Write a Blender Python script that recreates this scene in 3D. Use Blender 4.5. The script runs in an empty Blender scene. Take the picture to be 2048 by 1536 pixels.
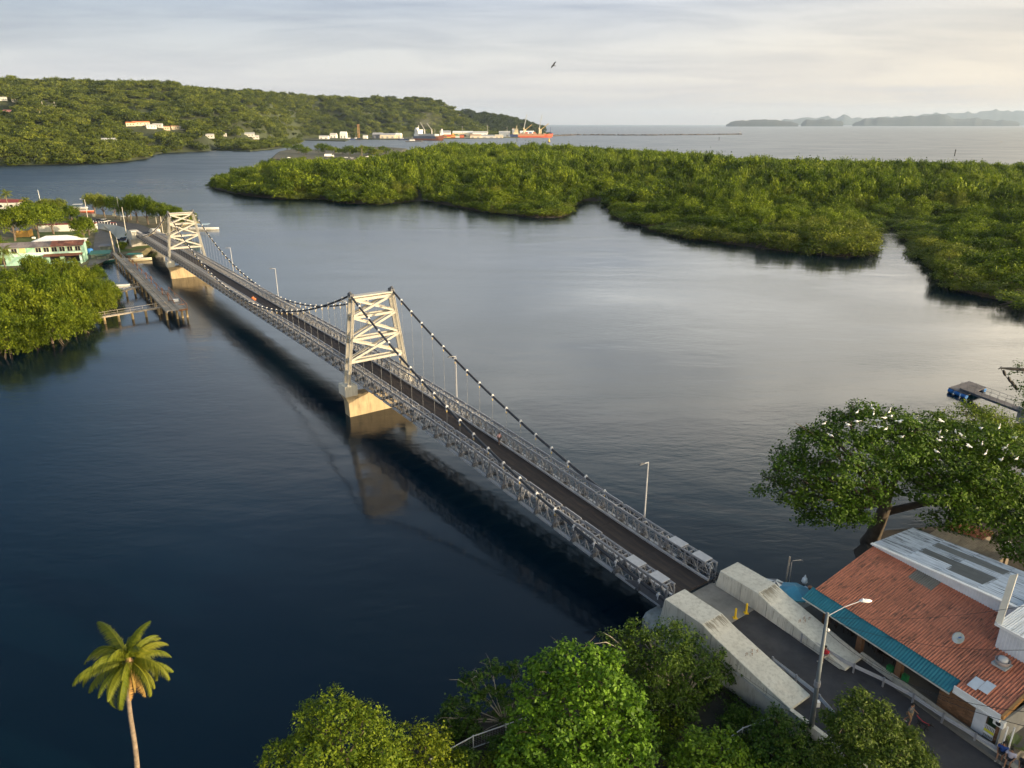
import bpy, bmesh, math, random
import numpy as np
from mathutils import Vector, Matrix, Quaternion, noise as mnoise
R = math.radians
scn = bpy.context.scene
COL = scn.collection
random.seed(7); rng = np.random.default_rng(11)

# ------------------------------------------------------------------ camera
CAMZ = 40.3; FPX = 1440.0; PITCH = R(19.87)
cd = bpy.data.cameras.new('camera'); cam = bpy.data.objects.new('camera', cd); COL.objects.link(cam)
cam.location = (0, 0, CAMZ); cam.rotation_euler = (R(90) - PITCH, 0, 0)
cd.sensor_width = 36; cd.lens = 36 * FPX / 2048; cd.clip_start = 0.5; cd.clip_end = 90000
scn.camera = cam
# ------------------------------------------------------------------ light
SUN_EL = R(9); SUNH = Vector((0.93, -0.37)).normalized()
SUN_ROT = math.atan2(SUNH.x, SUNH.y)
SDIR = Vector((SUNH.x * math.cos(SUN_EL), SUNH.y * math.cos(SUN_EL), math.sin(SUN_EL)))
w = bpy.data.worlds.new('World'); scn.world = w; w.use_nodes = True
nt = w.node_tree; nt.nodes.clear()
def N(nt, typ, **kw):
    n = nt.nodes.new(typ)
    for k, v in kw.items():
        if k == 'ins':
            for i, val in v.items():
                if isinstance(val, bpy.types.NodeSocket): nt.links.new(val, n.inputs[i])
                else: n.inputs[i].default_value = val
        else: setattr(n, k, v)
    return n
def math_(nt, op, a, b=0.0, clamp=False):
    n = N(nt, 'ShaderNodeMath', operation=op, use_clamp=clamp, ins={0: a, 1: b}); return n.outputs[0]
def mixc(nt, f, a, b, bt='MIX'):
    n = N(nt, 'ShaderNodeMix', data_type='RGBA', blend_type=bt, ins={0: f, 6: a, 7: b}); return n.outputs[2]
def ramp(nt, f, stops):
    n = N(nt, 'ShaderNodeValToRGB', ins={0: f}); el = n.color_ramp.elements
    while len(el) < len(stops): el.new(0.5)
    for e, (p, c) in zip(el, stops):
        e.position = p; e.color = c if len(c) == 4 else (*c, 1)
    return n.outputs[0]
def C4(c): return (c[0], c[1], c[2], 1)
out = N(nt, 'ShaderNodeOutputWorld')
sky = N(nt, 'ShaderNodeTexSky', sky_type='NISHITA', sun_disc=False, sun_elevation=SUN_EL, sun_rotation=SUN_ROT, air_density=1.2, dust_density=2.0)
SKY_STR = 0.10
tc = N(nt, 'ShaderNodeTexCoord'); sp = N(nt, 'ShaderNodeSeparateXYZ', ins={0: tc.outputs['Generated']})
el_ = math_(nt, 'MAXIMUM', sp.outputs[2], 0.0)
den = math_(nt, 'ADD', el_, 0.10)
cx = math_(nt, 'DIVIDE', sp.outputs[0], den); cy = math_(nt, 'DIVIDE', sp.outputs[1], den)
cp = N(nt, 'ShaderNodeCombineXYZ', ins={0: cx, 1: cy, 2: 0.0})
mp = N(nt, 'ShaderNodeMapping', ins={0: cp.outputs[0], 2: (0, 0, 0.5), 3: (0.55, 1.0, 1)})
n1 = N(nt, 'ShaderNodeTexNoise', ins={'Vector': mp.outputs[0], 'Scale': 1.15, 'Detail': 8.0, 'Roughness': 0.52, 'Distortion': 0.4})
mask = ramp(nt, n1.outputs[0], [(0.40, (0, 0, 0)), (0.66, (1, 1, 1))])
# cloud deck: pale near the horizon, deep grey blue away from the sun, bright and warm on the sun's side
dt = N(nt, 'ShaderNodeVectorMath', operation='DOT_PRODUCT', ins={0: tc.outputs['Generated'], 1: tuple(SDIR)})
gl = math_(nt, 'MULTIPLY_ADD', dt.outputs['Value'], 0.5); gl.node.inputs[2].default_value = 0.5
away = ramp(nt, el_, [(0.0, (0.44, 0.43, 0.44)), (0.05, (0.45, 0.455, 0.49)), (0.085, (0.37, 0.39, 0.44)), (0.135, (0.21, 0.25, 0.34)), (0.22, (0.10, 0.205, 0.36)), (0.34, (0.04, 0.13, 0.30)), (0.6, (0.022, 0.095, 0.24)), (1.0, (0.05, 0.11, 0.21))])
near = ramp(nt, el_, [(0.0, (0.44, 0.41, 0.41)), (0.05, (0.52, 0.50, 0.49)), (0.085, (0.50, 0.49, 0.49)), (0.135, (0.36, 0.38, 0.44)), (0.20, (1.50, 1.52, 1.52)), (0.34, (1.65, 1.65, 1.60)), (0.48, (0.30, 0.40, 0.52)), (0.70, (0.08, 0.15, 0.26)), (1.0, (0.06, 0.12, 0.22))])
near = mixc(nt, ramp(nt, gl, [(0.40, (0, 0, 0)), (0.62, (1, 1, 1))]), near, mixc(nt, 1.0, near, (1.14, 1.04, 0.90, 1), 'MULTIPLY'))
near = mixc(nt, 1.0, near, ramp(nt, gl, [(0.60, (1, 1, 1)), (0.80, (1.7, 1.55, 1.3)), (1.0, (4.2, 3.6, 2.7))]), 'MULTIPLY')   # glow added round the unseen sun to light the shaded foreground
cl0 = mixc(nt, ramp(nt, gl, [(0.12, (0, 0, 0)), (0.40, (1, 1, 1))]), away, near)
shade_ = ramp(nt, el_, [(0.02, (0.95, 0.95, 0.98)), (0.07, (0.88, 0.89, 0.94)), (0.13, (0.74, 0.77, 0.85)), (0.20, (0.46, 0.50, 0.57))])
lite_ = mixc(nt, ramp(nt, el_, [(0.02, (0, 0, 0)), (0.2, (1, 1, 1))]), (1.03, 1.03, 1.02, 1), (1.40, 1.37, 1.30, 1))
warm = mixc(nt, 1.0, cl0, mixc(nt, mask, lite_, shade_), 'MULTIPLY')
# thin low bank of cloud just above the sea horizon
mp2 = N(nt, 'ShaderNodeMapping', ins={0: tc.outputs['Generated'], 3: (5.0, 5.0, 60.0)})
n2 = N(nt, 'ShaderNodeTexNoise', ins={'Vector': mp2.outputs[0], 'Scale': 1.6, 'Detail': 6.0, 'Roughness': 0.6})
band = math_(nt, 'MULTIPLY', ramp(nt, el_, [(0.004, (0, 0, 0)), (0.018, (1, 1, 1)), (0.032, (1, 1, 1)), (0.05, (0, 0, 0))]), ramp(nt, n2.outputs[0], [(0.5, (0, 0, 0)), (0.66, (1, 1, 1))]))
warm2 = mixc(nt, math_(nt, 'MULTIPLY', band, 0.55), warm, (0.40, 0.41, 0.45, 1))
bg1 = N(nt, 'ShaderNodeBackground', ins={0: sky.outputs[0], 1: SKY_STR})
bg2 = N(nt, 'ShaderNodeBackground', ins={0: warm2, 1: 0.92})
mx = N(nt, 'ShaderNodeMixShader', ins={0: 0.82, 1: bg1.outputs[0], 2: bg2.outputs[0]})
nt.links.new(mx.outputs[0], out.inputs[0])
ld = bpy.data.lights.new('sun', 'SUN'); lo = bpy.data.objects.new('sun', ld); COL.objects.link(lo)
ld.energy = 5.0; ld.angle = R(0.6); ld.color = (1.0, 0.77, 0.47)
lo.rotation_euler = SDIR.to_track_quat('Z', 'Y').to_euler(); lo.location = (120, -40, 90)
vs = scn.view_settings; vs.view_transform = 'Standard'; vs.look = 'None'; vs.exposure = 0.85; vs.gamma = 1; vs.use_curve_mapping = False
scn.cycles.max_bounces = 8; scn.cycles.diffuse_bounces = 3; scn.cycles.glossy_bounces = 3; scn.cycles.transmission_bounces = 4; scn.cycles.transparent_max_bounces = 6; scn.cycles.volume_bounces = 1
scn.cycles.use_adaptive_sampling = True; scn.cycles.adaptive_threshold = 0.02
scn.cycles.caustics_reflective = False; scn.cycles.caustics_refractive = False
try: scn.cycles.use_denoising = True
except Exception: pass

# ------------------------------------------------------------------ placing: points of the place in world metres
_cp, _sp = math.cos(PITCH), math.sin(PITCH)
def ray(x, y):
    u = (x - 1024) / FPX; v = (y - 768) / FPX
    return Vector((u, _cp - v * _sp, -_sp - v * _cp))
def G(x, y, z=0.0):                 # where the sight line meets the level z
    r = ray(x, y); return Vector((0, 0, CAMZ)) + r * ((z - CAMZ) / r.z)
def AY(x, y, Y):                    # where the sight line reaches the distance Y
    r = ray(x, y); return Vector((0, 0, CAMZ)) + r * (Y / r.y)
def mpp(P): return (P.y * _cp + (CAMZ - P.z) * _sp) / FPX    # metres per photograph pixel there
# bridge axes: t away from the near end, n to the right, z up
D2 = Vector((0.57690, -0.81682, 0)); N2 = Vector((0.81682, 0.57690, 0)); O2 = Vector((15.1075, 51.0315, 0))
def B(t, n, z=0.0): return O2 - D2 * t + N2 * n + Vector((0, 0, z))
ROTB = math.atan2(-D2.y, -D2.x)     # local +X runs along +t, local +Y then runs along -n

# ------------------------------------------------------------------ mesh collector
class MB:
    def __init__(s): s.v = []; s.f = []; s.m = []
    def add(s, vs, fs, mi=0):
        o = len(s.v); s.v += [tuple(q) for q in vs]; s.f += [tuple(i + o for i in f) for f in fs]; s.m += [mi] * len(fs); return s
    def box(s, c, sz, rot=None, mi=0):
        hx, hy, hz = sz[0] / 2, sz[1] / 2, sz[2] / 2
        P = [Vector((a * hx, b * hy, e * hz)) for e in (-1, 1) for a, b in ((-1, -1), (1, -1), (1, 1), (-1, 1))]
        if rot is not None: P = [rot @ q for q in P]
        c = Vector(c); return s.add([q + c for q in P], [(3, 2, 1, 0), (4, 5, 6, 7), (0, 1, 5, 4), (1, 2, 6, 5), (2, 3, 7, 6), (3, 0, 4, 7)], mi)
    def bar(s, p, q, a, b=None, up=(0, 0, 1), mi=0):
        p, q = Vector(p), Vector(q); b = b or a; x = (q - p); L = x.length
        if L < 1e-6: return s
        x /= L; up = Vector(up)
        if abs(x.dot(up)) > 0.99: up = Vector((1, 0, 0))
        y = up.cross(x).normalized(); z = x.cross(y); M = Matrix((x, y, z)).transposed()
        return s.box((p + q) / 2, (L, a, b), M, mi)
    def tube(s, pts, r, n=6, cap=True, mi=0):
        pts = [Vector(p) for p in pts]; rs = r if isinstance(r, (list, tuple)) else [r] * len(pts); V = []; F = []
        for i, p in enumerate(pts):
            x = (pts[min(i + 1, len(pts) - 1)] - pts[max(i - 1, 0)]).normalized(); up = Vector((0, 0, 1)) if abs(x.z) < 0.95 else Vector((1, 0, 0))
            y = up.cross(x).normalized(); z = x.cross(y)
            for k in range(n):
                a = 2 * math.pi * k / n; V.append(p + (y * math.cos(a) + z * math.sin(a)) * rs[i])
        for i in range(len(pts) - 1):
            for k in range(n):
                k2 = (k + 1) % n; F.append((i * n + k, i * n + k2, (i + 1) * n + k2, (i + 1) * n + k))
        if cap: F.append(tuple(range(n))[::-1]); F.append(tuple(range((len(pts) - 1) * n, len(pts) * n)))
        return s.add(V, F, mi)
    def lathe(s, prof, c=(0, 0, 0), n=12, mi=0, sx=1, sy=1):
        c = Vector(c); V = []; F = []
        for r, z in prof:
            for k in range(n):
                a = 2 * math.pi * k / n; V.append(c + Vector((r * sx * math.cos(a), r * sy * math.sin(a), z)))
        for i in range(len(prof) - 1):
            for k in range(n):
                k2 = (k + 1) % n; F.append((i * n + k, i * n + k2, (i + 1) * n + k2, (i + 1) * n + k))
        F.append(tuple(range(n))[::-1]); F.append(tuple(range((len(prof) - 1) * n, len(prof) * n)))
        return s.add(V, F, mi)
    def ell(s, c, r, n=10, m=6, mi=0):
        r = r if isinstance(r, (tuple, list)) else (r, r, r); c = Vector(c)
        prof = [(math.sin(math.pi * (i + 0.02) / (m + 0.04)), -math.cos(math.pi * (i + 0.02) / (m + 0.04))) for i in range(m + 1)]
        V = [c + Vector((a * r[0] * math.cos(2 * math.pi * k / n), a * r[1] * math.sin(2 * math.pi * k / n), z * r[2])) for a, z in prof for k in range(n)]
        F = [(i * n + k, i * n + (k + 1) % n, (i + 1) * n + (k + 1) % n, (i + 1) * n + k) for i in range(m) for k in range(n)]
        F += [tuple(range(n))[::-1], tuple(range(m * n, m * n + n))]
        return s.add(V, F, mi)
    def prism(s, poly, z0, z1, mi=0):      # polygon (x, y) ccw pushed up from z0 to z1
        n = len(poly); V = [(x, y, z0) for x, y in poly] + [(x, y, z1) for x, y in poly]
        F = [tuple(range(n))[::-1], tuple(range(n, 2 * n))] + [(i, (i + 1) % n, n + (i + 1) % n, n + i) for i in range(n)]
        return s.add(V, F, mi)
    def mesh(s, name, mats, smooth=False):
        me = bpy.data.meshes.new(name); me.from_pydata([tuple(v) for v in s.v], [], s.f)
        for m in (mats if isinstance(mats, (list, tuple)) else [mats]): me.materials.append(m)
        if len(set(s.m)) > 1: me.polygons.foreach_set('material_index', s.m)
        if smooth: me.polygons.foreach_set('use_smooth', [True] * len(s.f))
        me.update(); return me
    def build(s, name, mats, parent=None, smooth=False, loc=None):
        return link(name, s.mesh(name, mats, smooth), parent, loc)
def link(name, me, parent=None, loc=None):
    o = bpy.data.objects.new(name, me); COL.objects.link(o)
    if parent is not None: o.parent = parent
    if loc is not None: o.location = loc
    return o
def tag(o, label=None, cat=None, group=None, kind=None):
    if label: o['label'] = label
    if cat: o['category'] = cat
    if group: o['group'] = group
    if kind: o['kind'] = kind
    return o
def thing(name, label, cat, loc=(0, 0, 0), rz=0.0, group=None):
    o = bpy.data.objects.new(name, None); COL.objects.link(o); o.location = loc; o.rotation_euler = (0, 0, rz); o.empty_display_size = 0.5
    return tag(o, label, cat, group)
def copy_tree(o, parent=None, label=None, loc=None, rz=None):
    c = o.copy(); COL.objects.link(c)
    if parent is not None: c.parent = parent
    for ch in list(o.children): copy_tree(ch, c)
    if label: c['label'] = label
    if loc is not None: c.location = loc
    if rz is not None: c.rotation_euler = (0, 0, rz)
    return c
RZ = lambda a: Matrix.Rotation(a, 3, 'Z')

# ------------------------------------------------------------------ materials
MATS = {}
def M(name, col, rough=0.7, var=0.18, scale=2.0, bump=0.0, bscale=None, metal=0.0, spec=0.4, stain=None, stain_amt=0.5, stain_scale=(1, 1, 0.25), hue=None, rnd=0.0, detail=6.0):
    m = bpy.data.materials.new(name); m.use_nodes = True; nt = m.node_tree; nt.nodes.clear()
    o = N(nt, 'ShaderNodeOutputMaterial'); b = N(nt, 'ShaderNodeBsdfPrincipled'); nt.links.new(b.outputs[0], o.inputs[0])
    tc = N(nt, 'ShaderNodeTexCoord'); P = tc.outputs['Object']
    n = N(nt, 'ShaderNodeTexNoise', ins={'Vector': P, 'Scale': scale, 'Detail': detail, 'Roughness': 0.6})
    lo_ = tuple(c * (1 - var) for c in col); hi_ = tuple(min(1, c * (1 + var)) for c in (hue or col))
    c = ramp(nt, n.outputs[0], [(0.3, lo_), (0.7, hi_)])
    if stain:
        mp = N(nt, 'ShaderNodeMapping', ins={0: P, 3: stain_scale})
        s2 = N(nt, 'ShaderNodeTexNoise', ins={'Vector': mp.outputs[0], 'Scale': 1.7, 'Detail': 8.0, 'Roughness': 0.68})
        f = math_(nt, 'MULTIPLY', ramp(nt, s2.outputs[0], [(0.47, (0, 0, 0)), (0.68, (1, 1, 1))]), stain_amt)
        c = mixc(nt, f, c, C4(stain))
    if rnd:
        oi = N(nt, 'ShaderNodeObjectInfo')
        f = math_(nt, 'MULTIPLY_ADD', oi.outputs['Random'], 2 * rnd); f.node.inputs[2].default_value = 1 - rnd
        hs = N(nt, 'ShaderNodeHueSaturation', ins={'Value': f, 'Color': c}); c = hs.outputs[0]
    nt.links.new(c, b.inputs['Base Color'])
    b.inputs['Roughness'].default_value = rough; b.inputs['Metallic'].default_value = metal
    b.inputs['Specular IOR Level'].default_value = spec
    if bump:
        n3 = N(nt, 'ShaderNodeTexNoise', ins={'Vector': P, 'Scale': bscale or scale * 6, 'Detail': 5.0, 'Roughness': 0.65})
        bp = N(nt, 'ShaderNodeBump', ins={'Strength': 0.7, 'Distance': bump, 'Height': n3.outputs[0]}); nt.links.new(bp.outputs[0], b.inputs['Normal'])
    MATS[name] = m; return m
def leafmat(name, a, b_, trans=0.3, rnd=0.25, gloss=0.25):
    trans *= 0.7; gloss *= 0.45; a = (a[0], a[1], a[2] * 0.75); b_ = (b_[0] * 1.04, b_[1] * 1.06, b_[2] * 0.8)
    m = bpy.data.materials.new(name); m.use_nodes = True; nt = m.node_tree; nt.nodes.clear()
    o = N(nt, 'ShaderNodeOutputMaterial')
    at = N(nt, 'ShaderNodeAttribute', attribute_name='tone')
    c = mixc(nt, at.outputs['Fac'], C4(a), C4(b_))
    oi = N(nt, 'ShaderNodeObjectInfo')
    f = math_(nt, 'MULTIPLY_ADD', oi.outputs['Random'], 2 * rnd); f.node.inputs[2].default_value = 1 - rnd
    h = math_(nt, 'MULTIPLY_ADD', oi.outputs['Random'], -0.028); h.node.inputs[2].default_value = 0.527
    c = N(nt, 'ShaderNodeHueSaturation', ins={'Hue': h, 'Value': f, 'Color': c}).outputs[0]
    d = N(nt, 'ShaderNodeBsdfPrincipled', ins={'Base Color': c, 'Roughness': 0.55, 'Specular IOR Level': gloss})
    t = N(nt, 'ShaderNodeBsdfTranslucent', ins={0: mixc(nt, 1.0, c, (1.0, 1.15, 0.55, 1), 'MULTIPLY')})
    mx = N(nt, 'ShaderNodeMixShader', ins={0: trans, 1: d.outputs[0], 2: t.outputs[0]}); nt.links.new(mx.outputs[0], o.inputs[0])
    return m
concrete = M('concrete', (0.36, 0.35, 0.32), 0.85, 0.14, 0.6, 0.01, 8, stain=(0.13, 0.12, 0.105), stain_amt=0.6, stain_scale=(0.9, 0.9, 0.22))
concrete_pale = M('pale concrete', (0.57, 0.545, 0.475), 0.85, 0.13, 0.5, 0.01, 8, stain=(0.25, 0.225, 0.18), stain_amt=0.5, stain_scale=(2.2, 2.2, 0.3))
pier_mat = M('pier concrete', (0.40, 0.32, 0.20), 0.85, 0.15, 0.7, 0.01, 8, stain=(0.14, 0.11, 0.07), stain_amt=0.6, stain_scale=(1.2, 1.2, 0.16))
asphalt = M('asphalt', (0.042, 0.041, 0.046), 0.85, 0.25, 0.7, 0.006, 40, stain=(0.085, 0.078, 0.075), stain_amt=0.5, stain_scale=(0.35, 0.35, 0.35))
deckm = M('bridge deck', (0.036, 0.029, 0.028), 0.75, 0.25, 0.5, 0.006, 30, stain=(0.085, 0.060, 0.045), stain_amt=0.7, stain_scale=(0.10, 1.1, 1), spec=0.3, rnd=0.10)
galv = M('galvanised steel', (0.25, 0.255, 0.28), 0.5, 0.18, 3.0, metal=0.15)
galv_b = M('bright galvanised steel', (0.38, 0.385, 0.41), 0.45, 0.12, 3.0, metal=0.1)
steel_dark = M('dark steel', (0.09, 0.095, 0.11), 0.55, 0.2, 3.0)
cream = M('cream painted steel', (0.42, 0.405, 0.365), 0.5, 0.10, 0.7, stain=(0.42, 0.36, 0.27), stain_amt=0.35)
cablem = M('dark cable', (0.035, 0.037, 0.045), 0.5, 0.15, 4.0)
hangm = M('hanger steel', (0.30, 0.30, 0.30), 0.5, 0.1)
white = M('white paint', (0.78, 0.78, 0.77), 0.5, 0.06, 2.0, stain=(0.5, 0.47, 0.42), stain_amt=0.3)
spitm = M('spit ground', (0.075, 0.072, 0.045), 0.95, 0.35, 0.1)
soil = M('dark soil', (0.036, 0.030, 0.022), 0.95, 0.45, 0.5, 0.06, 5)
dirt = M('dry dirt', (0.21, 0.15, 0.095), 0.95, 0.3, 0.15, 0.05, 3)
lawn = M('lawn', (0.05, 0.095, 0.016), 0.95, 0.35, 0.12, 0.05, 6, hue=(0.09, 0.13, 0.03))
rock = M('rock', (0.11, 0.10, 0.095), 0.9, 0.45, 0.35, 0.3, 1.2)
bark = M('bark', (0.13, 0.10, 0.075), 0.9, 0.35, 2.0, 0.03, 9)
bark_pale = M('pale bark', (0.30, 0.27, 0.22), 0.9, 0.25, 2.0, 0.02, 9)
wood = M('weathered wood', (0.30, 0.27, 0.235), 0.9, 0.3, 1.5, 0.01, 12, stain=(0.10, 0.08, 0.06), stain_amt=0.6, stain_scale=(0.5, 3, 3), rnd=0.2)
bark_dark = M('dark bark', (0.055, 0.043, 0.032), 0.9, 0.4, 2.0, 0.03, 9)
rust = M('rust', (0.20, 0.075, 0.035), 0.9, 0.4, 1.0, hue=(0.27, 0.13, 0.06), rnd=0.2)
black = M('black', (0.015, 0.015, 0.017), 0.6, 0.2)
yellow = M('yellow paint', (0.72, 0.47, 0.02), 0.5, 0.1)
red_roof = M('red roof sheet', (0.36, 0.105, 0.062), 0.75, 0.16, 0.8, stain=(0.085, 0.050, 0.038), stain_amt=0.62, stain_scale=(5.0, 0.45, 1), rnd=0.09)
white_roof = M('white roof sheet', (0.60, 0.63, 0.68), 0.6, 0.08, 0.8, stain=(0.12, 0.115, 0.11), stain_amt=0.6, stain_scale=(0.5, 2.2, 1), rnd=0.07)
grey_roof = M('grey roof sheet', (0.24, 0.235, 0.22), 0.8, 0.2, 0.8, stain=(0.10, 0.09, 0.08), stain_amt=0.6, stain_scale=(3, 0.6, 1), rnd=0.2)
teal_roof = M('teal roof sheet', (0.030, 0.165, 0.20), 0.55, 0.10, 1.0, rnd=0.06)
rust_roof = M('rusty roof sheet', (0.17, 0.065, 0.04), 0.9, 0.35, 1.0, stain=(0.30, 0.28, 0.26), stain_amt=0.5, stain_scale=(2, 0.8, 1), rnd=0.25)
maroon_roof = M('maroon roof sheet', (0.20, 0.04, 0.04), 0.8, 0.2, 0.5, rnd=0.1)
brickm = M('brown brick', (0.20, 0.105, 0.055), 0.9, 0.25, 3.0, rnd=0.28)
mortar = M('mortar', (0.13, 0.09, 0.06), 0.95, 0.2, 3.0)
grass_wall = M('mint wall', (0.30, 0.52, 0.41), 0.7, 0.08, 0.8, stain=(0.3, 0.32, 0.25), stain_amt=0.5)
glass_dark = M('dark glass', (0.02, 0.025, 0.03), 0.12, 0.2, spec=0.7)
skin = M('skin', (0.28, 0.15, 0.09), 0.6, 0.1)
hairm = M('black hair', (0.012, 0.010, 0.010), 0.6, 0.1)
def plain(name, col, rough=0.55, **k):
    return MATS.get(name) or M(name, col, rough, k.pop('var', 0.10), k.pop('scale', 2.0), **k)

# leaves
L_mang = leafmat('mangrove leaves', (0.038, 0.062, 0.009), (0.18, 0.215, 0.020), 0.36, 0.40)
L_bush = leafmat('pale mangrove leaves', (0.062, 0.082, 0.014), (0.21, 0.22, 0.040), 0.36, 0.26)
L_hill = leafmat('hill forest leaves', (0.036, 0.052, 0.013), (0.17, 0.185, 0.034), 0.32, 0.48)
L_head = leafmat('shaded headland leaves', (0.022, 0.036, 0.014), (0.075, 0.09, 0.03), 0.3, 0.3)  # hill leaf colour darkened to put the headland's shade in
L_left = leafmat('yellow green leaves', (0.046, 0.072, 0.008), (0.165, 0.19, 0.018), 0.38, 0.20)
L_dark = leafmat('dark broad leaves', (0.026, 0.050, 0.008), (0.088, 0.135, 0.016), 0.25, 0.12, 0.4)
L_brt = leafmat('bright broad leaves', (0.048, 0.095, 0.010), (0.15, 0.24, 0.020), 0.35, 0.10, 0.4)
L_yel = leafmat('yellowing leaves', (0.055, 0.088, 0.010), (0.20, 0.225, 0.020), 0.35, 0.10, 0.3)
L_rain = leafmat('rain tree leaves', (0.032, 0.058, 0.008), (0.115, 0.16, 0.018), 0.30, 0.12, 0.3)
L_palm = leafmat('palm leaflets', (0.060, 0.085, 0.010), (0.17, 0.165, 0.02), 0.3, 0.1, 0.4)
L_dead = leafmat('dead palm leaflets', (0.20, 0.10, 0.04), (0.33, 0.21, 0.10), 0.2, 0.1, 0.2)

# ------------------------------------------------------------------ foliage
def leaf_mesh(name, cen, nrm, size, tone, mat, rng, aspect=0.55):
    n = len(cen); t = rng.normal(size=(n, 3)); t -= (t * nrm).sum(1)[:, None] * nrm; t /= np.linalg.norm(t, axis=1)[:, None] + 1e-9
    b = np.cross(nrm, t); s = size[:, None]
    V = np.empty((n, 4, 3)); V[:, 0] = cen + t * s; V[:, 1] = cen + b * s * aspect; V[:, 2] = cen - t * s; V[:, 3] = cen - b * s * aspect
    V[:, 0] -= nrm * s * 0.18; V[:, 2] -= nrm * s * 0.18
    me = bpy.data.meshes.new(name); me.vertices.add(4 * n); me.vertices.foreach_set('co', V.astype(np.float32).ravel())
    me.loops.add(4 * n); me.loops.foreach_set('vertex_index', np.arange(4 * n, dtype=np.int32))
    me.polygons.add(n); me.polygons.foreach_set('loop_start', np.arange(n, dtype=np.int32) * 4); me.polygons.foreach_set('loop_total', np.full(n, 4, np.int32))
    a = me.attributes.new('tone', 'FLOAT', 'POINT'); a.data.foreach_set('value', np.repeat(tone, 4).astype(np.float32))
    me.materials.append(mat); me.update(calc_edges=True); return me
def crown_pts(lobes, ncl, per, rcl, rng, low=-0.35, shell=0.3, flat=1.0):
    L = np.array(lobes, float); area = L[:, 3] * L[:, 4] + L[:, 3] * L[:, 5]; pr = area / area.sum()
    out = []; k = 0
    while len(out) < ncl and k < ncl * 20:
        k += 1; i = rng.choice(len(L), p=pr); v = rng.normal(size=3); v /= np.linalg.norm(v)
        if v[2] < low: continue
        r = 1 - shell * rng.random() ** 2; p = L[i, :3] + L[i, 3:6] * v * r
        ins = (((p - L[:, :3]) / L[:, 3:6]) ** 2).sum(1); ins[i] = 9
        if ins.min() < 0.55: continue
        out.append((*p, *v))
    out = np.array(out); n = len(out); c = np.repeat(out[:, :3], per, 0); v = np.repeat(out[:, 3:], per, 0)
    off = rng.normal(size=(n * per, 3)) * rcl * 0.6; off[:, 2] *= 0.7 * flat
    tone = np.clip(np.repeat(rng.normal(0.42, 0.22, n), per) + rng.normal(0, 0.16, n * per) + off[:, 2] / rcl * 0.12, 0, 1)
    cen = c + off; nr = v * 0.7 + rng.normal(size=cen.shape) * 0.55 + np.array([0, 0, 0.55]); nr /= np.linalg.norm(nr, axis=1)[:, None]
    return cen, nr, tone
def crown(name, lobes, ncl, per, rcl, leaf, mat, seed, **k):
    r = np.random.default_rng(seed); asp = k.pop('aspect', 0.55); cen, nr, tone = crown_pts(lobes, ncl, per, rcl, r, **k)
    return leaf_mesh(name, cen, nr, leaf * (0.6 + 0.8 * r.random(len(cen))) * 0.5, tone, mat, r, asp)
def limbs(base, lobes, r0, seed, split=0.35, n=6, wob=0.12, top=None):
    """trunk from base, one limb into each lobe"""
    rd = random.Random(seed); b = MB(); base = Vector(base)
    L = [Vector(l[:3]) for l in lobes]; cc = sum(L, Vector()) / len(L); sp = base.lerp(cc, split); sp.x = base.x * 0.7 + sp.x * 0.3; sp.y = base.y * 0.7 + sp.y * 0.3
    if top: sp = Vector(top)
    b.tube([base - Vector((0, 0, 0.4)), base.lerp(sp, 0.15), base.lerp(sp, 0.6) + Vector((rd.uniform(-1, 1), rd.uniform(-1, 1), 0)) * r0 * 0.5, sp], [r0 * 1.7, r0 * 1.15, r0, r0 * 0.9], 8)
    for l in L:
        h = (l - sp).length; m1 = sp.lerp(l, 0.4) + Vector((rd.uniform(-1, 1), rd.uniform(-1, 1), rd.uniform(-0.3, 1.0))) * h * wob
        rr = r0 * (0.35 + 0.25 * rd.random()); b.tube([sp - (l - sp).normalized() * r0 * 0.2, m1, l], [rr, rr * 0.7, rr * 0.25], n)
        for q in range(3):
            e = l + Vector((rd.uniform(-1, 1), rd.uniform(-1, 1), rd.uniform(-0.2, 0.8))) * h * 0.32
            b.tube([m1.lerp(l, 0.6), l.lerp(e, 0.5) + Vector((0, 0, h * 0.03)), e], [rr * 0.4, rr * 0.25, rr * 0.08], 4, cap=False)
    return b
def dome(rx, ry, h, k, seed, z0=0.0, base_r=0.55):
    """lobes of a rounded crown"""
    r = random.Random(seed); out = [(0, 0, z0 + h * 0.55, rx * 0.6, ry * 0.6, h * 0.45)]
    for i in range(k):
        a = 2 * math.pi * (i + r.random() * 0.6) / k; q = r.uniform(0.45, 0.7); s = r.uniform(0.32, 0.5)
        out.append((rx * q * math.cos(a), ry * q * math.sin(a), z0 + h * r.uniform(0.28, 0.68), rx * s, ry * s, h * r.uniform(0.26, 0.36)))
    return out
def clumpy(lobes, k, f, seed):
    """break every lobe into smaller ones spread over its upper surface"""
    r = random.Random(seed * 13 + 5); out = []
    for l in lobes:
        out.append((l[0], l[1], l[2], l[3] * 0.72, l[4] * 0.72, l[5] * 0.72))
        for i in range(k):
            a = 6.283 * (i + r.random() * 0.7) / k; e = r.uniform(-0.25, 1.1); c, s = math.cos(e), math.sin(e); g = f * r.uniform(0.75, 1.2)
            out.append((l[0] + l[3] * 0.78 * c * math.cos(a), l[1] + l[4] * 0.78 * c * math.sin(a), l[2] + l[5] * 0.78 * s, l[3] * g, l[4] * g, l[5] * g))
    return out
SRC = bpy.data.collections.new('crown sources')
def source(name, meshes):
    c = bpy.data.collections.new(name)
    for i, m in enumerate(meshes):
        o = bpy.data.objects.new('%s_%02d' % (name, i), m); c.objects.link(o)
    return c
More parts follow.
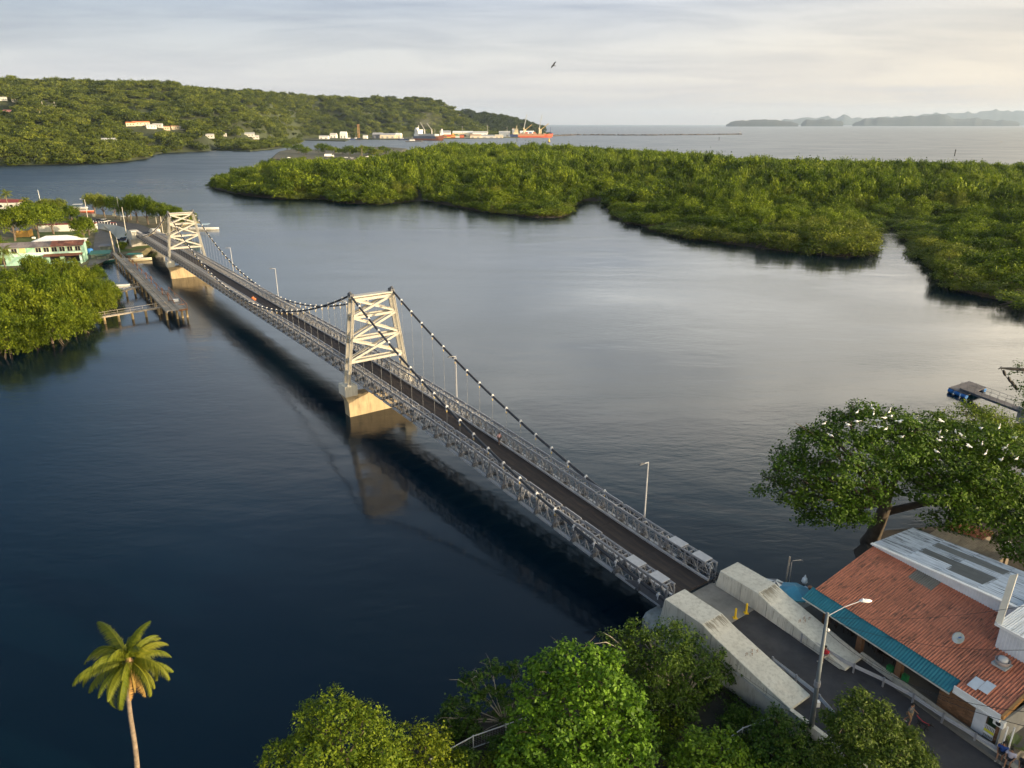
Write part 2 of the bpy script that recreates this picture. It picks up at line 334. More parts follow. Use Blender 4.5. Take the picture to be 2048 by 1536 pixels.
def scatter(name, pts, scl, rotz, coll, nsrc, kind='stuff', label=None):
    me = bpy.data.meshes.new(name); n = len(pts); me.vertices.add(n); me.vertices.foreach_set('co', np.asarray(pts, np.float32).ravel())
    a = me.attributes.new('scl', 'FLOAT_VECTOR', 'POINT'); a.data.foreach_set('vector', np.asarray(scl, np.float32).ravel())
    r = np.zeros((n, 3), np.float32); r[:, 2] = rotz; a = me.attributes.new('rot', 'FLOAT_VECTOR', 'POINT'); a.data.foreach_set('vector', r.ravel())
    a = me.attributes.new('idx', 'INT', 'POINT'); a.data.foreach_set('value', rng.integers(0, nsrc, n).astype(np.int32)); me.update()
    o = link(name, me); tag(o, label=label, kind=kind)
    g = bpy.data.node_groups.new(name, 'GeometryNodeTree'); g.interface.new_socket('Geometry', in_out='INPUT', socket_type='NodeSocketGeometry'); g.interface.new_socket('Geometry', in_out='OUTPUT', socket_type='NodeSocketGeometry')
    gi = g.nodes.new('NodeGroupInput'); go = g.nodes.new('NodeGroupOutput'); ip = g.nodes.new('GeometryNodeInstanceOnPoints'); ci = g.nodes.new('GeometryNodeCollectionInfo')
    ci.inputs[0].default_value = coll; ci.inputs[1].default_value = True; ci.inputs[2].default_value = True
    def att(nm, t):
        q = g.nodes.new('GeometryNodeInputNamedAttribute'); q.data_type = t; q.inputs[0].default_value = nm; return q.outputs[0]
    ip.inputs['Pick Instance'].default_value = True
    g.links.new(gi.outputs[0], ip.inputs['Points']); g.links.new(ci.outputs[0], ip.inputs['Instance'])
    g.links.new(att('idx', 'INT'), ip.inputs['Instance Index']); g.links.new(att('scl', 'FLOAT_VECTOR'), ip.inputs['Scale'])
    e = g.nodes.new('FunctionNodeEulerToRotation'); g.links.new(att('rot', 'FLOAT_VECTOR'), e.inputs[0]); g.links.new(e.outputs[0], ip.inputs['Rotation'])
    g.links.new(ip.outputs[0], go.inputs[0])
    md = o.modifiers.new('scatter', 'NODES'); md.node_group = g
    return o

# ================================================================== water
def water_mat():
    m = bpy.data.materials.new('water'); m.use_nodes = True; nt = m.node_tree; nt.nodes.clear()
    o = N(nt, 'ShaderNodeOutputMaterial'); geo = N(nt, 'ShaderNodeNewGeometry'); P = geo.outputs['Position']
    big = N(nt, 'ShaderNodeTexNoise', ins={'Vector': N(nt, 'ShaderNodeMapping', ins={0: P, 2: (0, 0, R(35)), 3: (0.4, 1, 1)}).outputs[0], 'Scale': 0.017, 'Detail': 6.0, 'Roughness': 0.6, 'Distortion': 1.6})
    calm = ramp(nt, big.outputs[0], [(0.40, (0.12, 0.12, 0.12)), (0.60, (1, 1, 1))])
    w1 = N(nt, 'ShaderNodeTexNoise', ins={'Vector': N(nt, 'ShaderNodeMapping', ins={0: P, 2: (0, 0, R(-20)), 3: (0.55, 1.2, 1)}).outputs[0], 'Scale': 0.9, 'Detail': 5.0, 'Roughness': 0.6, 'Distortion': 0.3})
    w2 = N(nt, 'ShaderNodeTexNoise', ins={'Vector': N(nt, 'ShaderNodeMapping', ins={0: P, 2: (0, 0, R(15)), 3: (0.6, 1.1, 1)}).outputs[0], 'Scale': 0.16, 'Detail': 3.0, 'Roughness': 0.5})
    h = math_(nt, 'ADD', math_(nt, 'MULTIPLY', w1.outputs[0], math_(nt, 'MULTIPLY', calm, 0.048)), math_(nt, 'MULTIPLY', w2.outputs[0], 0.065))
    bp = N(nt, 'ShaderNodeBump', ins={'Strength': 1.0, 'Distance': 1.0, 'Height': h})
    body = mixc(nt, ramp(nt, big.outputs[0], [(0.35, (0, 0, 0)), (0.7, (1, 1, 1))]), (0.0008, 0.0080, 0.0180, 1), (0.0014, 0.0100, 0.0160, 1))
    b = N(nt, 'ShaderNodeBsdfPrincipled', ins={'Base Color': body, 'Roughness': 0.06, 'IOR': 1.333, 'Normal': bp.outputs[0]})
    rg = math_(nt, 'MULTIPLY_ADD', calm, 0.06); rg.node.inputs[2].default_value = 0.085
    # the wide reach beyond the bridge is open to the breeze: rougher there
    far = N(nt, 'ShaderNodeMapRange', ins={0: N(nt, 'ShaderNodeVectorMath', operation='LENGTH', ins={0: P}).outputs['Value'], 1: 260.0, 2: 760.0, 3: 0.0, 4: 0.24}).outputs[0]
    nt.links.new(math_(nt, 'ADD', rg, far), b.inputs['Roughness'])
    nt.links.new(b.outputs[0], o.inputs[0]); return m
water_m = water_mat()
W = 28000
tag(MB().add([(-W, -W, 0), (W, -W, 0), (W, W, 0), (-W, W, 0)], [(0, 1, 2, 3)]).build('water', water_m), 'calm dark estuary water opening into the pale sea', kind='structure')

from mathutils.geometry import tessellate_polygon
def land(name, poly, z, mat, skirt=2.5, drop=-1.2, label=None, kind='structure', parent=None):
    """flat-topped ground with a sloping bank all round"""
    P = [Vector((p[0], p[1], 0)) for p in poly]
    if sum(P[i].x * P[(i + 1) % len(P)].y - P[(i + 1) % len(P)].x * P[i].y for i in range(len(P))) < 0: P.reverse()
    n = len(P); T = tessellate_polygon([P]); zz = z if callable(z) else (lambda p: z)
    top = [(p.x, p.y, zz(p)) for p in P]; low = []
    for i in range(n):
        a = (P[i] - P[i - 1]).normalized(); b = (P[(i + 1) % n] - P[i]).normalized(); nn = Vector((a.y + b.y, -a.x - b.x, 0)); nn = nn / max(nn.length, 0.5)
        q = P[i] + nn * skirt; low.append((q.x, q.y, drop))
    F = []
    for t in T:
        u = [P[i] for i in t]; cr = (u[1].x - u[0].x) * (u[2].y - u[0].y) - (u[1].y - u[0].y) * (u[2].x - u[0].x); F.append(tuple(t) if cr > 0 else tuple(t)[::-1])
    F += [(i, n + i, n + (i + 1) % n, (i + 1) % n) for i in range(n)]
    return tag(MB().add(top + low, F).build(name, mat, parent), label, kind=kind)
def inside(poly, X, Y):
    ins = np.zeros(len(X), bool); j = len(poly) - 1
    for i in range(len(poly)):
        xi, yi = poly[i][:2]; xj, yj = poly[j][:2]
        ins ^= ((yi > Y) != (yj > Y)) & (X < (xj - xi) * (Y - yi) / (yj - yi + 1e-12) + xi); j = i
    return ins
def jgrid(poly, step, rng, jit=0.42):
    xs = [p[0] for p in poly]; ys = [p[1] for p in poly]
    gx, gy = np.meshgrid(np.arange(min(xs), max(xs), step), np.arange(min(ys), max(ys), step)); gx = gx.astype(float); gx[1::2] += step / 2
    X = gx.ravel() + rng.uniform(-jit, jit, gx.size) * step; Y = gy.ravel() + rng.uniform(-jit, jit, gx.size) * step
    k = inside(poly, X, Y); return X[k], Y[k]
def edge_dist(poly, X, Y):
    d = np.full(len(X), 1e9)
    for i in range(len(poly)):
        ax, ay = poly[i - 1][:2]; bx, by = poly[i][:2]; L2 = (bx - ax) ** 2 + (by - ay) ** 2 + 1e-9
        t = np.clip(((X - ax) * (bx - ax) + (Y - ay) * (by - ay)) / L2, 0, 1); d = np.minimum(d, np.hypot(X - ax - t * (bx - ax), Y - ay - t * (by - ay)))
    return d

# ================================================================== far hills
hillm = M('wooded hillside', (0.035, 0.045, 0.016), 0.95, 0.4, 0.02)
def ridge_terrain(name, cols, J, seed, amp, label):
    """cols: (pixel column, skyline pixel row, ridge distance, foot distance, tree height) -> rows of the slope, foot to behind the ridge"""
    xs = np.arange(cols[0][0], cols[-1][0] + 1, 8.0); c = np.array(cols, float)
    row = np.interp(xs, c[:, 0], c[:, 1]); rd = np.interp(xs, c[:, 0], c[:, 2]); fd = np.interp(xs, c[:, 0], c[:, 3]); th = np.interp(xs, c[:, 0], c[:, 4])
    V = []; nx = len(xs)
    for i in range(nx):
        a = AY(xs[i], row[i], rd[i]); hr = max(a.z - th[i], 0.5)
        for j in range(J + 4):
            s = j / J; Yd = fd[i] + (rd[i] - fd[i]) * s; X = a.x * Yd / rd[i]
            f = s ** 0.85 if s <= 1 else 1 - (s - 1) * 1.5
            nz = mnoise.fractal(Vector((X * 0.0045 + seed, Yd * 0.0045, 0)), 1.0, 2.0, 4) * amp * math.sin(math.pi * min(s, 1)) * min(1, hr / 40)
            V.append((X, Yd, max(hr * f + nz, 0.4) if j else -1.0))
    F = [(i * (J + 4) + j, (i + 1) * (J + 4) + j, (i + 1) * (J + 4) + j + 1, i * (J + 4) + j + 1) for i in range(nx - 1) for j in range(J + 3)]
    o = MB().add(V, F).build(name, hillm, None, True); tag(o, label, kind='structure')
    return np.array(V).reshape(nx, J + 4, 3)
def on_terrain(grid, step, rng, keep=None):
    """points spread over the terrain rows with about step metres between them"""
    out = []
    for i in range(grid.shape[0] - 1):
        for j in range(grid.shape[1] - 1):
            a, b, c, d = grid[i, j], grid[i + 1, j], grid[i + 1, j + 1], grid[i, j + 1]
            ar = np.linalg.norm(np.cross((b - a)[:2], (d - a)[:2])); k = rng.poisson(ar / step ** 2)
            for _ in range(k):
                u, v = rng.random(2); out.append(a * (1 - u) * (1 - v) + b * u * (1 - v) + c * u * v + d * (1 - u) * v)
    return np.array(out)
hill_src = []
for k in range(7):
    r0 = random.Random(50 + k); hill_src.append(crown('hill_crown', clumpy(dome(1, 1, 1.1, 7, 90 + k), 4, 0.5, k), 150, 7, 0.16, 0.17, L_hill, 300 + k, low=-0.15))
hill_coll = source('hill_crown', hill_src)
def forest(name, grid, step, smin, smax, seed, label, keep=None, coll=None, nsrc=7):
    r = np.random.default_rng(seed); p = on_terrain(grid, step, r)
    if keep is not None: p = p[keep(p)]
    s = smin + (smax - smin) * r.random(len(p)) ** 1.6; sc = np.stack([s, s, s * r.uniform(0.75, 1.25, len(p))], 1); p[:, 2] -= 0.12 * s
    return scatter(name, p, sc, r.uniform(0, 6.28, len(p)), coll or hill_coll, nsrc, label=label)
g1 = ridge_terrain('hill', [(-220, 148, 1750, 1000, 12), (0, 154, 1800, 1050, 12), (200, 161, 1850, 1080, 12), (300, 166, 1900, 1100, 12), (400, 174, 1950, 1180, 12), (520, 181, 2150, 1600, 12), (600, 189, 2450, 2150, 12), (700, 194, 2620, 2300, 12), (770, 191, 2720, 2380, 12), (820, 190, 2750, 2430, 12), (860, 195, 2780, 2460, 12), (900, 209, 2800, 2530, 12), (950, 239, 2800, 2600, 12), (985, 264, 2800, 2680, 10), (1004, 272, 2800, 2720, 4)], 20, 3.1, 48, 'long wooded hill rising behind the far shore')
g2 = ridge_terrain('headland', [(880, 232, 3300, 3000, 14), (905, 222, 3300, 3000, 14), (935, 219, 3300, 3000, 14), (1000, 227, 3300, 3000, 14), (1040, 236, 3300, 3030, 14), (1070, 246, 3300, 3060, 14), (1088, 256, 3300, 3100, 12), (1094, 266, 3300, 3150, 6)], 8, 8.7, 20, 'wooded headland beyond the port')
g3 = ridge_terrain('spur_hill', [(-220, 218, 980, 740, 12), (-60, 226, 980, 760, 12), (0, 231, 980, 775, 12), (60, 226, 990, 785, 12), (110, 219, 1000, 795, 12), (150, 230, 1010, 800, 12), (200, 252, 1010, 810, 12), (240, 272, 1000, 850, 11), (275, 288, 1010, 900, 9), (300, 300, 1020, 940, 8)], 12, 5.5, 24, 'nearer wooded spur at the water edge')
from mathutils.bvhtree import BVHTree
def bvh(name):
    me = bpy.data.objects[name].data; return BVHTree.FromPolygons([v.co.copy() for v in me.vertices], [tuple(p.vertices) for p in me.polygons])
_bv = {n: bvh(n) for n in ('hill', 'spur_hill')}
def on_hill(x, y):
    best = None
    for b_ in _bv.values():
        h = b_.ray_cast(Vector((0, 0, CAMZ)), ray(x, y).normalized())
        if h[0] is not None and (best is None or h[3] < best[1]): best = (h[0], h[3])
    return best[0] if best else None
hill_houses = [(16, 226, 12, 'pink', 'pink house on the hillside at the left edge'), (6, 200, 12, 'white', 'small white house high on the left hillside'), (31, 203, 10, 'tan', 'small tan roofed house high on the left hillside'), (103, 218, 16, 'white', 'wide white house on top of the near spur'), (122, 217, 14, 'white', 'white house right of the wide one on the spur'), (139, 222, 11, 'white', 'small white house right of the spur top'), (50, 224, 9, 'orange', 'small orange roof on the left hillside'), (76, 225, 9, 'orange', 'orange roof left of the two masts'),
  (262, 251, 13, 'orange', 'orange roofed house at the foot of the long hill, leftmost'), (276, 250, 14, 'orange', 'orange roofed house at the foot of the long hill, second'), (290, 250, 14, 'orange', 'bright orange roofed house above the white ones'), (302, 256, 15, 'white', 'white house below the bright orange roof'), (316, 254, 14, 'white', 'white house right of the bright orange roof'), (332, 259, 12, 'tan', 'cream house at the foot of the hill'), (350, 258, 12, 'tan', 'cream house near the clearing'), (362, 259, 12, 'white', 'white house at the end of the row'), (418, 275, 16, 'white', 'white shed among low trees'), (447, 272, 12, 'white', 'small white shed right of the other one'), (498, 272, 22, 'grey', 'grey roofed shed on the low shore'), (508, 277, 20, 'white', 'white walled shed on the low shore'), (217, 286, 18, 'grey', 'pale grey roof among the waterside trees')]
hh_pos = [(on_hill(h[0], h[1]) or G(h[0], h[1], 1.6)) for h in hill_houses]
def clear_houses(p):
    k = np.ones(len(p), bool)
    for q, h in zip(hh_pos, hill_houses):
        f = Vector((q.x, q.y, 0)).normalized(); dx_, dy_ = p[:, 0] - q.x, p[:, 1] - q.y; al = dx_ * f.x + dy_ * f.y; la = np.abs(-dx_ * f.y + dy_ * f.x)
        k &= ~((la < h[2] * 0.62 + 4) & (al < h[2] * 0.6) & (al > -60))
    return k
forest('hill_forest', g1, 14.0, 7.5, 15.5, 21, 'dense tropical forest covering the long hill', clear_houses)
head_coll = source('headland_crown', [crown('headland_crown', clumpy(dome(1, 1, 1.1, 7, 190 + k), 4, 0.5, k), 150, 7, 0.16, 0.17, L_head, 340 + k, low=-0.15) for k in range(3)])
forest('headland_forest', g2, 17, 10, 17, 22, 'headland forest behind the port, its shade put into the leaf colour', None, head_coll, 3)
forest('spur_forest', g3, 10.0, 5.5, 12, 23, 'sunlit forest covering the nearer spur', clear_houses)
# lowland between spur and port: flat wooded shore
shore_poly = [G(262, 318, 0), G(330, 305, 0), G(420, 300, 0), G(500, 303, 0), G(590, 293, 0), G(610, 281, 0), G(690, 283, 0), G(700, 279, 0), G(830, 279.5, 0), G(1100, 273.8, 0), G(1100, 271, 0)]
shore_poly = [(p.x, p.y) for p in shore_poly] + [(60, 2760), (-300, 2760), (-900, 1700), (-640, 950)]
land('far_shore', shore_poly, 1.6, hillm, 4, -1.0, 'low far shore with the port at its end')
r_ = np.random.default_rng(31); X, Y = jgrid(shore_poly, 11.0, r_)
px = X / Y * 1.0634 * FPX + 1024
k = ((px < 600) & (Y < 1350)) | ((px < 690) & (Y < 1700) & (r_.random(len(X)) < 0.55)) | ((Y > 2480) & (r_.random(len(X)) < 0.3))
k &= ~((px > 225) & (px < 310) & (Y < 985)) & ~((px > 560) & (px < 690) & (Y < 1360) & (r_.random(len(X)) < 0.85))
k &= clear_houses(np.stack([X, Y], 1)); X, Y = X[k], Y[k]; s = r_.uniform(5, 10.5, len(X))
scatter('shore_trees', np.stack([X, Y, np.full(len(X), 1.0)], 1), np.stack([s, s, s * r_.uniform(0.7, 1.1, len(X))], 1), r_.uniform(0, 6.28, len(X)), hill_coll, len(hill_src), label='low trees along the far shore')

# islands far across the gulf: ridges with a near and a far slope
isl = M('far island scrub', (0.035, 0.045, 0.05), 0.95, 0.3, 0.002)
def island(prof, Yd, depth, label):
    b = MB(); V = []
    for i, (x, y) in enumerate(prof):
        a = AY(x, y, Yd); f = a.x / Yd
        V += [(f * (Yd - depth), Yd - depth, -1), (f * (Yd - depth * 0.5), Yd - depth * 0.5, a.z * 0.55 * (0.95 + 0.1 * random.random())), (a.x, Yd, max(a.z, 2)), (f * (Yd + depth), Yd + depth, -1)]
    F = [(4 * i + j, 4 * i + 4 + j, 4 * i + 5 + j, 4 * i + 1 + j) for i in range(len(prof) - 1) for j in range(3)]
    b.add(V, F); return tag(b.build('island', isl, None, True), label, kind='structure')
def rough(pts, step, amp, seed):
    c = np.array(pts, float); xs = np.arange(c[0, 0], c[-1, 0] + 1, step); r = np.random.default_rng(seed)
    return [(x, float(np.interp(x, c[:, 0], c[:, 1])) + amp * mnoise.fractal(Vector((x * 0.05, seed, 0)), 1, 2, 4) * (1 if 0 < i < len(xs) - 1 else 0)) for i, x in enumerate(xs)]
island(rough([(1452, 249), (1462, 244), (1490, 240), (1530, 239), (1560, 241), (1585, 243), (1598, 248)], 5, 3.5, 1), 12500, 500, 'low dark island out at sea')
island(rough([(1602, 248), (1612, 241), (1640, 238), (1665, 239), (1684, 243), (1690, 248)], 5, 3.5, 2), 13500, 500, 'small humped island beside the long one')
island(rough([(1705, 248), (1730, 238), (1760, 234), (1790, 236), (1820, 231), (1850, 232), (1880, 228), (1900, 233), (1930, 240), (1945, 236), (1990, 240), (2020, 241), (2040, 247)], 5, 5.0, 3), 14500, 700, 'long island of several hills on the horizon')
island(rough([(1480, 247), (1560, 243), (1600, 236), (1680, 233), (1740, 236), (1800, 234), (1860, 228), (1920, 226), (1970, 222), (2050, 221), (2200, 218), (2300, 230)], 8, 7.0, 4), 22000, 1500, 'pale mountain coast beyond the islands')

# breakwater with a light at its end
bw = [(AY(1075, 272.5, 2350) * 1), G(1150, 270.5), G(1300, 271), G(1400, 270), G(1480, 269)]
bwp = [Vector((p.x, p.y, 0)) for p in bw[1:]]; bwp = [Vector((60, 2420, 0))] + bwp
b = MB()
for i in range(len(bwp) - 1):
    d_ = (bwp[i + 1] - bwp[i]); nn_ = Vector((-d_.y, d_.x, 0)).normalized(); k_ = int(d_.length / 9)
    for j in range(k_):
        for q in range(3):
            p = bwp[i] + d_ * ((j + random.random()) / k_) + nn_ * random.uniform(-7, 7)
            b.ell(p + Vector((0, 0, random.uniform(-0.5, 2.4))), (random.uniform(4, 7), random.uniform(4, 6), random.uniform(1.8, 3.4)), 6, 4)
tag(b.build('breakwater', rock), 'long dark rock breakwater running out from the port', kind='structure')
p = bwp[-1]; t = thing('breakwater_light', 'tiny light post standing at the breakwater tip', 'beacon', (p.x, p.y, 2.5))
MB().lathe([(1.6, 0), (1.6, 1), (0.7, 1.2), (0.6, 6)], n=8).build('post', white, t); MB().lathe([(0.9, 6), (1.0, 6.3), (1.0, 7.4), (0.3, 8.2)], n=8).build('lantern', rust, t)
t = thing('utility_pole', 'lone thin mast half way along the breakwater', 'mast', (bwp[1].x + 5, bwp[1].y, 2)); MB().tube([(0, 0, 0), (0, 0, 9)], 0.5, 6).build('pole', galv, t); MB().box((0, 0, 9.2), (1.6, 1.2, 0.6)).build('cap', steel_dark, t)

# ================================================================== mangrove island
front = [(418, 373), (440, 381), (500, 392), (560, 399), (628, 398), (650, 399), (690, 407), (760, 409), (812, 404), (850, 402), (900, 412), (960, 423), (1040, 432), (1100, 436), (1132, 432), (1140, 416), (1165, 403), (1212, 402), (1228, 422), (1238, 440), (1300, 456), (1370, 474), (1450, 487), (1530, 498), (1600, 506), (1680, 514), (1726, 512), (1733, 492), (1748, 460), (1812, 452), (1830, 482), (1868, 530), (1880, 556), (1912, 582), (1960, 592), (2010, 604), (2070, 625), (2200, 690)]
fr = [G(x, y) for x, y in front]
back = [G(2300, 430), AY(2300, 345, 640), AY(2050, 335, 620), AY(1800, 331, 690), AY(1600, 327, 760), AY(1400, 317, 870), AY(1200, 303, 1010), AY(1100, 297, 1090), AY(1000, 291, 1180), AY(900, 292, 1160), AY(800, 308, 930), AY(640, 325, 760), AY(520, 338, 660), AY(440, 352, 560)]
mpoly = [(p.x, p.y) for p in fr + back]
land('mangrove_mud', mpoly, 0.08, soil, 0.2, -0.8, 'dark mud bank under the mangrove forest')
def bushy(k, seed, h): return dome(1, 1, h, k, seed)
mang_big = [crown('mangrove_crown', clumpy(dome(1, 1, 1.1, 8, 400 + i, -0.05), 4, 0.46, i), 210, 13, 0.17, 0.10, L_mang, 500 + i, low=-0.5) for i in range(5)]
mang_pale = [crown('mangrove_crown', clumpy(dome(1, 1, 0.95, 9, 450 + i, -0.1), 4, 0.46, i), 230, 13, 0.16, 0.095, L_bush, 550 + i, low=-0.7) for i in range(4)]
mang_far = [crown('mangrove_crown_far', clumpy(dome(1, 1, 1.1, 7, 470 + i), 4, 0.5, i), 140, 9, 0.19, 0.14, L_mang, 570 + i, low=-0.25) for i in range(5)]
def stilt(seed):
    rd = random.Random(seed); b = MB()
    b.tube([(0, 0, -0.05), (0.03, 0.02, 0.25), (0, 0.03, 0.6)], [0.06, 0.045, 0.03], 5)
    for i in range(9):
        a = rd.uniform(0, 6.28); q = rd.uniform(0.5, 0.95); b.tube([(0, 0, 0.22), (q * 0.5 * math.cos(a), q * 0.5 * math.sin(a), 0.22), (q * math.cos(a), q * math.sin(a), -0.06)], [0.025, 0.018, 0.012], 4, cap=False)
        b.tube([(0, 0, 0.3), (0.55 * q * math.cos(a), 0.55 * q * math.sin(a), 0.5 + 0.15 * rd.random())], [0.03, 0.012], 4, cap=False)
    return b.mesh('mangrove_trunk', bark)
stilts = [stilt(i) for i in range(3)]
r_ = np.random.default_rng(77)
X, Y = jgrid(mpoly, 8.8, r_); ed = edge_dist(mpoly, X, Y)
# a row of bushes along the waterline
ex, ey = [], []
for i in range(len(fr) - 1):
    d_ = fr[i + 1] - fr[i]; m_ = max(1, int(d_.length / 5.6)); nn_ = Vector((-d_.y, d_.x, 0)).normalized()
    for j in range(m_):
        p = fr[i] + d_ * ((j + r_.random()) / m_) + nn_ * r_.uniform(0.6, 3.4); ex.append(p.x); ey.append(p.y)
keep = ed > 3.5
X = np.concatenate([np.array(ex), X[keep]]); Y = np.concatenate([np.array(ey), Y[keep]]); ed = np.concatenate([np.zeros(len(ex)), ed[keep]])
big = np.array([mnoise.noise(Vector((x * 0.012, y * 0.012, 3.3))) for x, y in zip(X, Y)])
hgt = np.where(ed < 1, r_.uniform(3.4, 5.4, len(X)), np.clip(5.2 + ed * 0.11, 5.5, 10.5)) * (1 + 0.5 * big) * r_.uniform(0.6, 1.3, len(X))
_sk = np.array([(300, 318), (440, 313), (500, 312), (560, 319), (640, 324), (700, 323), (760, 314), (800, 305), (850, 292), (900, 285), (1000, 285), (1100, 293), (1200, 298), (1300, 305), (1400, 312), (1500, 319), (1600, 323), (1800, 327), (2048, 330), (2300, 335)], float)
for i in range(len(X)):
    u_ = X[i] / Y[i] * 1.0634 * FPX + 1024; zl = AY(u_, float(np.interp(u_, _sk[:, 0], _sk[:, 1])), Y[i]).z
    hgt[i] = min(hgt[i], max(3.0, zl * (0.80 + 0.2 * ((i * 37) % 11) / 10)))     # the canopy thins out and drops towards the far shore
pxc = X / (Y * _cp + 38 * _sp) * FPX + 1024
dist = np.hypot(X, Y); vis = (pxc > -40) & (pxc < 2090); order = np.argsort(np.where(vis, dist, 1e9)); near = order[:290]; nm = np.zeros(len(X), bool); nm[near] = True
def mlabel(i, e, pale):
    u_ = pxc[i]; z = 'at the far left tip' if u_ < 640 else 'left of the first inlet' if u_ < 1000 else 'on the point before the first inlet' if u_ < 1150 else 'inside the first inlet' if u_ < 1225 else 'on the left half of the middle headland' if u_ < 1480 else 'on the right half of the middle headland' if u_ < 1745 else 'by the second inlet' if u_ < 1860 else 'on the right-hand headland'
    return '%s %s mangrove %s %s' % ('pale' if pale else 'deep green', 'low' if hgt[i] < 4.6 else 'tall' if hgt[i] > 6.4 else 'rounded', 'over the water' if e else 'behind the waterline', z.replace('right-hand', 'nearest'))
for i in near:
    e = ed[i] < 8; pale = (big[i] + r_.normal(0, 0.15) + (0.22 if e else -0.12)) > 0
    me = (mang_pale if pale else mang_big)[r_.integers(0, 4)]; s = r_.uniform(3.6, 6.0) * (1.25 if X[i] > 60 else 1.0) if e else r_.uniform(3.8, 6.2)
    o = thing('mangrove_tree', mlabel(i, e, pale), 'mangrove', (X[i], Y[i], 0.2), r_.uniform(0, 6.28), 'mangroves of the forest front'); 
    c_ = link('crown', me, o); c_.scale = (s, s, hgt[i] * 0.95); tr = link('trunk', stilts[i % 3], o); tr.scale = (s * 0.95, s * 0.95, hgt[i])
far_coll = source('mangrove_crown_far', mang_far + mang_pale[:1])
k = ~nm & (pxc > -150) & (pxc < 2200); hh = hgt[k]; rr = r_.uniform(4.0, 6.6, k.sum()) * (0.85 + 0.75 * (big[k] > 0.12) * r_.random(k.sum()))
scatter('mangrove_forest', np.stack([X[k], Y[k], np.full(k.sum(), 0.1)], 1), np.stack([rr, rr, hh * 1.05], 1), r_.uniform(0, 6.28, k.sum()), far_coll, 6, label='wide mangrove forest filling the island behind its front trees')

# ================================================================== the air: far things fade to pale blue
hz = bpy.data.materials.new('haze'); hz.use_nodes = True; nt = hz.node_tree; nt.nodes.clear(); o_ = N(nt, 'ShaderNodeOutputMaterial'); pv = N(nt, 'ShaderNodeVolumePrincipled', ins={'Color': (0.62, 0.78, 1.0, 1), 'Density': 2.6e-5, 'Anisotropy': 0.2}); nt.links.new(pv.outputs[0], o_.inputs[1])
tag(MB().box((0, 0, 268), (2 * W + 400, 2 * W + 400, 544)).build('haze', hz), 'thin sea haze', kind='stuff')

# ================================================================== the suspension bridge
BAY = 2.9; NB = 84; TT = (21 * BAY, 63 * BAY); TL = NB * BAY
_dt = np.array([-20, 0, 6, 15, 30, 45, 61, 80, 120, 180, 243, 270], float); _dz = np.array([3.4, 3.5, 3.58, 3.95, 4.65, 5.10, 5.40, 5.50, 5.25, 4.90, 4.40, 4.3])
_dz_s = np.convolve(np.interp(np.arange(-20, 271, 0.5), _dt, _dz), np.ones(15) / 15, 'same')
def deckz(t): return float(np.interp(t, np.arange(-16, 266.5, 0.5), _dz_s[8:-8][:565]))
def cabz(t):
    t1, t2 = TT; zt = 17.75
    if t1 <= t <= t2: u = (t - (t1 + t2) / 2) / ((t2 - t1) / 2); return 6.35 + (zt - 6.35) * u * u
    if t < t1: s = t / t1; e = 3.75
    else: s = (TL - t) / (TL - t2); e = 4.6
    return e + (zt - e) * (0.30 * s + 0.70 * s * s)
br = thing('suspension_bridge', 'long grey lattice-sided suspension bridge crossing the estuary on cream towers', 'bridge', O2, ROTB)
LB = lambda t, n, z: Vector((t, -n, z))
# --- repeated pieces, one bay long, local x along the bridge, z = 0 on the roadway
def truss_mesh():
    b = MB(); L = BAY; zb, zt = -0.55, 1.42; zm = (zb + zt) / 2; g = 0.012
    for y in (-0.40, 0.40):
        for z in (zb, zt):
            for o in (-0.055, 0.055): b.bar((g, y + o, z), (L - g, y + o, z), 0.06, 0.13)
        for x in (0.06, L / 2, L - 0.06): b.bar((x, y, zb + 0.07), (x, y, zt - 0.07), 0.075)
        for x0, x1 in ((0.06, L / 2), (L / 2, L - 0.06)):
            xm = (x0 + x1) / 2
            for a_, c_ in (((x0, zm), (xm, zt - 0.06)), ((xm, zt - 0.06), (x1, zm)), ((x0, zm), (xm, zb + 0.06)), ((xm, zb + 0.06), (x1, zm))): b.bar((a_[0], y, a_[1]), (c_[0], y, c_[1]), 0.06)
    for x in (0.35, L - 0.35): b.bar((x, -0.36, zt + 0.02), (x, 0.36, zt + 0.02), 0.10, 0.05)
    b.bar((0.35, -0.34, zt + 0.02), (L / 2, 0.34, zt + 0.025), 0.05, 0.03); b.bar((L / 2, 0.34, zt + 0.025), (L - 0.35, -0.34, zt + 0.02), 0.05, 0.03)
    b.bar((0.1, -0.40, zb), (0.1, 0.40, zt), 0.045); b.bar((L - 0.1, 0.40, zb), (L - 0.1, -0.40, zt), 0.045)
    return b.mesh('truss_panel', galv)
def transom_mesh():
    b = MB(); b.box((0, 0, -0.06), (0.22, 6.9, 0.05)); b.box((0, 0, -0.40), (0.22, 6.9, 0.05)); b.box((0, 0, -0.23), (0.05, 6.9, 0.29))
    for s in (-1, 1):
        b.box((0, s * 3.3, -0.23), (0.20, 0.28, 0.285)); b.bar((0, s * 3.32, -0.05), (0, s * 3.04, 1.15), 0.07)
    return b.mesh('transom', steel_dark)
def kerb_mesh(): return MB().box((BAY / 2, 0, 0.09), (BAY - 0.03, 0.20, 0.18)).mesh('kerb', galv_b)
def ledge_mesh(): return MB().box((BAY / 2, 0, 0), (BAY - 0.45, 0.26, 0.07)).box((BAY / 2, 0.11, -0.08), (BAY - 0.45, 0.04, 0.12)).mesh('bottom_chord_plate', galv_b)
def rail_mesh():
    b = MB()
    for z in (0.55, 1.10): b.bar((0, 0, z), (BAY, 0, z), 0.035)
    b.bar((0.02, 0, 0.18), (0.02, 0, 1.12), 0.04)
    return b.mesh('handrail', galv)
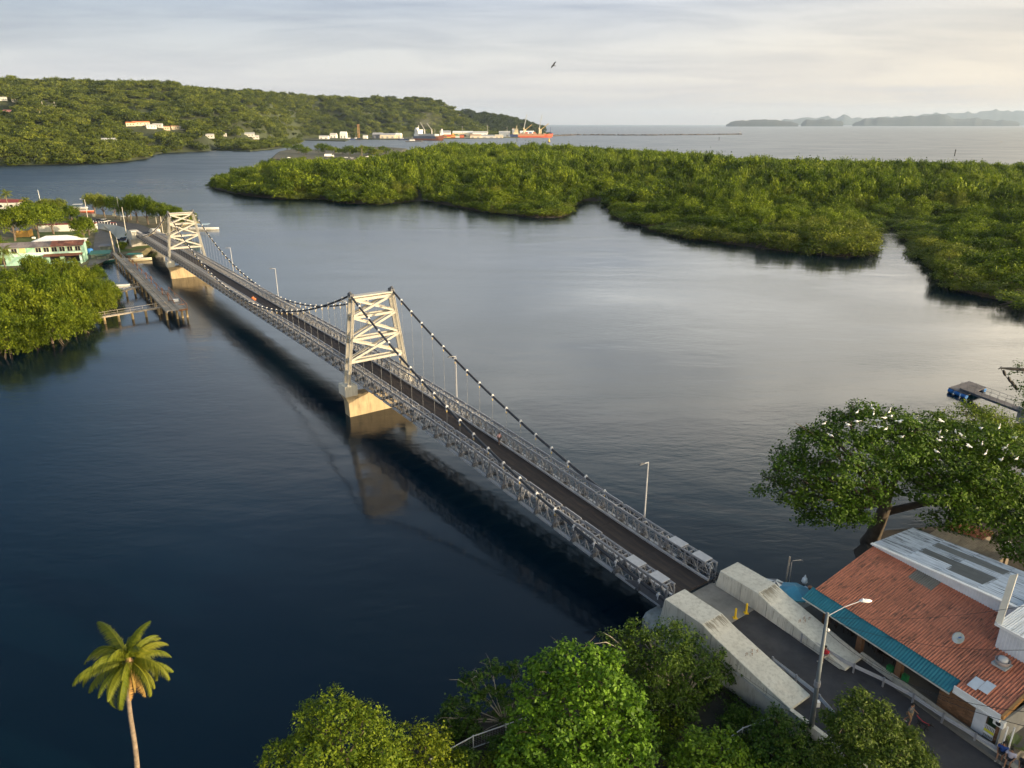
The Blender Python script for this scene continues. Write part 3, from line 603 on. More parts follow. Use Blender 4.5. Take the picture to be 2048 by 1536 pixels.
def deck_mesh(): return MB().box((BAY / 2, 0, -0.03), (BAY - 0.015, 3.98, 0.10)).mesh('deck_panel', deckm)
tm, trm, km, lm, rm, dm = truss_mesh(), transom_mesh(), kerb_mesh(), ledge_mesh(), rail_mesh(), deck_mesh()
plate_m = MB().box((1.35, 0, 1.53), (1.5, 0.98, 0.05)).box((4.1, 0, 1.53), (1.6, 0.98, 0.05)).mesh('top_plate', galv_b)
cap_m = MB().box((BAY / 2, 0.43, 1.55), (BAY - 0.5, 0.13, 0.10)).box((BAY / 2, -0.43, 1.55), (BAY - 0.5, 0.13, 0.10)).mesh('chord_reinforcement', galv)
def place(name, me, t, n, z, sl, flip=False, parent=br):
    o = link(name, me, parent, LB(t, n, z)); o.rotation_euler = (0, -math.atan(sl), math.pi if flip else 0); return o
for i in range(NB):
    t = i * BAY; z0, z1 = deckz(t), deckz(t + BAY); sl = (z1 - z0) / BAY
    place('deck_panel', dm, t, 0, z0, sl)
    for s in (-1, 1):
        place('truss_panel', tm, t, s * 2.62, z0, sl); place('kerb', km, t, s * 2.05, z0, sl); place('handrail', rm, t, s * 2.15, z0, sl)
        o = place('bottom_chord_plate', lm, t + 0.22, s * 3.17, z0 - 0.50, sl)
        if i in (0, NB - 2): place('top_plate', plate_m, t, s * 2.62, z0, sl)
        if i < 2 or i >= NB - 2: pass
        elif 3 <= i < 34 or 50 <= i < NB - 3: place('chord_reinforcement', cap_m, t, s * 2.62, z0 + 0.0, sl)
for i in range(NB + 1): place('transom', trm, i * BAY + (0.13 if i == 0 else -0.13 if i == NB else 0), 0, deckz(i * BAY), 0)
# dark stack of bars low on the outer face of the end bays
for s in (-1, 1):
    for e in (0, 1):
        b = MB()
        for k in range(7):
            t0, t1 = (0.2, 4.6 - 0.25 * k) if e == 0 else (TL - 0.2, TL - 4.6 + 0.25 * k); b.bar(LB(t0, s * 3.22, deckz(t0) - 0.42 + 0.13 * k), LB(t1, s * 3.22, deckz(t1) - 0.42 + 0.13 * k), 0.08, 0.085)
        b.build('tie_bar_stack', steel_dark, br)
# --- main cables with a clamp over every joint, and the hangers below them
cl_b = MB(); cl_b.box((0, 0.0, 0.03), (0.26, 0.30, 0.20)); cl_b.box((0, 0.0, 0.19), (0.10, 0.20, 0.16)); cl_b.box((0, -0.08, -0.24), (0.08, 0.03, 0.30)); cl_b.box((0, 0.08, -0.24), (0.08, 0.03, 0.30)); cl_b.tube([(-0.09, -0.17, 0.10), (-0.09, 0.17, 0.10)], 0.03, 6); cl_b.tube([(0.09, -0.17, 0.10), (0.09, 0.17, 0.10)], 0.03, 6)
cl_me = cl_b.mesh('cable_clamp', plain('clamp paint', (0.58, 0.58, 0.60))); sock_me = MB().lathe([(0.02, -0.62), (0.05, -0.56), (0.05, -0.40), (0.02, -0.34)], n=6).mesh('hanger_socket', plain('brass yellow steel', (0.52, 0.38, 0.14)))
hg_me = MB().tube([(0, 0, 0), (0, 0, 1)], 0.016, 4).mesh('hanger', hangm)
for s in (-1, 1):
    tn_ = lambda t: s * (3.2 if True else 0)
    pts = [LB(t, tn_(t), cabz(t)) for t in np.concatenate([np.arange(-0.9, TT[0], 1.45), [TT[0]], np.arange(TT[0] + 1.45, TT[1], 1.45), [TT[1]], np.arange(TT[1] + 1.45, TL + 1, 1.45)])]
    ca = MB().tube(pts, 0.15, 8).build('main_cable', cablem, br, True)
    for i in range(1, NB):
        t = i * BAY; zc = cabz(t); zd = deckz(t) - 0.1
        if i in (21, 63): continue
        c = link('cable_clamp', cl_me, ca, LB(t, s * 3.2, zc)); c.rotation_euler = (0, -math.atan((cabz(t + 0.3) - cabz(t - 0.3)) / 0.6) * 0.5, 0)
        if zc - zd > 1.2:
            k = link('hanger_socket', sock_me, ca, LB(t, s * 3.2, zc)); h = link('hanger', hg_me, br, LB(t, s * 3.2, zd)); h.scale = (1, 1, zc - zd - 0.7)
    for t in (0.75,):
        link('cable_clamp', cl_me, ca, LB(t, s * 3.22, cabz(t) + 0.02))
# --- towers
def hcol(b, p, q, w=0.40):
    b.bar(p, q, w * 0.30, w * 0.80); y = Vector((0, 1, 0)); x = Vector((1, 0, 0))
    for o in (-1, 1): b.bar(Vector(p) + y * o * w * 0.5, Vector(q) + y * o * w * 0.5, 0.05, w, up=(1, 0, 0))
for ti, t0 in enumerate(TT):
    zb = 4.85 if ti == 0 else 4.75; zt = 17.45; lv = [zt, zt - 2.55, zt - 5.75, zt - 9.0]
    hn = lambda z: 3.0 + 1.72 * (zt - z) / (zt - zb)
    tw = tag(MB().box(LB(t0, 0, zt + 0.08), (1.30, 6.7, 0.16)).build('tower', cream, br))
    for s in (-1, 1):
        for dt in (-0.62, 0.62):
            b = MB(); p, q = LB(t0 + dt, s * hn(zb), zb), LB(t0 + dt, s * hn(zt), zt)
            for o in (-1, 1): b.bar(p + Vector((0, o * 0.17, 0)), q + Vector((0, o * 0.17, 0)), 0.06, 0.36, up=(1, 0, 0)); 
            b.bar(p, q, 0.30, 0.07, up=(0, 1, 0)); b.box(p + Vector((0, 0, 0.05)), (0.62, 0.62, 0.10)); b.build('leg', cream, tw)
        b = MB()
        for z in lv[1:] + [zb + 1.9]: b.bar(LB(t0 - 0.62, s * hn(z), z), LB(t0 + 0.62, s * hn(z), z), 0.22, 0.18)
        b.build('leg_strut', cream, tw)
        MB().box(LB(t0, s * 3.12, zt + 0.34), (1.0, 0.55, 0.36)).tube([LB(t0 - 0.45, s * 3.2, zt + 0.33), LB(t0, s * 3.2, zt + 0.62), LB(t0 + 0.45, s * 3.2, zt + 0.33)], 0.22, 8).build('cable_saddle', steel_dark, tw)
    for dt in (-0.62, 0.62):
        for k, z in enumerate(lv):
            hh = 0.34 if k == 0 else 0.28; b = MB(); p, q = LB(t0 + dt, -hn(z), z - hh / 2), LB(t0 + dt, hn(z), z - hh / 2)
            b.bar(p, q, 0.30, 0.06); b.bar(p - Vector((0, 0, hh)), q - Vector((0, 0, hh)), 0.30, 0.06); b.bar(p - Vector((0, 0, hh / 2)), q - Vector((0, 0, hh / 2)), 0.06, hh); b.build('crossbeam', cream, tw)
        for z1, z0 in zip(lv, lv[1:]):
            for s in (-1, 1):
                off = 0.05 * s; b = MB(); p, q = LB(t0 + dt + off, -s * (hn(z1) - 0.15), z1 - 0.35), LB(t0 + dt + off, s * (hn(z0) - 0.15), z0 - 0.05); b.bar(p, q, 0.10, 0.26); b.bar(p + Vector((0, 0, 0.14)), q + Vector((0, 0, 0.14)), 0.24, 0.05); b.bar(p - Vector((0, 0, 0.14)), q - Vector((0, 0, 0.14)), 0.24, 0.05); b.build('diagonal_brace', cream, tw)
    # --- pier under the tower
    b = MB(); w0, w1 = 0.85, 1.2
    poly = [(-4.95, -1.5), (4.95, -1.5), (5.05, 2.2), (5.45, 3.1), (5.45, 3.3), (-5.45, 3.3), (-5.45, 3.1), (-5.05, 2.2)]
    V = [LB(t0 - w0, n_, z) for n_, z in poly] + [LB(t0 + w0, n_, z) for n_, z in poly]; m = len(poly)
    b.add(V, [tuple(range(m)), tuple(range(m, 2 * m))[::-1]] + [(i, m + i, m + (i + 1) % m, (i + 1) % m) for i in range(m)])
    pr = b.build('pier', pier_mat, br)
    for s in (-1, 1): MB().box(LB(t0, s * 4.62, (3.302 + zb) / 2), (2 * w1, 1.9, zb - 3.302)).box(LB(t0, s * 4.62, zb + 0.04), (1.9, 0.9, 0.08)).build('pier_cap', concrete_pale, pr)
# --- lamps that stand along the right-hand side
def bridge_lamp(t, label):
    z = deckz(t) + 0.9; L_ = thing('bridge_lamp', label, 'street lamp', B(t, 3.22, z), ROTB, 'lamps along the bridge')
    MB().tube([(0, 0, 0), (0, 0, 6.3)], [0.085, 0.055], 7).build('pole', galv_b, L_); MB().box((0, 0, 0.1), (0.3, 0.3, 0.5)).build('bracket', galv_b, L_)
    MB().bar((0, 0, 6.25), (0, 0.62, 6.32), 0.06).build('arm', galv_b, L_); MB().box((0, 0.85, 6.33), (0.22, 0.6, 0.09)).box((0, 0.85, 6.40), (0.12, 0.3, 0.06)).build('lamp_head', steel_dark, L_)
for t, lab in ((8.9, 'thin pole lamp on the bridge nearest the shore blocks'), (43.3, 'thin pole lamp on the bridge just before the near tower'), (78.5, 'thin pole lamp seen through the near tower bracing'), (114.8, 'thin pole lamp on the bridge beside the cable low point'), (148.1, 'thin pole lamp on the bridge midway to the far tower'), (180, 'thin pole lamp on the bridge beside the far tower'), (214, 'thin pole lamp seen behind the far tower, furthest on the bridge')): bridge_lamp(t, lab)

# ================================================================== near bank, abutment and road
def gxy(x, y): p = G(x, y, 0); return (p.x, p.y)
def bxy(t, n): p = B(t, n); return (p.x, p.y)
bank_poly = [bxy(-0.2, 5.6), bxy(-2.2, 7.2), bxy(-4.2, 9.3), bxy(-6.2, 12), bxy(-6.6, 16), bxy(-4.8, 20), bxy(-2.6, 22.5), bxy(-2.6, 26), (54, 66), (64, 78), (90, 92), (170, 110), (190, -40), (-60, -40), (-60, 24), (-30, 30.5), (-22.5, 32.2), (-16, 31.8), gxy(480, 1640), gxy(700, 1560), gxy(880, 1500), gxy(1000, 1442), gxy(1180, 1345), gxy(1285, 1272), bxy(-0.2, -5.6)]
land('near_bank', bank_poly, 1.35, soil, 1.6, -1.2, 'dark earthen near bank under the trees')
_rt = [(-4.65, 3.40), (-12.6, 2.85), (-20, 2.5), (-34, 2.3), (-60, 2.2)]
def roadz(t): return float(np.interp(-t, [-a for a, _ in _rt], [z for _, z in _rt]))
def strip(ts, nl, nr, zf, thick=None):
    b = MB(); V = []
    for t in ts: V += [B(t, nl(t), zf(t)), B(t, nr(t), zf(t))]
    F = [(2 * i, 2 * i + 2, 2 * i + 3, 2 * i + 1) for i in range(len(ts) - 1)]
    return b.add(V, [f[::-1] for f in F])
ts = [-4.65, -6, -8, -10, -12.6, -15, -17.5, -20, -25, -34, -60]
ncurb = lambda t: float(np.interp(-t, [4.65, 12.5, 23.3, 60], [4.3, 4.52, 3.42, 0.5]))
tag(strip(ts, lambda t: -4.35, lambda t: ncurb(t) + 0.2, roadz).build('road', asphalt), 'dark asphalt road leading off the bridge', kind='structure')
b = strip(ts, lambda t: -4.6, lambda t: ncurb(t) + 0.4, lambda t: roadz(t) - 0.02); nV = len(b.v); b.v += [(x, y, -1.0) for x, y, z in b.v[:nV]]
for i in range(len(ts) - 1): b.f += [(2 * i, 2 * i + 2, nV + 2 * i + 2, nV + 2 * i), (2 * i + 3, 2 * i + 1, nV + 2 * i + 1, nV + 2 * i + 3)]; b.m += [0, 0]
tag(b.build('road_bed', concrete), 'concrete faced embankment under the road', kind='structure')
# slab between the blocks
tag(MB().add([B(-0.28, -2.14, 3.44), B(-0.28, 2.14, 3.44), B(-4.66, 2.14, 3.44), B(-4.66, -2.14, 3.44)] + [B(-0.28, -2.14, 2.4), B(-0.28, 2.14, 2.4), B(-4.66, 2.14, 2.4), B(-4.66, -2.14, 2.4)], [(3, 2, 1, 0), (0, 1, 5, 4), (2, 3, 7, 6)]).build('approach_slab', M('slab concrete', (0.26, 0.235, 0.205), 0.9, 0.2, 0.5, 0.01, 9, stain=(0.13, 0.11, 0.09), stain_amt=0.5, stain_scale=(0.4, 0.4, 1))), 'bare concrete slab between bridge deck and asphalt', kind='structure')
# oil stain on the asphalt: a thin irregular patch
c = G(1556, 1292, 3.02); V = [c + Vector((0, 0, 0.022))]
pp = [(1538, 1279), (1547, 1282), (1555, 1284), (1560, 1290), (1570, 1294), (1573, 1299), (1566, 1301), (1558, 1297), (1549, 1293), (1545, 1289), (1540, 1290), (1537, 1285)]
V += [G(x, y, 3.02 + 0.022) for x, y in pp]
tag(MB().add(V, [(0, i + 1, (i + 1) % len(pp) + 1) for i in range(len(pp))]).build('oil_stain', plain('oil stain', (0.018, 0.018, 0.020), 0.7)), 'dark irregular stain on the asphalt between the blocks', kind='structure')

def tprism(prof, n0, n1, name, mats, parent=None, inset=None):
    """profile in (t, z) pushed from n0 to n1"""
    V = [B(t, n0, z) for t, z in prof] + [B(t, n1, z) for t, z in prof]; m = len(prof)
    F = [tuple(range(m)), tuple(range(m, 2 * m))[::-1]] + [(i, m + i, m + (i + 1) % m, (i + 1) % m) for i in range(m)]
    me = MB().add(V, F); o = me.build(name, mats, parent)
    bm = bmesh.new(); bm.from_mesh(o.data); bmesh.ops.recalc_face_normals(bm, faces=bm.faces); bmesh.ops.bevel(bm, geom=[e for e in bm.edges if e.calc_face_angle(0) > 0.25], offset=0.03, segments=1, affect='EDGES'); bm.to_mesh(o.data); bm.free(); return o
prof = [(-0.55, -1), (-0.62, 3.0), (-1.0, 5.05), (-4.75, 5.05), (-6.1, 4.63), (-12.6, 3.2), (-12.62, 3.02), (-12.2, 2.9), (-12.2, -1)]
for s, lab in ((-1, 'pale concrete cable anchor block with sloping top, above the trees'), (1, 'pale concrete cable anchor block with sloping top, beside the teal awning')):
    a = thing('anchor_block', lab, 'anchor block', group='cable anchor blocks at the near bridge end')
    tprism(prof, s * 2.16, s * 4.44, 'block', concrete_pale, a)
    # formwork joints stand a little proud of the faces, and dark weather streaks run below the crest
    b = MB(); n_ = s * 4.445 if s < 0 else s * 2.155
    for z in (1.9, 3.2): b.bar(B(-0.75, n_, z), B(-12.1 if z < 3 else -12.3, n_, z), 0.02, 0.03)
    for t in (-3.2, -5.7, -8.2, -10.7): b.bar(B(t, n_, 0.2), B(t, n_, float(np.interp(-t, [1, 4.75, 6.1, 12.6], [5.0, 5.0, 4.6, 3.15]))), 0.02, 0.03)
    b.build('formwork_joint', plain('joint shadow concrete', (0.20, 0.195, 0.185), 0.9), a)  # joint strips in a darker grey
    st_ = MB(); rs_ = random.Random(60 + s); pz = lambda t: float(np.interp(-t, [1.0, 4.75, 6.1, 12.6], [5.05, 5.05, 4.63, 3.2]))
    for k in range(46):                                            # run-off streaks below the crest and down the visible side
        t0_ = -4.76 - abs(rs_.gauss(0, 0.12)); L_ = rs_.uniform(0.2, 1.15) * rs_.uniform(0.5, 1); n0_ = rs_.uniform(2.25, 4.3) * s; w_ = rs_.uniform(0.02, 0.07)
        q = [(t0_, n0_ - w_), (t0_, n0_ + w_), (t0_ - L_, n0_ + w_ * 0.3), (t0_ - L_, n0_ - w_ * 0.3)]; V = [B(a_, c_, pz(a_) + 0.006) for a_, c_ in q]
        st_.add(V, [(0, 1, 2, 3)] if True else [])
    for k in range(34):
        t0_ = rs_.uniform(-12.2, -1.1); L_ = rs_.uniform(0.15, 1.5) * rs_.random(); w_ = rs_.uniform(0.01, 0.035); z0_ = pz(t0_) - rs_.uniform(0.04, 0.5); nn0 = n_ + (-0.008 if s < 0 else -0.008)
        st_.add([B(t0_ - w_, nn0, z0_), B(t0_ + w_, nn0, z0_), B(t0_ + w_ * .4, nn0, z0_ - L_), B(t0_ - w_ * .4, nn0, z0_ - L_)], [(0, 1, 2, 3)])
    tag(st_.build('weather_streak', plain('streak grime', (0.34, 0.31, 0.25), 0.9), a), kind='stuff')
    b = MB()
    for k in range(4):
        p = B(-8.2 - 0.25 * (k % 2), s * 3.2 + 0.3 * (k - 1.5), 4.17); b.tube([p, p + Vector((0, 0, 0.22)), p + Vector((0.12, 0.05, 0.24)), p + Vector((0.12, 0.05, 0))], 0.018, 5)
    b.build('lifting_loop', rust, a)
sh = thing('bearing_shelf', 'grey concrete footing shelf carrying the near bridge end', 'abutment'); V = []
pl_ = [(1.1, -4.2), (0.7, -5.0), (-0.9, -5.5), (-3.5, -5.5), (-3.5, 5.5), (-0.9, 5.5), (0.7, 5.0), (1.1, 4.2)]
mb = MB().add([B(t, n, -1.2) for t, n in pl_] + [B(t, n, 2.35) for t, n in pl_] + [B(t - 0.25 if t > 0 else t, n * 0.97, 2.68) for t, n in pl_], [tuple(range(16, 24))] + [(i, (i + 1) % 8, 8 + (i + 1) % 8, 8 + i) for i in range(8)] + [(8 + i, 8 + (i + 1) % 8, 16 + (i + 1) % 8, 16 + i) for i in range(8)])
mb.build('shelf', concrete, sh)
def wall_run(name, label, ts, nf, zf, w, h, mat, cat='wall'):
    for k in range(len(ts) - 1): pass
    V = []; 
    for t in ts:
        z = zf(t); V += [B(t, nf(t), z - 1.8), B(t, nf(t), z + h), B(t, nf(t) + w, z + h), B(t, nf(t) + w, z - 1.8)]
    F = [(4 * i + j, 4 * i + (j + 1) % 4, 4 * i + 4 + (j + 1) % 4, 4 * i + 4 + j) for i in range(len(ts) - 1) for j in range(4)] + [(3, 2, 1, 0), (4 * len(ts) - 4, 4 * len(ts) - 3, 4 * len(ts) - 2, 4 * len(ts) - 1)]
    o = MB().add(V, F).build(name, mat); bm = bmesh.new(); bm.from_mesh(o.data); bmesh.ops.recalc_face_normals(bm, faces=bm.faces); bm.to_mesh(o.data); bm.free(); return tag(o, label, cat)
wall_run('retaining_wall', 'low pale concrete wall edging the road behind the lamp post', [-12.65, -16, -20, -30, -50], lambda t: -4.62, roadz, 0.32, 0.42, concrete_pale)
wall_run('kerb_wall', 'low cream kerb wall between the guardrail and the restaurant', [-12.3, -15, -18, -21, -24, -32, -50], lambda t: ncurb(t), roadz, 0.34, 0.36, concrete_pale)
pipe_m = plain('galvanised pipe', (0.42, 0.43, 0.45), 0.45)
# yellow bollards
for (x, y), lab in (((1470, 1236), 'yellow bollard nearer the left anchor block, in a patch of soil'), ((1492, 1226), 'yellow bollard nearer the right anchor block')):
    p = G(x, y, 3.44); t = thing('bollard', lab, 'bollard', p, group='yellow bollards on the slab')
    MB().lathe([(0.085, 0), (0.085, 0.86), (0.06, 0.92)], n=10).build('post', yellow, t); MB().box((0, 0, 0.02), (0.34, 0.34, 0.04)).build('base_plate', yellow, t)
# guardrails
def wbeam(pts, label, extra_end=True):
    g = thing('guardrail', label, 'guardrail')
    prof = [(-0.02, -0.16), (0.03, -0.12), (0.03, -0.07), (-0.03, -0.02), (-0.03, 0.02), (0.03, 0.07), (0.03, 0.12), (-0.02, 0.16)]
    V = []; L = len(prof)
    for i, p in enumerate(pts):
        d_ = (pts[min(i + 1, len(pts) - 1)] - pts[max(i - 1, 0)]); nn_ = Vector((-d_.y, d_.x, 0)).normalized()
        V += [p + nn_ * o + Vector((0, 0, z)) for o, z in prof] + [p + nn_ * (o - 0.012) + Vector((0, 0, z)) for o, z in prof]
    F = []
    for i in range(len(pts) - 1):
        for k in range(L - 1):
            a = i * 2 * L + k; c = a + 2 * L; F.append((a, c, c + 1, a + 1)); a += L; c += L; F.append((a, a + 1, c + 1, c))
        for k in (0, L - 1):
            a = i * 2 * L + k; F.append((a, a + L, a + 3 * L, a + 2 * L))
    MB().add(V, F).build('beam', galv_b, g)
    pm = MB().box((0, 0, -0.45), (0.12, 0.09, 1.3)).box((0.0, 0.06, 0), (0.11, 0.06, 0.26)).mesh('post', galv)
    acc = 0; last = pts[0]
    for i in range(1, len(pts)):
        seg = (pts[i] - pts[i - 1]).length; k = 0.4 if i == 1 else 0
        while acc + (seg if False else 0) <= 1e9:
            dd = acc if i == 1 and k else acc
            if dd > seg: acc = dd - seg; break
            q = pts[i - 1].lerp(pts[i], dd / seg); o = link('post', pm, g, q); d_ = pts[i] - pts[i - 1]; o.rotation_euler = (0, 0, math.atan2(d_.y, d_.x)); acc = dd + 2.0
    return g
def rz(p, h):
    t = -((Vector((p.x, p.y, 0)) - O2).dot(D2)); return Vector((p.x, p.y, roadz(t) + h))
rp = [(1604, 1272, 3.7), (1650, 1298, 3.6), (1693, 1324, 3.5), (1761, 1355, 3.4), (1818, 1387, 3.25), (1901, 1441, 3.15), (1995, 1497, 3.1), (2070, 1548, 3.05)]
wbeam([rz(G(x, y, z), 0.62) for x, y, z in rp], 'long steel guardrail along the restaurant side of the road')
wbeam([rz(G(x, y, z), 0.62) for x, y, z in [(1545, 1320, 3.6), (1592, 1355, 3.5), (1628, 1382, 3.45), (1664, 1421, 3.4), (1700, 1462, 3.3), (1760, 1530, 3.2)]], 'short steel guardrail bending behind the lamp post')

# foreground lamp post with its arm and wires
p0 = G(1622, 1455, 3.0); sc_ = AY(1655, 1226, p0.y); Hh = sc_.z - p0.z
lp = thing('lamp_post', 'tall grey steel lamp post with slanted arm at the road edge', 'street lamp', p0)
top = Vector((sc_.x - p0.x, 0.0, Hh)); MB().tube([(0, 0, 0), top * 0.35, top], [0.17, 0.14, 0.10], 10).build('pole', plain('lamp post steel', (0.115, 0.135, 0.15), 0.5, scale=1.0), lp, True)
hd = AY(1724, 1201, p0.y + 0.6) - p0
MB().tube([top - Vector((0, 0, 0.25)), top.lerp(hd, 0.5), hd], 0.028, 6).build('arm', galv_b, lp)
MB().ell(hd + Vector((0.22, 0, -0.02)), (0.42, 0.16, 0.10), 10, 6).box(hd + Vector((0.05, 0, 0.07)), (0.10, 0.10, 0.12)).build('lamp_head', white, lp, True)
MB().box(top * 0.22 + Vector((0.22, 0, 0)), (0.22, 0.25, 0.4)).build('junction_box', white, lp); MB().lathe([(0.05, -0.1), (0.10, 0), (0.05, 0.1)], top * 0.86 + Vector((0.2, 0, 0)), 8).build('insulator', white, lp)
MB().lathe([(0.20, -0.2), (0.20, 0.2)], top * 0.40, 10).build('clamp_band', galv, lp)
wires = [(top * 0.9, AY(2060, 1455, 24) - p0, 1.0), (top * 0.86, AY(2060, 1425, 25) - p0, 1.2), (top * 0.95, AY(2060, 1300, 30) - p0, 0.7), (top * 0.97, AY(2060, 1210, 33) - p0, 0.5)]
for a_, c_, sag in wires: MB().tube([a_.lerp(c_, k / 10) - Vector((0, 0, sag * 4 * (k / 10) * (1 - k / 10))) for k in range(11)], 0.014, 4).build('wire', black, lp)

# ================================================================== restaurant
E1 = (D2 - N2 * 0.097).normalized(); E2 = (N2 + D2 * 0.097).normalized(); RO = B(-7.1, 4.66); RA = math.atan2(E1.y, E1.x)
def roofmat(name, col, streak, amt, sx=14, sy=1.2, rnd=0.10, thr=(0.50, 0.66), rough=0.7, alt=None):
    m = bpy.data.materials.new(name); m.use_nodes = True; nt = m.node_tree; nt.nodes.clear(); o = N(nt, 'ShaderNodeOutputMaterial')
    tc = N(nt, 'ShaderNodeTexCoord'); oi = N(nt, 'ShaderNodeObjectInfo'); r50 = math_(nt, 'MULTIPLY', oi.outputs['Random'], 57.0)
    ad = N(nt, 'ShaderNodeVectorMath', operation='ADD', ins={0: N(nt, 'ShaderNodeMapping', ins={0: tc.outputs['Object'], 3: (sx, sy, 0)}).outputs[0], 1: N(nt, 'ShaderNodeCombineXYZ', ins={0: r50, 1: r50, 2: r50}).outputs[0]})
    n = N(nt, 'ShaderNodeTexNoise', ins={'Vector': ad.outputs[0], 'Scale': 1.0, 'Detail': 5.0, 'Roughness': 0.6})
    a2 = N(nt, 'ShaderNodeVectorMath', operation='ADD', ins={0: N(nt, 'ShaderNodeMapping', ins={0: tc.outputs['Object'], 3: (1.5, 2.2, 0)}).outputs[0], 1: N(nt, 'ShaderNodeCombineXYZ', ins={0: r50, 1: 3.0, 2: r50}).outputs[0]})
    n2 = N(nt, 'ShaderNodeTexNoise', ins={'Vector': a2.outputs[0], 'Scale': 1.0, 'Detail': 6.0, 'Roughness': 0.6})
    c = ramp(nt, n2.outputs[0], [(0.3, tuple(x * 0.85 for x in col)), (0.7, alt or tuple(min(1, x * 1.18) for x in col))])
    f = math_(nt, 'MULTIPLY', math_(nt, 'MULTIPLY', ramp(nt, n.outputs[0], [(thr[0], (0, 0, 0)), (thr[1], (1, 1, 1))]), ramp(nt, n2.outputs[0], [(0.40, (0.1, 0.1, 0.1)), (0.62, (1, 1, 1))])), amt)
    c = mixc(nt, f, c, C4(streak)); v = math_(nt, 'MULTIPLY_ADD', oi.outputs['Random'], 2 * rnd); v.node.inputs[2].default_value = 1 - rnd
    c = N(nt, 'ShaderNodeHueSaturation', ins={'Value': v, 'Color': c}).outputs[0]
    b = N(nt, 'ShaderNodeBsdfPrincipled', ins={'Base Color': c, 'Roughness': rough, 'Specular IOR Level': 0.3}); nt.links.new(b.outputs[0], o.inputs[0]); return m
red_r = roofmat('red corrugated roof', (0.54, 0.195, 0.115), (0.075, 0.045, 0.035), 0.92, sx=18, sy=1.5, rnd=0.12, thr=(0.44, 0.56))
white_r = roofmat('white corrugated roof', (0.66, 0.675, 0.69), (0.10, 0.10, 0.10), 0.9, 8, 0.8, 0.06, (0.49, 0.60))
teal_r = roofmat('teal corrugated roof', (0.028, 0.165, 0.21), (0.02, 0.09, 0.12), 0.4, 3, 1.0, 0.05)
grey_r = roofmat('grey corrugated roof', (0.22, 0.22, 0.205), (0.09, 0.085, 0.075), 0.8, 5, 1.5, 0.15)
rust_r = roofmat('rusty corrugated roof', (0.20, 0.075, 0.045), (0.30, 0.28, 0.25), 0.5, 6, 1.3, 0.25)
dull_r = roofmat('clear roof panel', (0.20, 0.19, 0.165), (0.10, 0.09, 0.07), 0.7, 5, 1.0, 0.1)
def corr(name, mat, waves=6, amp=0.035, sub=4):
    b = MB(); k = waves * sub; V = []
    for i in range(k + 1):
        x = i / k; z = amp * math.sin(2 * math.pi * waves * x); V += [(x, 0, z), (x, 1, z)]
    V += [(x, y, z - 0.012) for x, y, z in V]; o = 2 * (k + 1)
    F = [(2 * i, 2 * i + 2, 2 * i + 3, 2 * i + 1) for i in range(k)] + [(o + 2 * i, o + 2 * i + 1, o + 2 * i + 3, o + 2 * i + 2) for i in range(k)] + [(2 * i, o + 2 * i, o + 2 * i + 2, 2 * i + 2) for i in range(k)]
    return b.add(V, F).mesh(name, mat)
def sheet_roof(parent, P0, eu, ev, nu, nv, me, skip=None, alt=None, name='roof_sheet', lap=0.06, rs=None):
    """nu sheets side by side along eu, nv rows up ev; each sheet laps over the one below"""
    P0, eu, ev = Vector(P0), Vector(eu), Vector(ev); nn = eu.cross(ev).normalized(); rd = rs or random.Random(3)
    for j in range(nv):
        for i in range(nu):
            if skip and (i, j) in skip: continue
            a = eu / nu; b_ = ev / nv; p = P0 + a * i + b_ * j + nn * (rd.uniform(0, 0.006))
            bb = b_ * (1 + (lap if j < nv - 1 else 0)) - nn * 0.0 ; mat = Matrix(((a.x * 0.998, bb.x, nn.x, p.x), (a.y * 0.998, bb.y, nn.y, p.y), (a.z * 0.998, bb.z, nn.z, p.z), (0, 0, 0, 1)))
            # lift the lower edge so it laps the row beneath
            lift = nn * (0.022); mat[0][3] += lift.x; mat[1][3] += lift.y; mat[2][3] += lift.z
            mat[0][1] -= nn.x * 0.02; mat[1][1] -= nn.y * 0.02; mat[2][1] -= nn.z * 0.02
            o = link(name, alt[(i, j)] if alt and (i, j) in alt else me, parent); o.matrix_local = mat
rest = thing('restaurant', 'restaurant with red corrugated roof and teal awning beside the road', 'restaurant', RO, RA)
c_red, c_white, c_teal, c_grey, c_rust, c_dull = corr('roof_sheet', red_r, 5), corr('roof_sheet', white_r, 7, 0.016), corr('awning_sheet', teal_r, 5, 0.018), corr('roof_sheet', grey_r, 5, 0.022), corr('roof_sheet', rust_r, 5, 0.022), corr('roof_sheet', dull_r, 6, 0.03)
FLZ = 2.72
MB().box((7.4, 7.0, (FLZ + 0) / 2), (16.6, 14.2, FLZ)).build('floor', M('terrace floor', (0.15, 0.14, 0.125), 0.9, 0.2, 0.6), rest)
sheet_roof(rest, (0.0, 0.0, 5.0), (11.75, 0, 0), (0, 1.12, 0.57), 11, 1, c_teal, name='awning_sheet', rs=random.Random(5))
MB().box((5.85, 0.03, 4.92), (11.8, 0.05, 0.11)).build('awning_beam', plain('pale trim', (0.55, 0.53, 0.47)), rest)
sheet_roof(rest, (0.30, 1.02, 5.60), (14.40, 0, 0), (0, 6.9, 1.86), 15, 5, c_red, alt={(0 + i, 4): c_dull for i in (4, 5)}, rs=random.Random(6))
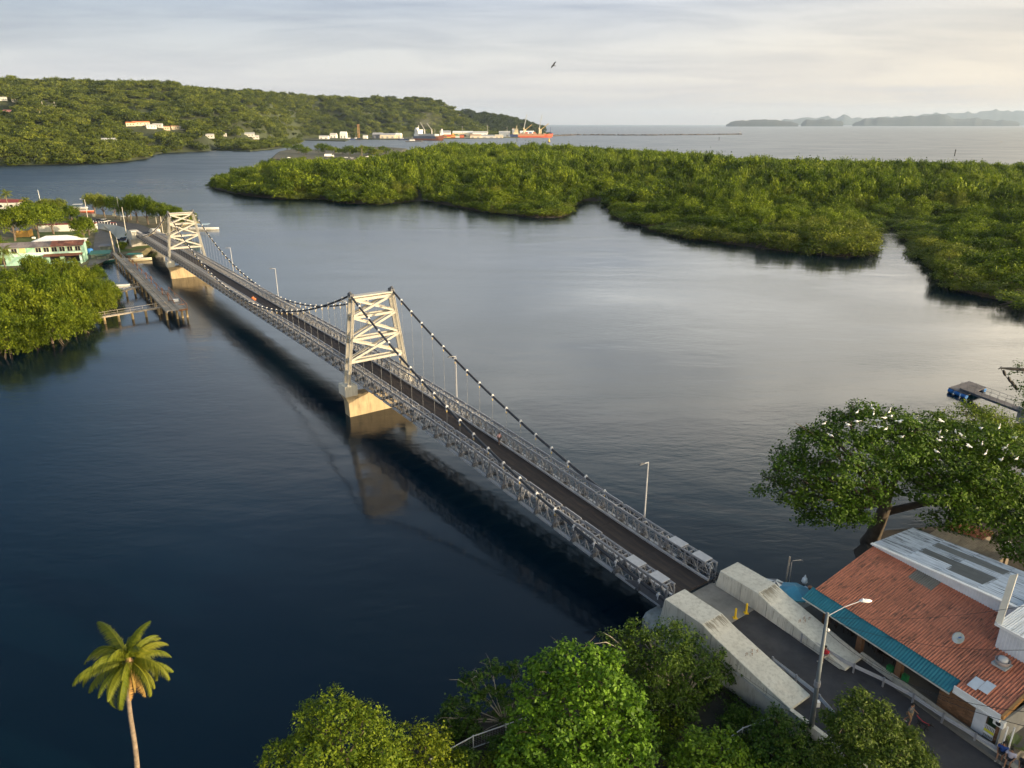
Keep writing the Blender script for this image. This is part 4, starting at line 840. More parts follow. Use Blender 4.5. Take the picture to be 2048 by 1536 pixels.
# red roof runs forward to a pale fascia past the end of the awning
sheet_roof(rest, (11.85, 0.42, 5.46), (2.85, 0, 0), (0, 0.62, 0.16), 3, 1, c_red, rs=random.Random(8))
for (x, y) in ((12.55, 1.3), (13.15, 1.5)): MB().box((x, y, 5.785 + (y - 1.02) * 0.27), (0.58, 1.0, 0.03), Matrix.Rotation(math.atan(0.27), 3, 'X')).build('roof_patch', plain('bare metal sheet', (0.55, 0.58, 0.63)), rest)
MB().box((13.25, 0.36, 5.20), (2.95, 0.07, 0.58)).box((13.25, 0.30, 5.02), (2.95, 0.05, 0.06)).build('fascia', white, rest)
MB().bar((14.80, 0.35, 5.36), (14.80, 8.0, 7.42), 0.16, 0.30).build('rake_board', plain('tan board', (0.42, 0.21, 0.07), scale=1.0), rest)
MB().box((14.7, 4.2, 3.75), (0.12, 6.6, 2.1)).build('side_wall', plain('grey side wall', (0.34, 0.33, 0.31)), rest)
for x, y in ((1.3, 1.6), (4.75, 0.92), (7.9, 0.92)):
    MB().box((x, y, (FLZ + 5.25) / 2), (0.42, 0.42, 5.25 - FLZ)).build('brick_column', M('brick col', (0.20, 0.11, 0.06), 0.9, 0.35, 6.0), rest) if False else MB().box((x, y, (FLZ + 5.25) / 2), (0.42, 0.42, 5.25 - FLZ)).build('brick_column', brickm, rest)
# brick front wall: courses of bricks, laid one by one
bw_ = thing('x', None, None); bpy.data.objects.remove(bw_)
wl = MB().box((12.68, 1.12, (FLZ + 5.1) / 2), (3.95, 0.16, 5.1 - FLZ)).build('front_wall', mortar, rest)
bk = MB().box((0, 0, 0), (0.30, 0.05, 0.115)).mesh('brick', brickm); rd = random.Random(9)
for r in range(18):
    for k in range(8):
        x = 10.86 + 0.33 * k + (0.165 if r % 2 else 0); z = FLZ + 0.07 + 0.131 * r
        if x > 13.1 or z > 5.05: continue
        o = link('brick', bk, wl, (x, 1.015 + rd.uniform(-0.008, 0.008), z))
for r in range(16):
    o = link('brick', bk, wl, (14.5 - (0.05 if r % 2 else 0), 1.015, FLZ + 0.07 + 0.131 * r))
MB().box((13.42, 1.0, FLZ + 1.05), (0.72, 0.06, 2.1)).box((13.42, 0.965, FLZ + 1.05), (0.60, 0.02, 1.95)).build('door', plain('white door', (0.62, 0.64, 0.68)), rest)
gate = MB().box((14.1, 0.99, FLZ + 1.0), (0.62, 0.04, 0.06)).box((14.1, 0.99, FLZ + 0.1), (0.62, 0.04, 0.06)).build('gate', plain('gate steel', (0.55, 0.56, 0.58)), rest)
for k in range(7): MB().box((13.82 + 0.093 * k, 0.99, FLZ + 0.55), (0.05, 0.03, 0.86)).build('gate_bar', plain('gate steel', (0.55, 0.56, 0.58)), gate)
MB().box((14.1, 0.95, FLZ + 0.62), (0.60, 0.02, 0.18)).build('yellow_panel', plain('gate yellow', (0.70, 0.66, 0.05)), gate); MB().box((14.1, 0.95, FLZ + 0.42), (0.58, 0.02, 0.14)).build('white_panel', white, gate)
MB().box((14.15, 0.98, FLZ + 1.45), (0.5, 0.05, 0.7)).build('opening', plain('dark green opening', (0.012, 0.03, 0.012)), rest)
ac = MB().box((14.62, 0.70, FLZ + 1.95), (0.62, 0.32, 0.46)).build('air_conditioner', white, rest); MB().lathe([(0.16, 0), (0.16, 0.02)], n=12).build('fan_grille', black, ac).matrix_local = Matrix.Translation((14.62, 0.53, FLZ + 1.95)) @ Matrix.Rotation(R(90), 4, 'X')
MB().lathe([(0.05, 0), (0.05, 1.9)], (15.05, 0.85, FLZ), 8).lathe([(0.05, 0), (0.05, 1.9)], (15.3, 1.15, FLZ), 8).build('white_post', white, rest)
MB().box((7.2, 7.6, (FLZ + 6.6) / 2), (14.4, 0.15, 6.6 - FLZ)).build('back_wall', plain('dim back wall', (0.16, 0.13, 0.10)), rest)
MB().box((0.6, 5.0, (FLZ + 5.6) / 2), (0.12, 5.2, 5.6 - FLZ)).build('end_wall', plain('pale end wall', (0.5, 0.48, 0.44)), rest)
# white roof behind: sheets laid along the building, rising to the right
c_mould = corr('roof_sheet', roofmat('mouldy white roof', (0.60, 0.615, 0.625), (0.07, 0.07, 0.07), 1.0, 9, 0.8, 0.08, (0.40, 0.56)), 7, 0.016)
sheet_roof(rest, (0.2, 7.75 + 5.6, 7.42), (0, -5.6, 0.22), (16.4, 0, 1.42), 6, 6, c_white, alt={(0, 0): c_mould, (1, 0): c_mould, (2, 0): c_mould, (3, 0): c_mould, (0, 1): c_mould, (2, 1): c_mould, (0, 2): c_mould, (4, 0): c_mould, (0, 3): c_mould, (3, 1): c_dull, (4, 2): c_dull, (3, 2): c_dull, (1, 1): c_dull, (2, 5): c_dull, (1, 2): c_dull}, rs=random.Random(12))
V = [(0.2, 7.74, 7.40), (16.6, 7.74, 7.40), (16.6, 7.74, 9.02), (0.2, 7.74, 7.62)]
MB().add([(x, y, z) for x, y, z in V] + [(x, y + 0.08, z) for x, y, z in V], [(0, 1, 2, 3), (7, 6, 5, 4), (3, 2, 6, 7), (0, 3, 7, 4), (1, 5, 6, 2)]).build('upper_wall', plain('white cladding', (0.66, 0.68, 0.71)), rest)
rb = MB()
for k in range(80): x = 0.5 + 0.2 * k; rb.box((x, 7.72, (7.42 + 7.55 + 0.085 * x) / 2), (0.05, 0.03, max(0.05, 0.13 + 0.085 * x - 0.06)))
tag(rb.build('cladding_rib', plain('white cladding', (0.66, 0.68, 0.71)), rest), kind='stuff')
MB().bar((0.2, 7.62, 7.66), (16.6, 7.62, 9.06), 0.26, 0.10).build('gutter', white, rest)
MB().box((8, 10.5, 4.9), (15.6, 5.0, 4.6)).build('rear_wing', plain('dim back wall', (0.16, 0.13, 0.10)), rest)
# plant room on the roof, with the tall white sign blade
bx = MB().box((14.9, 7.1, 7.55), (6.5, 4.4, 1.9)).build('roof_room', plain('white cladding', (0.66, 0.68, 0.71)), rest)
rb = MB()
for k in range(32): rb.box((11.75 + 0.2 * k, 4.885, 7.5), (0.06, 0.03, 1.75))
tag(rb.build('cladding_rib', plain('white cladding', (0.66, 0.68, 0.71)), bx), kind='stuff')
sheet_roof(bx, (11.45, 4.6, 8.55), (6.9, 0, 0), (0, 4.9, 0.45), 7, 1, corr('roof_sheet', white_r, 7, 0.014), rs=random.Random(13))
MB().box((14.9, 4.62, 8.50), (7.0, 0.08, 0.20)).box((11.45, 7.0, 8.5), (0.08, 4.8, 0.2)).build('fascia', white, bx)
pb = RO + E1 * 11.55 + E2 * 4.75; ph = AY(2026, 1142, pb.y).z - 8.5
MB().add([(11.35, 4.70, 8.45), (11.75, 4.74, 8.45), (11.75, 4.80, 8.45), (11.35, 4.76, 8.45), (11.45, 4.72, 8.45 + ph - 0.35), (11.85, 4.76, 8.45 + ph), (11.85, 4.82, 8.45 + ph), (11.45, 4.78, 8.45 + ph - 0.35)], [(3, 2, 1, 0), (4, 5, 6, 7), (0, 1, 5, 4), (1, 2, 6, 5), (2, 3, 7, 6), (3, 0, 4, 7)]).build('sign_blade', plain('cream sign', (0.72, 0.69, 0.60)), rest)
def rroof(u, v): return 5.62 + (v - 1.02) * 0.2696
di = thing('satellite_dish', 'round pale satellite dish on the red roof', 'satellite dish', RO + E1 * 10.0 + E2 * 3.55 + Vector((0, 0, rroof(10, 3.55))), RA)
MB().tube([(0, 0, 0), (0, 0, 0.35)], 0.03, 6).build('mount', galv, di)
dd = MB().lathe([(0.02, 0.0), (0.2, 0.02), (0.36, 0.075), (0.42, 0.11), (0.42, 0.125), (0.3, 0.07), (0.02, 0.02)], n=20).build('dish', M('dish paint', (0.60, 0.60, 0.56), 0.6, 0.1, 3.0, stain=(0.5, 0.42, 0.12), stain_amt=0.6, stain_scale=(2, 2, 2)), di, True); dd.location = (0, -0.05, 0.42); dd.rotation_euler = (R(48), R(-18), 0)
mk = MB().box((0.05, 0.02, 0.03), (0.20, 0.10, 0.005), RZ(0.5)).build('blue_mark', plain('logo blue', (0.05, 0.16, 0.35)), dd); mk.location = (0.02, 0.06, 0.03)
MB().bar((0, -0.1, 0.4), (0.08, -0.5, 0.62), 0.03).build('feed_arm', galv, di)
ve = thing('roof_fan', 'round mushroom exhaust fan on a square plate on the red roof', 'roof fan', RO + E1 * 12.75 + E2 * 3.75 + Vector((0, 0, rroof(12, 3.75) + 0.05)), RA)
MB().box((0, 0, 0.07), (0.9, 0.9, 0.16)).build('plate', plain('plate grey', (0.38, 0.40, 0.40)), ve); MB().lathe([(0.36, 0.14), (0.42, 0.2), (0.46, 0.45), (0.42, 0.46), (0.36, 0.3), (0.3, 0.22)], n=18).build('housing', plain('fan housing', (0.36, 0.30, 0.28)), ve, True)
MB().lathe([(0.30, 0.24), (0.31, 0.5), (0.26, 0.62), (0.12, 0.68), (0.02, 0.69)], n=18).build('hood', plain('fan hood', (0.55, 0.53, 0.52)), ve, True)
# stacked green crates and dark tables in the open front
crm = plain('green plastic', (0.02, 0.20, 0.06), 0.5)
for (u, v, nst), lab in (((7.35, 0.75, 3), 'stack of green crates before the middle brick column'), ((8.45, 0.85, 3), 'stack of green crates after the middle brick column')):
    for k in range(nst):
        p = RO + E1 * u + E2 * v + Vector((0, 0, FLZ + 0.28 * k)); c = thing('crate', ('bottom' if k == 0 else 'middle' if k == 1 else 'top') + ' green crate of the ' + lab[8:], 'crate', p, RA, 'green crates in the restaurant front')
        b = MB(); b.box((0, 0, 0.02), (0.40, 0.30, 0.03))
        for s in (-1, 1):
            for z in (0.07, 0.15, 0.24): b.box((s * 0.19, 0, z), (0.02, 0.30, 0.045)); b.box((0, s * 0.14, z), (0.40, 0.02, 0.045))
            for q in (-1, 1): b.box((s * 0.185, q * 0.135, 0.14), (0.03, 0.03, 0.26))
        b.build('shell', crm, c)
tmat = plain('dark table wood', (0.045, 0.028, 0.02))
labs = ['dark table and chairs deep under the awning, furthest from the crates', 'dark table behind the second brick column', 'dark table between the brick columns', 'dark table just left of the green crates', 'dark table under the awning beyond the green crates']
for k, (u, v) in enumerate(((2.4, 2.2), (3.6, 2.6), (5.6, 2.4), (6.6, 1.9), (9.6, 2.8))):
    t = thing('restaurant_table', labs[k], 'table', RO + E1 * u + E2 * v + Vector((0, 0, FLZ)), RA + 0.1 * k, 'tables under the awning'); MB().box((0, 0, 0.74), (0.8, 0.8, 0.04)).build('tabletop', tmat, t)
    for a in (-1, 1):
        for c_ in (-1, 1): MB().box((a * 0.33, c_ * 0.33, 0.36), (0.06, 0.06, 0.72)).build('leg', tmat, t)
    for a in (-1, 1):
        q = thing('chair', 'dark chair ' + ('left of the ' if a < 0 else 'right of the ') + labs[k][5:].replace('under the awning ', ''), 'chair', RO + E1 * (u + a * 0.75) + E2 * v + Vector((0, 0, FLZ)), RA + (0 if a < 0 else math.pi), 'chairs under the awning')
        MB().box((0, 0, 0.44), (0.42, 0.42, 0.04)).build('seat', tmat, q); MB().box((-0.2, 0, 0.72), (0.04, 0.42, 0.5)).build('backrest', tmat, q)
        for e in (-1, 1):
            for f in (-1, 1): MB().box((e * 0.18, f * 0.18, 0.21), (0.04, 0.04, 0.42)).build('leg', tmat, q)
# lit bulbs under the awning
bulbm = bpy.data.materials.new('lit bulb'); bulbm.use_nodes = True; bb_ = bulbm.node_tree.nodes['Principled BSDF']; bb_.inputs['Emission Color'].default_value = (1, 0.72, 0.35, 1); bb_.inputs['Emission Strength'].default_value = 3.0
for u, lab in ((4.75, 'small lit lamp at the top of the second brick column'), (7.9, 'small lit lamp at the top of the column by the crates')):
    t = thing('wall_lamp', lab, 'wall lamp', RO + E1 * u + E2 * 0.62 + Vector((0, 0, 4.85)), RA, 'lamps on the brick columns'); MB().ell((0, 0, 0), 0.09, 8, 6).build('bulb', bulbm, t, True); MB().box((0, 0.07, 0.06), (0.10, 0.08, 0.06)).build('holder', black, t)
# sheds behind
def shed(name, lab, cs, z0, me, nu, nv, wallm):
    P = [G(x, y, z) for x, y, z in cs]; t = thing(name, lab, 'shed', (P[0].x, P[0].y, 1.3)); o = t.location.copy(); Q = [p - o for p in P]
    sheet_roof(t, Q[0], Q[1] - Q[0], Q[3] - Q[0], nu, nv, me, rs=random.Random(int(P[0].x * 10)))
    b = MB(); ins = [q.lerp(sum(Q, Vector()) / 4, 0.06) for q in Q]
    b.add([(q.x, q.y, -0.3) for q in ins] + [(q.x, q.y, q.z - 0.08) for q in ins], [(i, (i + 1) % 4, 4 + (i + 1) % 4, 4 + i) for i in range(4)]); b.build('walls', wallm, t); return t
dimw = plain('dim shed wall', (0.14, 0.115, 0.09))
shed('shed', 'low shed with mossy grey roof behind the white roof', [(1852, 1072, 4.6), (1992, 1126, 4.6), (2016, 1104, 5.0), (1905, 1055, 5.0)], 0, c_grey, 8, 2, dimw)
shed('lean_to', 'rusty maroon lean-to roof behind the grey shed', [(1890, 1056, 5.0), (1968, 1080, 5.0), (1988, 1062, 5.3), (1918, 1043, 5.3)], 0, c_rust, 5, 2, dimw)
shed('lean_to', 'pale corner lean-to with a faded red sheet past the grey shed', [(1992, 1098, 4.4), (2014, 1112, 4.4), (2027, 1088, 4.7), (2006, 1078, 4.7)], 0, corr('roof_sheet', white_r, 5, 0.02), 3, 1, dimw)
# umbrellas and waterside lantern beyond the right block
def umbrella(p, col, lab, r=1.35, stripes=None):
    t = thing('umbrella', lab, 'umbrella', p, 0.3); MB().tube([(0, 0, 0), (0, 0, 2.45)], 0.03, 6).build('pole', galv, t)
    b = MB(); V = [(0, 0, 2.5)] + [(r * math.cos(k * math.pi / 4), r * math.sin(k * math.pi / 4), 1.95) for k in range(8)] + [(r * 0.97 * math.cos(k * math.pi / 4), r * 0.97 * math.sin(k * math.pi / 4), 1.80) for k in range(8)]
    b.add(V, [(0, 1 + k, 1 + (k + 1) % 8) for k in range(8)]); 
    if stripes: b.m = [k % 2 for k in range(8)]
    b.add(V, [(1 + k, 9 + k, 9 + (k + 1) % 8, 1 + (k + 1) % 8) for k in range(8)]); b.build('canopy', [col, stripes or col], t)
    rb = MB(); 
    for k in range(8): rb.bar((0, 0, 2.44), (r * 0.96 * math.cos(k * math.pi / 4), r * 0.96 * math.sin(k * math.pi / 4), 1.92), 0.02)
    rb.build('rib', galv, t); return t
umbrella(B(-5.75, 5.75, 2.35), plain('teal cloth', (0.06, 0.25, 0.36)), 'teal parasol half hidden behind the right anchor block')
umbrella(B(-4.2, 5.35, 2.1), plain('white cloth', (0.7, 0.69, 0.66)), 'striped white parasol behind the right anchor block', 1.2, plain('dark stripe cloth', (0.10, 0.10, 0.12)))
tag(MB().box((0, 0, 0), (0.1, 0.1, 0.1)).build('terrace_slab', concrete), 'waterside terrace slab beyond the right anchor block', kind='structure')
o = bpy.data.objects['terrace_slab']; me = MB(); q = [B(-2.6, 5.0), B(-3.6, 7.6), B(-5.2, 8.6), B(-6.9, 8.4), B(-12, 5.0)]
me.add([(p.x, p.y, 0.2) for p in q] + [(p.x, p.y, FLZ - 0.01) for p in q], [(9, 8, 7, 6, 5)[::-1] if False else (5, 6, 7, 8, 9), (0, 1, 6, 5), (1, 2, 7, 6), (2, 3, 8, 7), (3, 4, 9, 8)]); nm_ = me.mesh('terrace_slab', concrete); bm = bmesh.new(); bm.from_mesh(nm_); bmesh.ops.recalc_face_normals(bm, faces=bm.faces); bm.to_mesh(nm_); bm.free(); o.data = nm_
p = G(1577, 1176, 2.7); t = thing('shower_pole', 'thin bent pipe pole by the water near the teal parasol', 'pole', p); MB().tube([(0, 0, 0), (-0.06, 0, 2.6), (0.0, 0, 2.75), (0.75, 0.1, 2.75)], 0.035, 6).build('pipe', plain('rusty pipe', (0.30, 0.27, 0.25)), t); MB().tube([(-0.25, 0.1, 0), (-0.25, 0.1, 3.1)], 0.08, 6).build('post', wood, t); MB().box((0.75, 0.1, 2.69), (0.3, 0.15, 0.08)).build('head', steel_dark, t)
p = G(1605, 1187, FLZ); t = thing('garden_lantern', 'small white lantern post at the corner of the teal awning', 'lantern', p); MB().lathe([(0.05, 0), (0.05, 1.0)], n=8).build('post', black, t); MB().lathe([(0.10, 1.0), (0.26, 1.2), (0.20, 1.5), (0.10, 1.62), (0.03, 1.85)], n=10).build('lantern', white, t)
p = G(1610, 1200, FLZ); t = thing('planter', 'white block with a clay pot beside the awning corner', 'planter', p, RA); MB().box((0, 0, 0.55), (0.7, 0.5, 1.1)).build('plinth', white, t); MB().lathe([(0.14, 1.1), (0.2, 1.4), (0.15, 1.42)], (0.2, 0.1, 0), 10).build('pot', plain('terracotta', (0.42, 0.17, 0.08)), t)
# pipe fences on the bank
def pipe_fence(lab, pts, h=1.1):
    t = thing('pipe_fence', lab, 'fence', pts[0]); Q = [Vector(p) - Vector(pts[0]) for p in pts]
    for z in (h, 0.12): MB().tube([q + Vector((0, 0, z)) for q in Q], 0.035, 6).build('rail', pipe_m, t)
    pm = MB().tube([(0, 0, -0.3), (0, 0, h + 0.08)], 0.045, 6).mesh('post', pipe_m)
    for q in Q: link('post', pm, t, q)
    for a, c in zip(Q, Q[1:]):
        me = MB()
        for k in range(1, 12): w_ = a.lerp(c, k / 12); me.tube([w_ + Vector((0, 0, 0.12)), w_ + Vector((0, 0, h))], 0.006, 3, cap=False)
        for z in np.linspace(0.25, h - 0.1, 6): me.tube([a + Vector((0, 0, z)), c + Vector((0, 0, z))], 0.006, 3, cap=False)
        me.build('wire_mesh', galv, t)
def bk_(x, y, z=1.4): return G(x, y, z)
pipe_fence('galvanised pipe fence by the bare branching tree', [bk_(862, 1545), bk_(947, 1498), bk_(1012, 1475), bk_(1075, 1450)])
pipe_fence('galvanised pipe fence at the foot of the left anchor block', [bk_(1440, 1512), bk_(1482, 1482), bk_(1545, 1458), bk_(1600, 1470)])

# ================================================================== near trees
def tree(name, label, base, lobes_w, crown_kw, r0, seed, group=None, bk=bark, split=0.35, top=None, cat='tree', wob=0.12):
    """lobes in world metres"""
    t = thing(name, label, cat, base, 0, group); bs = Vector(base)
    lob = [(l[0] - bs.x, l[1] - bs.y, l[2] - bs.z, *l[3:]) for l in lobes_w]
    link('crown', crown('crown', clumpy(lob, 5, 0.42, seed), seed=seed, **crown_kw), t)
    limbs((0, 0, 0), lob, r0, seed, split, wob=wob, top=top).build('trunk', bk, t, True); t['_lobes'] = 0
    return t, lobes_w
def lob(x, y, Y, r, fz=0.75, fx=1.0):
    p = AY(x, y, Y); return (p.x, p.y, p.z, r * fx, r, r * fz)
# rain tree full of egrets
LA = [lob(1700, 1030, 57.5, 1.8, .6), lob(1640, 1035, 58.5, 1.8, .6), lob(1730, 1005, 57.5, 1.6, .6), lob(1815, 905, 61.5, 3.0, .5), lob(1790, 950, 60, 2.4, .5), lob(1625, 985, 59, 2.6, .55), lob(1572, 985, 60, 2.4, .55), lob(1612, 945, 60, 3.2, .55), lob(1650, 895, 61, 3.2, .5), lob(1700, 862, 62, 3.2, .5), lob(1752, 846, 63, 3.2, .5), lob(1800, 870, 62, 2.8, .5), lob(1700, 905, 59, 3.0, .5), lob(1760, 900, 60, 2.8, .5), lob(1655, 960, 58, 2.8, .5), lob(1668, 1010, 57.5, 2.2, .6), lob(1715, 965, 58, 2.4, .5), lob(1690, 1045, 58, 1.5, .7), lob(1595, 1000, 61, 1.8, .6)]
LBt = [lob(1895, 1045, 55.5, 1.8, .6), lob(1955, 1050, 55, 2.0, .6), lob(2035, 1085, 53, 2.6, .6), lob(1840, 985, 58.5, 1.8, .55), lob(1850, 940, 61, 3.0, .5), lob(1985, 975, 58, 3, .5), lob(2030, 905, 62, 3.2, .5), lob(1830, 880, 63, 2.8, .5), lob(1880, 868, 64, 3.2, .5), lob(1940, 880, 63, 3.6, .5), lob(1995, 905, 62, 3.6, .5), lob(2045, 950, 60, 3.6, .55), lob(1900, 925, 60, 3.2, .5), lob(1960, 950, 59, 3.4, .5), lob(1880, 985, 57.5, 2.4, .5), lob(1940, 1000, 57, 2.8, .55), lob(2000, 1010, 57, 3.0, .55), lob(2050, 1050, 55, 3.2, .6), lob(2080, 1000, 58, 4, .6), lob(1905, 1018, 56.0, 1.7, .6)]
kw = dict(ncl=1150, per=20, rcl=0.60, leaf=0.30, mat=L_rain, low=-0.25, shell=0.35, flat=0.8)
bA = G(1742, 1082, 1.3); tA, _ = tree('rain_tree', 'broad dark rain tree dotted with white egrets, leaning over the water', bA, LA, kw, 0.62, 41, bk=bark_dark, split=0.42, top=(0.6, -0.3, 4.4), wob=0.10)
bB = G(1862, 1062, 1.3); bB = Vector((bA.x + 8.5, bA.y + 0.5, 1.3)); tB, _ = tree('rain_tree', 'sunlit rain tree dotted with white egrets, right of the leaning one', bB, LBt, dict(kw, ncl=1550), 0.55, 43, bk=bark_dark, top=(0.4, -0.6, 5.0), wob=0.10)
MB().tube([(0.3, -0.1, 3.2), (3.5, -0.8, 4.6), (6.5, -1.6, 5.8), (8.0, -2.0, 6.6)], [0.42, 0.34, 0.26, 0.15], 8).build('limb', bark_dark, tA, True)
LC = [lob(1900, 860, 77, 2.4, .6), lob(1935, 835, 78, 2.6, .6), lob(1985, 843, 78, 2.6, .6), lob(2035, 868, 77, 3.0, .6), lob(1965, 875, 76, 2.6, .6), lob(2080, 890, 78, 4, .6), lob(2015, 890, 75, 2.5, .6)]
tree('riverside_tree', 'yellow green feathery tree between the egret trees and the jetty', AY(1975, 900, 77) * 1 if False else Vector((AY(1975, 850, 77).x, 77, 1.3)), LC, dict(ncl=700, per=14, rcl=0.6, leaf=0.26, mat=L_yel, low=-0.3, shell=0.4), 0.28, 45)
LD = [lob(2052, 745, 88, 1.6, 1.2), lob(2062, 775, 88, 1.8, 1.2), lob(2070, 810, 87, 2.0, 1.2)]
dk, _ = tree('riverside_tree', 'dark leafy branch edge reaching into view above the jetty', Vector((AY(2085, 800, 88).x, 88, 1.3)), LD, dict(ncl=140, per=10, rcl=0.5, leaf=0.28, mat=L_dark, low=-0.8, shell=0.4), 0.2, 46)
# unseen trees added on the right, placed to shade the road and the roofs
sh_me = [crown('crown', dome(1, 1, 1.0, 9, 700 + i, 0), 420, 12, 0.10, 0.05, L_rain, 710 + i, low=-0.6) for i in range(2)]
sh_tr = MB().tube([(0, 0, -0.3), (0.02, 0, 0.3), (0, 0.03, 0.7)], [0.05, 0.035, 0.02], 7).mesh('trunk', bark)
shade = [(50, 38, 7, 12), (54, 31, 8, 12.5), (60, 38, 8, 13), (64, 29, 8, 14), (74, 33, 8, 15), (49, 27, 6, 11), (82, 26, 8, 16)]
for k, (x, y, r, h) in enumerate(shade):
    o = thing('tall_tree', 'unseen tall tree added to shade the road and roofs', 'tree', (x, y, 1.3), k * 1.3, 'unseen trees added for shade'); c = link('crown', sh_me[k % 2], o, (0, 0, h * 0.25)); c.scale = (r, r, h * 0.75); q = link('trunk', sh_tr, o); q.scale = (h, h, h)

# trees along the bottom edge
def lobes_px(spec): return [lob(x, y, Y, r * 1.14, *k) for x, y, Y, r, *k in spec]
T1 = [lob(x, y, Y, r * 0.98, *k) for x, y, Y, r, *k in ((680, 1432, 34.5, 1.6, .9), (640, 1462, 34.2, 1.7, .9), (725, 1465, 34.2, 1.7, .9), (600, 1510, 33.5, 2.0, .9), (680, 1490, 33.3, 2.2, .9), (760, 1515, 33.5, 1.9, .9), (690, 1560, 32.5, 2.8, .9), (600, 1580, 32.5, 2.4, .9), (780, 1580, 33, 2.2, .9), (575, 1565, 33, 1.5, .9))]
tree('fig_tree', 'cone shaped yellow green tree at the bottom edge, lit on top', Vector((AY(690, 1500, 34).x, 34, 1.3)), T1, dict(ncl=1500, per=13, rcl=0.33, leaf=0.20, mat=L_yel, low=-0.5, shell=0.35, aspect=0.5), 0.25, 51)
T2 = lobes_px([(850, 1468, 35.2, 0.8, .9), (820, 1490, 35, 1.0, .9), (870, 1500, 35, 1.1, .9), (840, 1530, 34.5, 1.4, .9), (800, 1540, 34.5, 1.2, .9), (890, 1540, 34.5, 1.1, .9)])
tree('small_tree', 'small loose leaved tree between the cone shaped tree and the pipe fence', Vector((AY(845, 1520, 35).x, 35, 1.3)), T2, dict(ncl=330, per=11, rcl=0.32, leaf=0.20, mat=L_left, low=-0.5, shell=0.5), 0.10, 52)
T3 = lobes_px([(935, 1365, 39, .62, .9), (985, 1338, 39.3, .55, 1.1), (1025, 1345, 39.3, .55, 1.1), (905, 1410, 38.6, .7, .8), (960, 1390, 38.6, .75, .8), (1005, 1385, 39, .7, .9), (905, 1455, 38, .75, .8), (940, 1440, 38, .8, .8), (1035, 1385, 38.8, .6, .9), (945, 1475, 37.6, .8, .8), (890, 1435, 38, .5, .8), (960, 1350, 39, .45, 1)])
t3 = thing('almond_tree', 'dark tree with bare pale branches showing between leaf whorls', 'tree', Vector((AY(1012, 1470, 38.5).x, 38.5, 1.3))); bs = t3.location.copy()
l3 = [(l[0] - bs.x, l[1] - bs.y, l[2] - bs.z, *l[3:]) for l in T3]
link('crown', crown('crown', l3, 420, 12, 0.24, 0.22, L_dark, 53, low=-0.9, shell=0.9), t3); limbs((0, 0, 0), l3, 0.10, 53, 0.2, wob=0.06).build('trunk', bark_pale, t3, True)
T4 = lobes_px([(1150, 1322, 37.6, 1.35, .8), (1100, 1350, 37.4, 1.3, .8), (1205, 1352, 37.2, 1.5, .8), (1165, 1370, 36.6, 1.7, .8), (1085, 1400, 36.6, 1.5, .8), (1235, 1410, 36.4, 1.7, .8), (1140, 1430, 35.8, 1.9, .8), (1060, 1465, 35.8, 1.6, .8), (1225, 1470, 35.6, 1.8, .8), (1150, 1500, 35, 2.0, .8), (1260, 1520, 35, 1.6, .8), (1050, 1530, 35, 1.6, .8), (1180, 1550, 34.5, 2.2, .8), (1272, 1450, 36, 1.2, .8)])
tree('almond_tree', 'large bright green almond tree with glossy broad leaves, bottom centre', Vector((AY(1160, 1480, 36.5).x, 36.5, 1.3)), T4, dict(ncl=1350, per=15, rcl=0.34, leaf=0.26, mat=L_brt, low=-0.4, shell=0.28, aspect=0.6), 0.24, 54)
T5 = lobes_px([(1455, 1345, 42.4, 1.1, .8), (1235, 1290, 42, 1.1, .8), (1460, 1410, 42, 1.0, .9), (1290, 1288, 42, 1.4, .8), (1345, 1290, 42.4, 1.5, .8), (1250, 1310, 41.5, 1.2, .8), (1400, 1320, 42, 1.5, .8), (1320, 1330, 41, 1.8, .8), (1385, 1365, 41, 1.7, .8), (1300, 1380, 40.3, 1.7, .8), (1430, 1400, 41.5, 1.3, .8), (1350, 1415, 40, 1.7, .8), (1410, 1440, 40.5, 1.3, .8), (1310, 1430, 39.5, 1.3, .8), (1445, 1430, 41.5, .8, .9), (1400, 1470, 40, 1.1, .8), (1440, 1385, 42.5, .9, .9)])
tree('broadleaf_tree', 'dark green dense tree in front of the left anchor block', Vector((AY(1365, 1450, 41).x, 41, 1.3)), T5, dict(ncl=1350, per=15, rcl=0.34, leaf=0.21, mat=L_dark, low=-0.35, shell=0.28, aspect=0.5), 0.28, 55, bk=bark_pale)
T6 = lobes_px([(1395, 1495, 35.5, 1.0, .8), (1440, 1495, 35.5, 1.0, .8), (1420, 1520, 35, 1.3, .8), (1480, 1525, 35, 1.1, .8), (1525, 1545, 35, 1.1, .8), (1370, 1545, 34.6, 1.2, .8), (1450, 1570, 34.2, 1.6, .8)])
tree('almond_tree', 'low bright green almond tree right of the dark gap at the bottom edge', Vector((AY(1440, 1540, 35).x, 35, 1.3)), T6, dict(ncl=520, per=14, rcl=0.32, leaf=0.24, mat=L_brt, low=-0.4, shell=0.3, aspect=0.6), 0.12, 56)
T7 = lobes_px([(1555, 1455, 36.6, .8, 1), (1585, 1468, 36.4, .9, .9), (1530, 1480, 36.2, .9, .9), (1600, 1505, 35.6, 1.1, .9), (1550, 1510, 35.4, 1.2, .9), (1510, 1510, 35.8, .8, .9), (1580, 1550, 35, 1.4, .9), (1640, 1530, 35, 1.0, .9), (1555, 1435, 36.8, .45, 1.2)])
tree('broadleaf_tree', 'dark shrubby tree against the retaining wall below the lamp post', Vector((AY(1570, 1500, 36.2).x, 36.2, 1.3)), T7, dict(ncl=520, per=14, rcl=0.30, leaf=0.20, mat=L_dark, low=-0.4, shell=0.3), 0.12, 57)
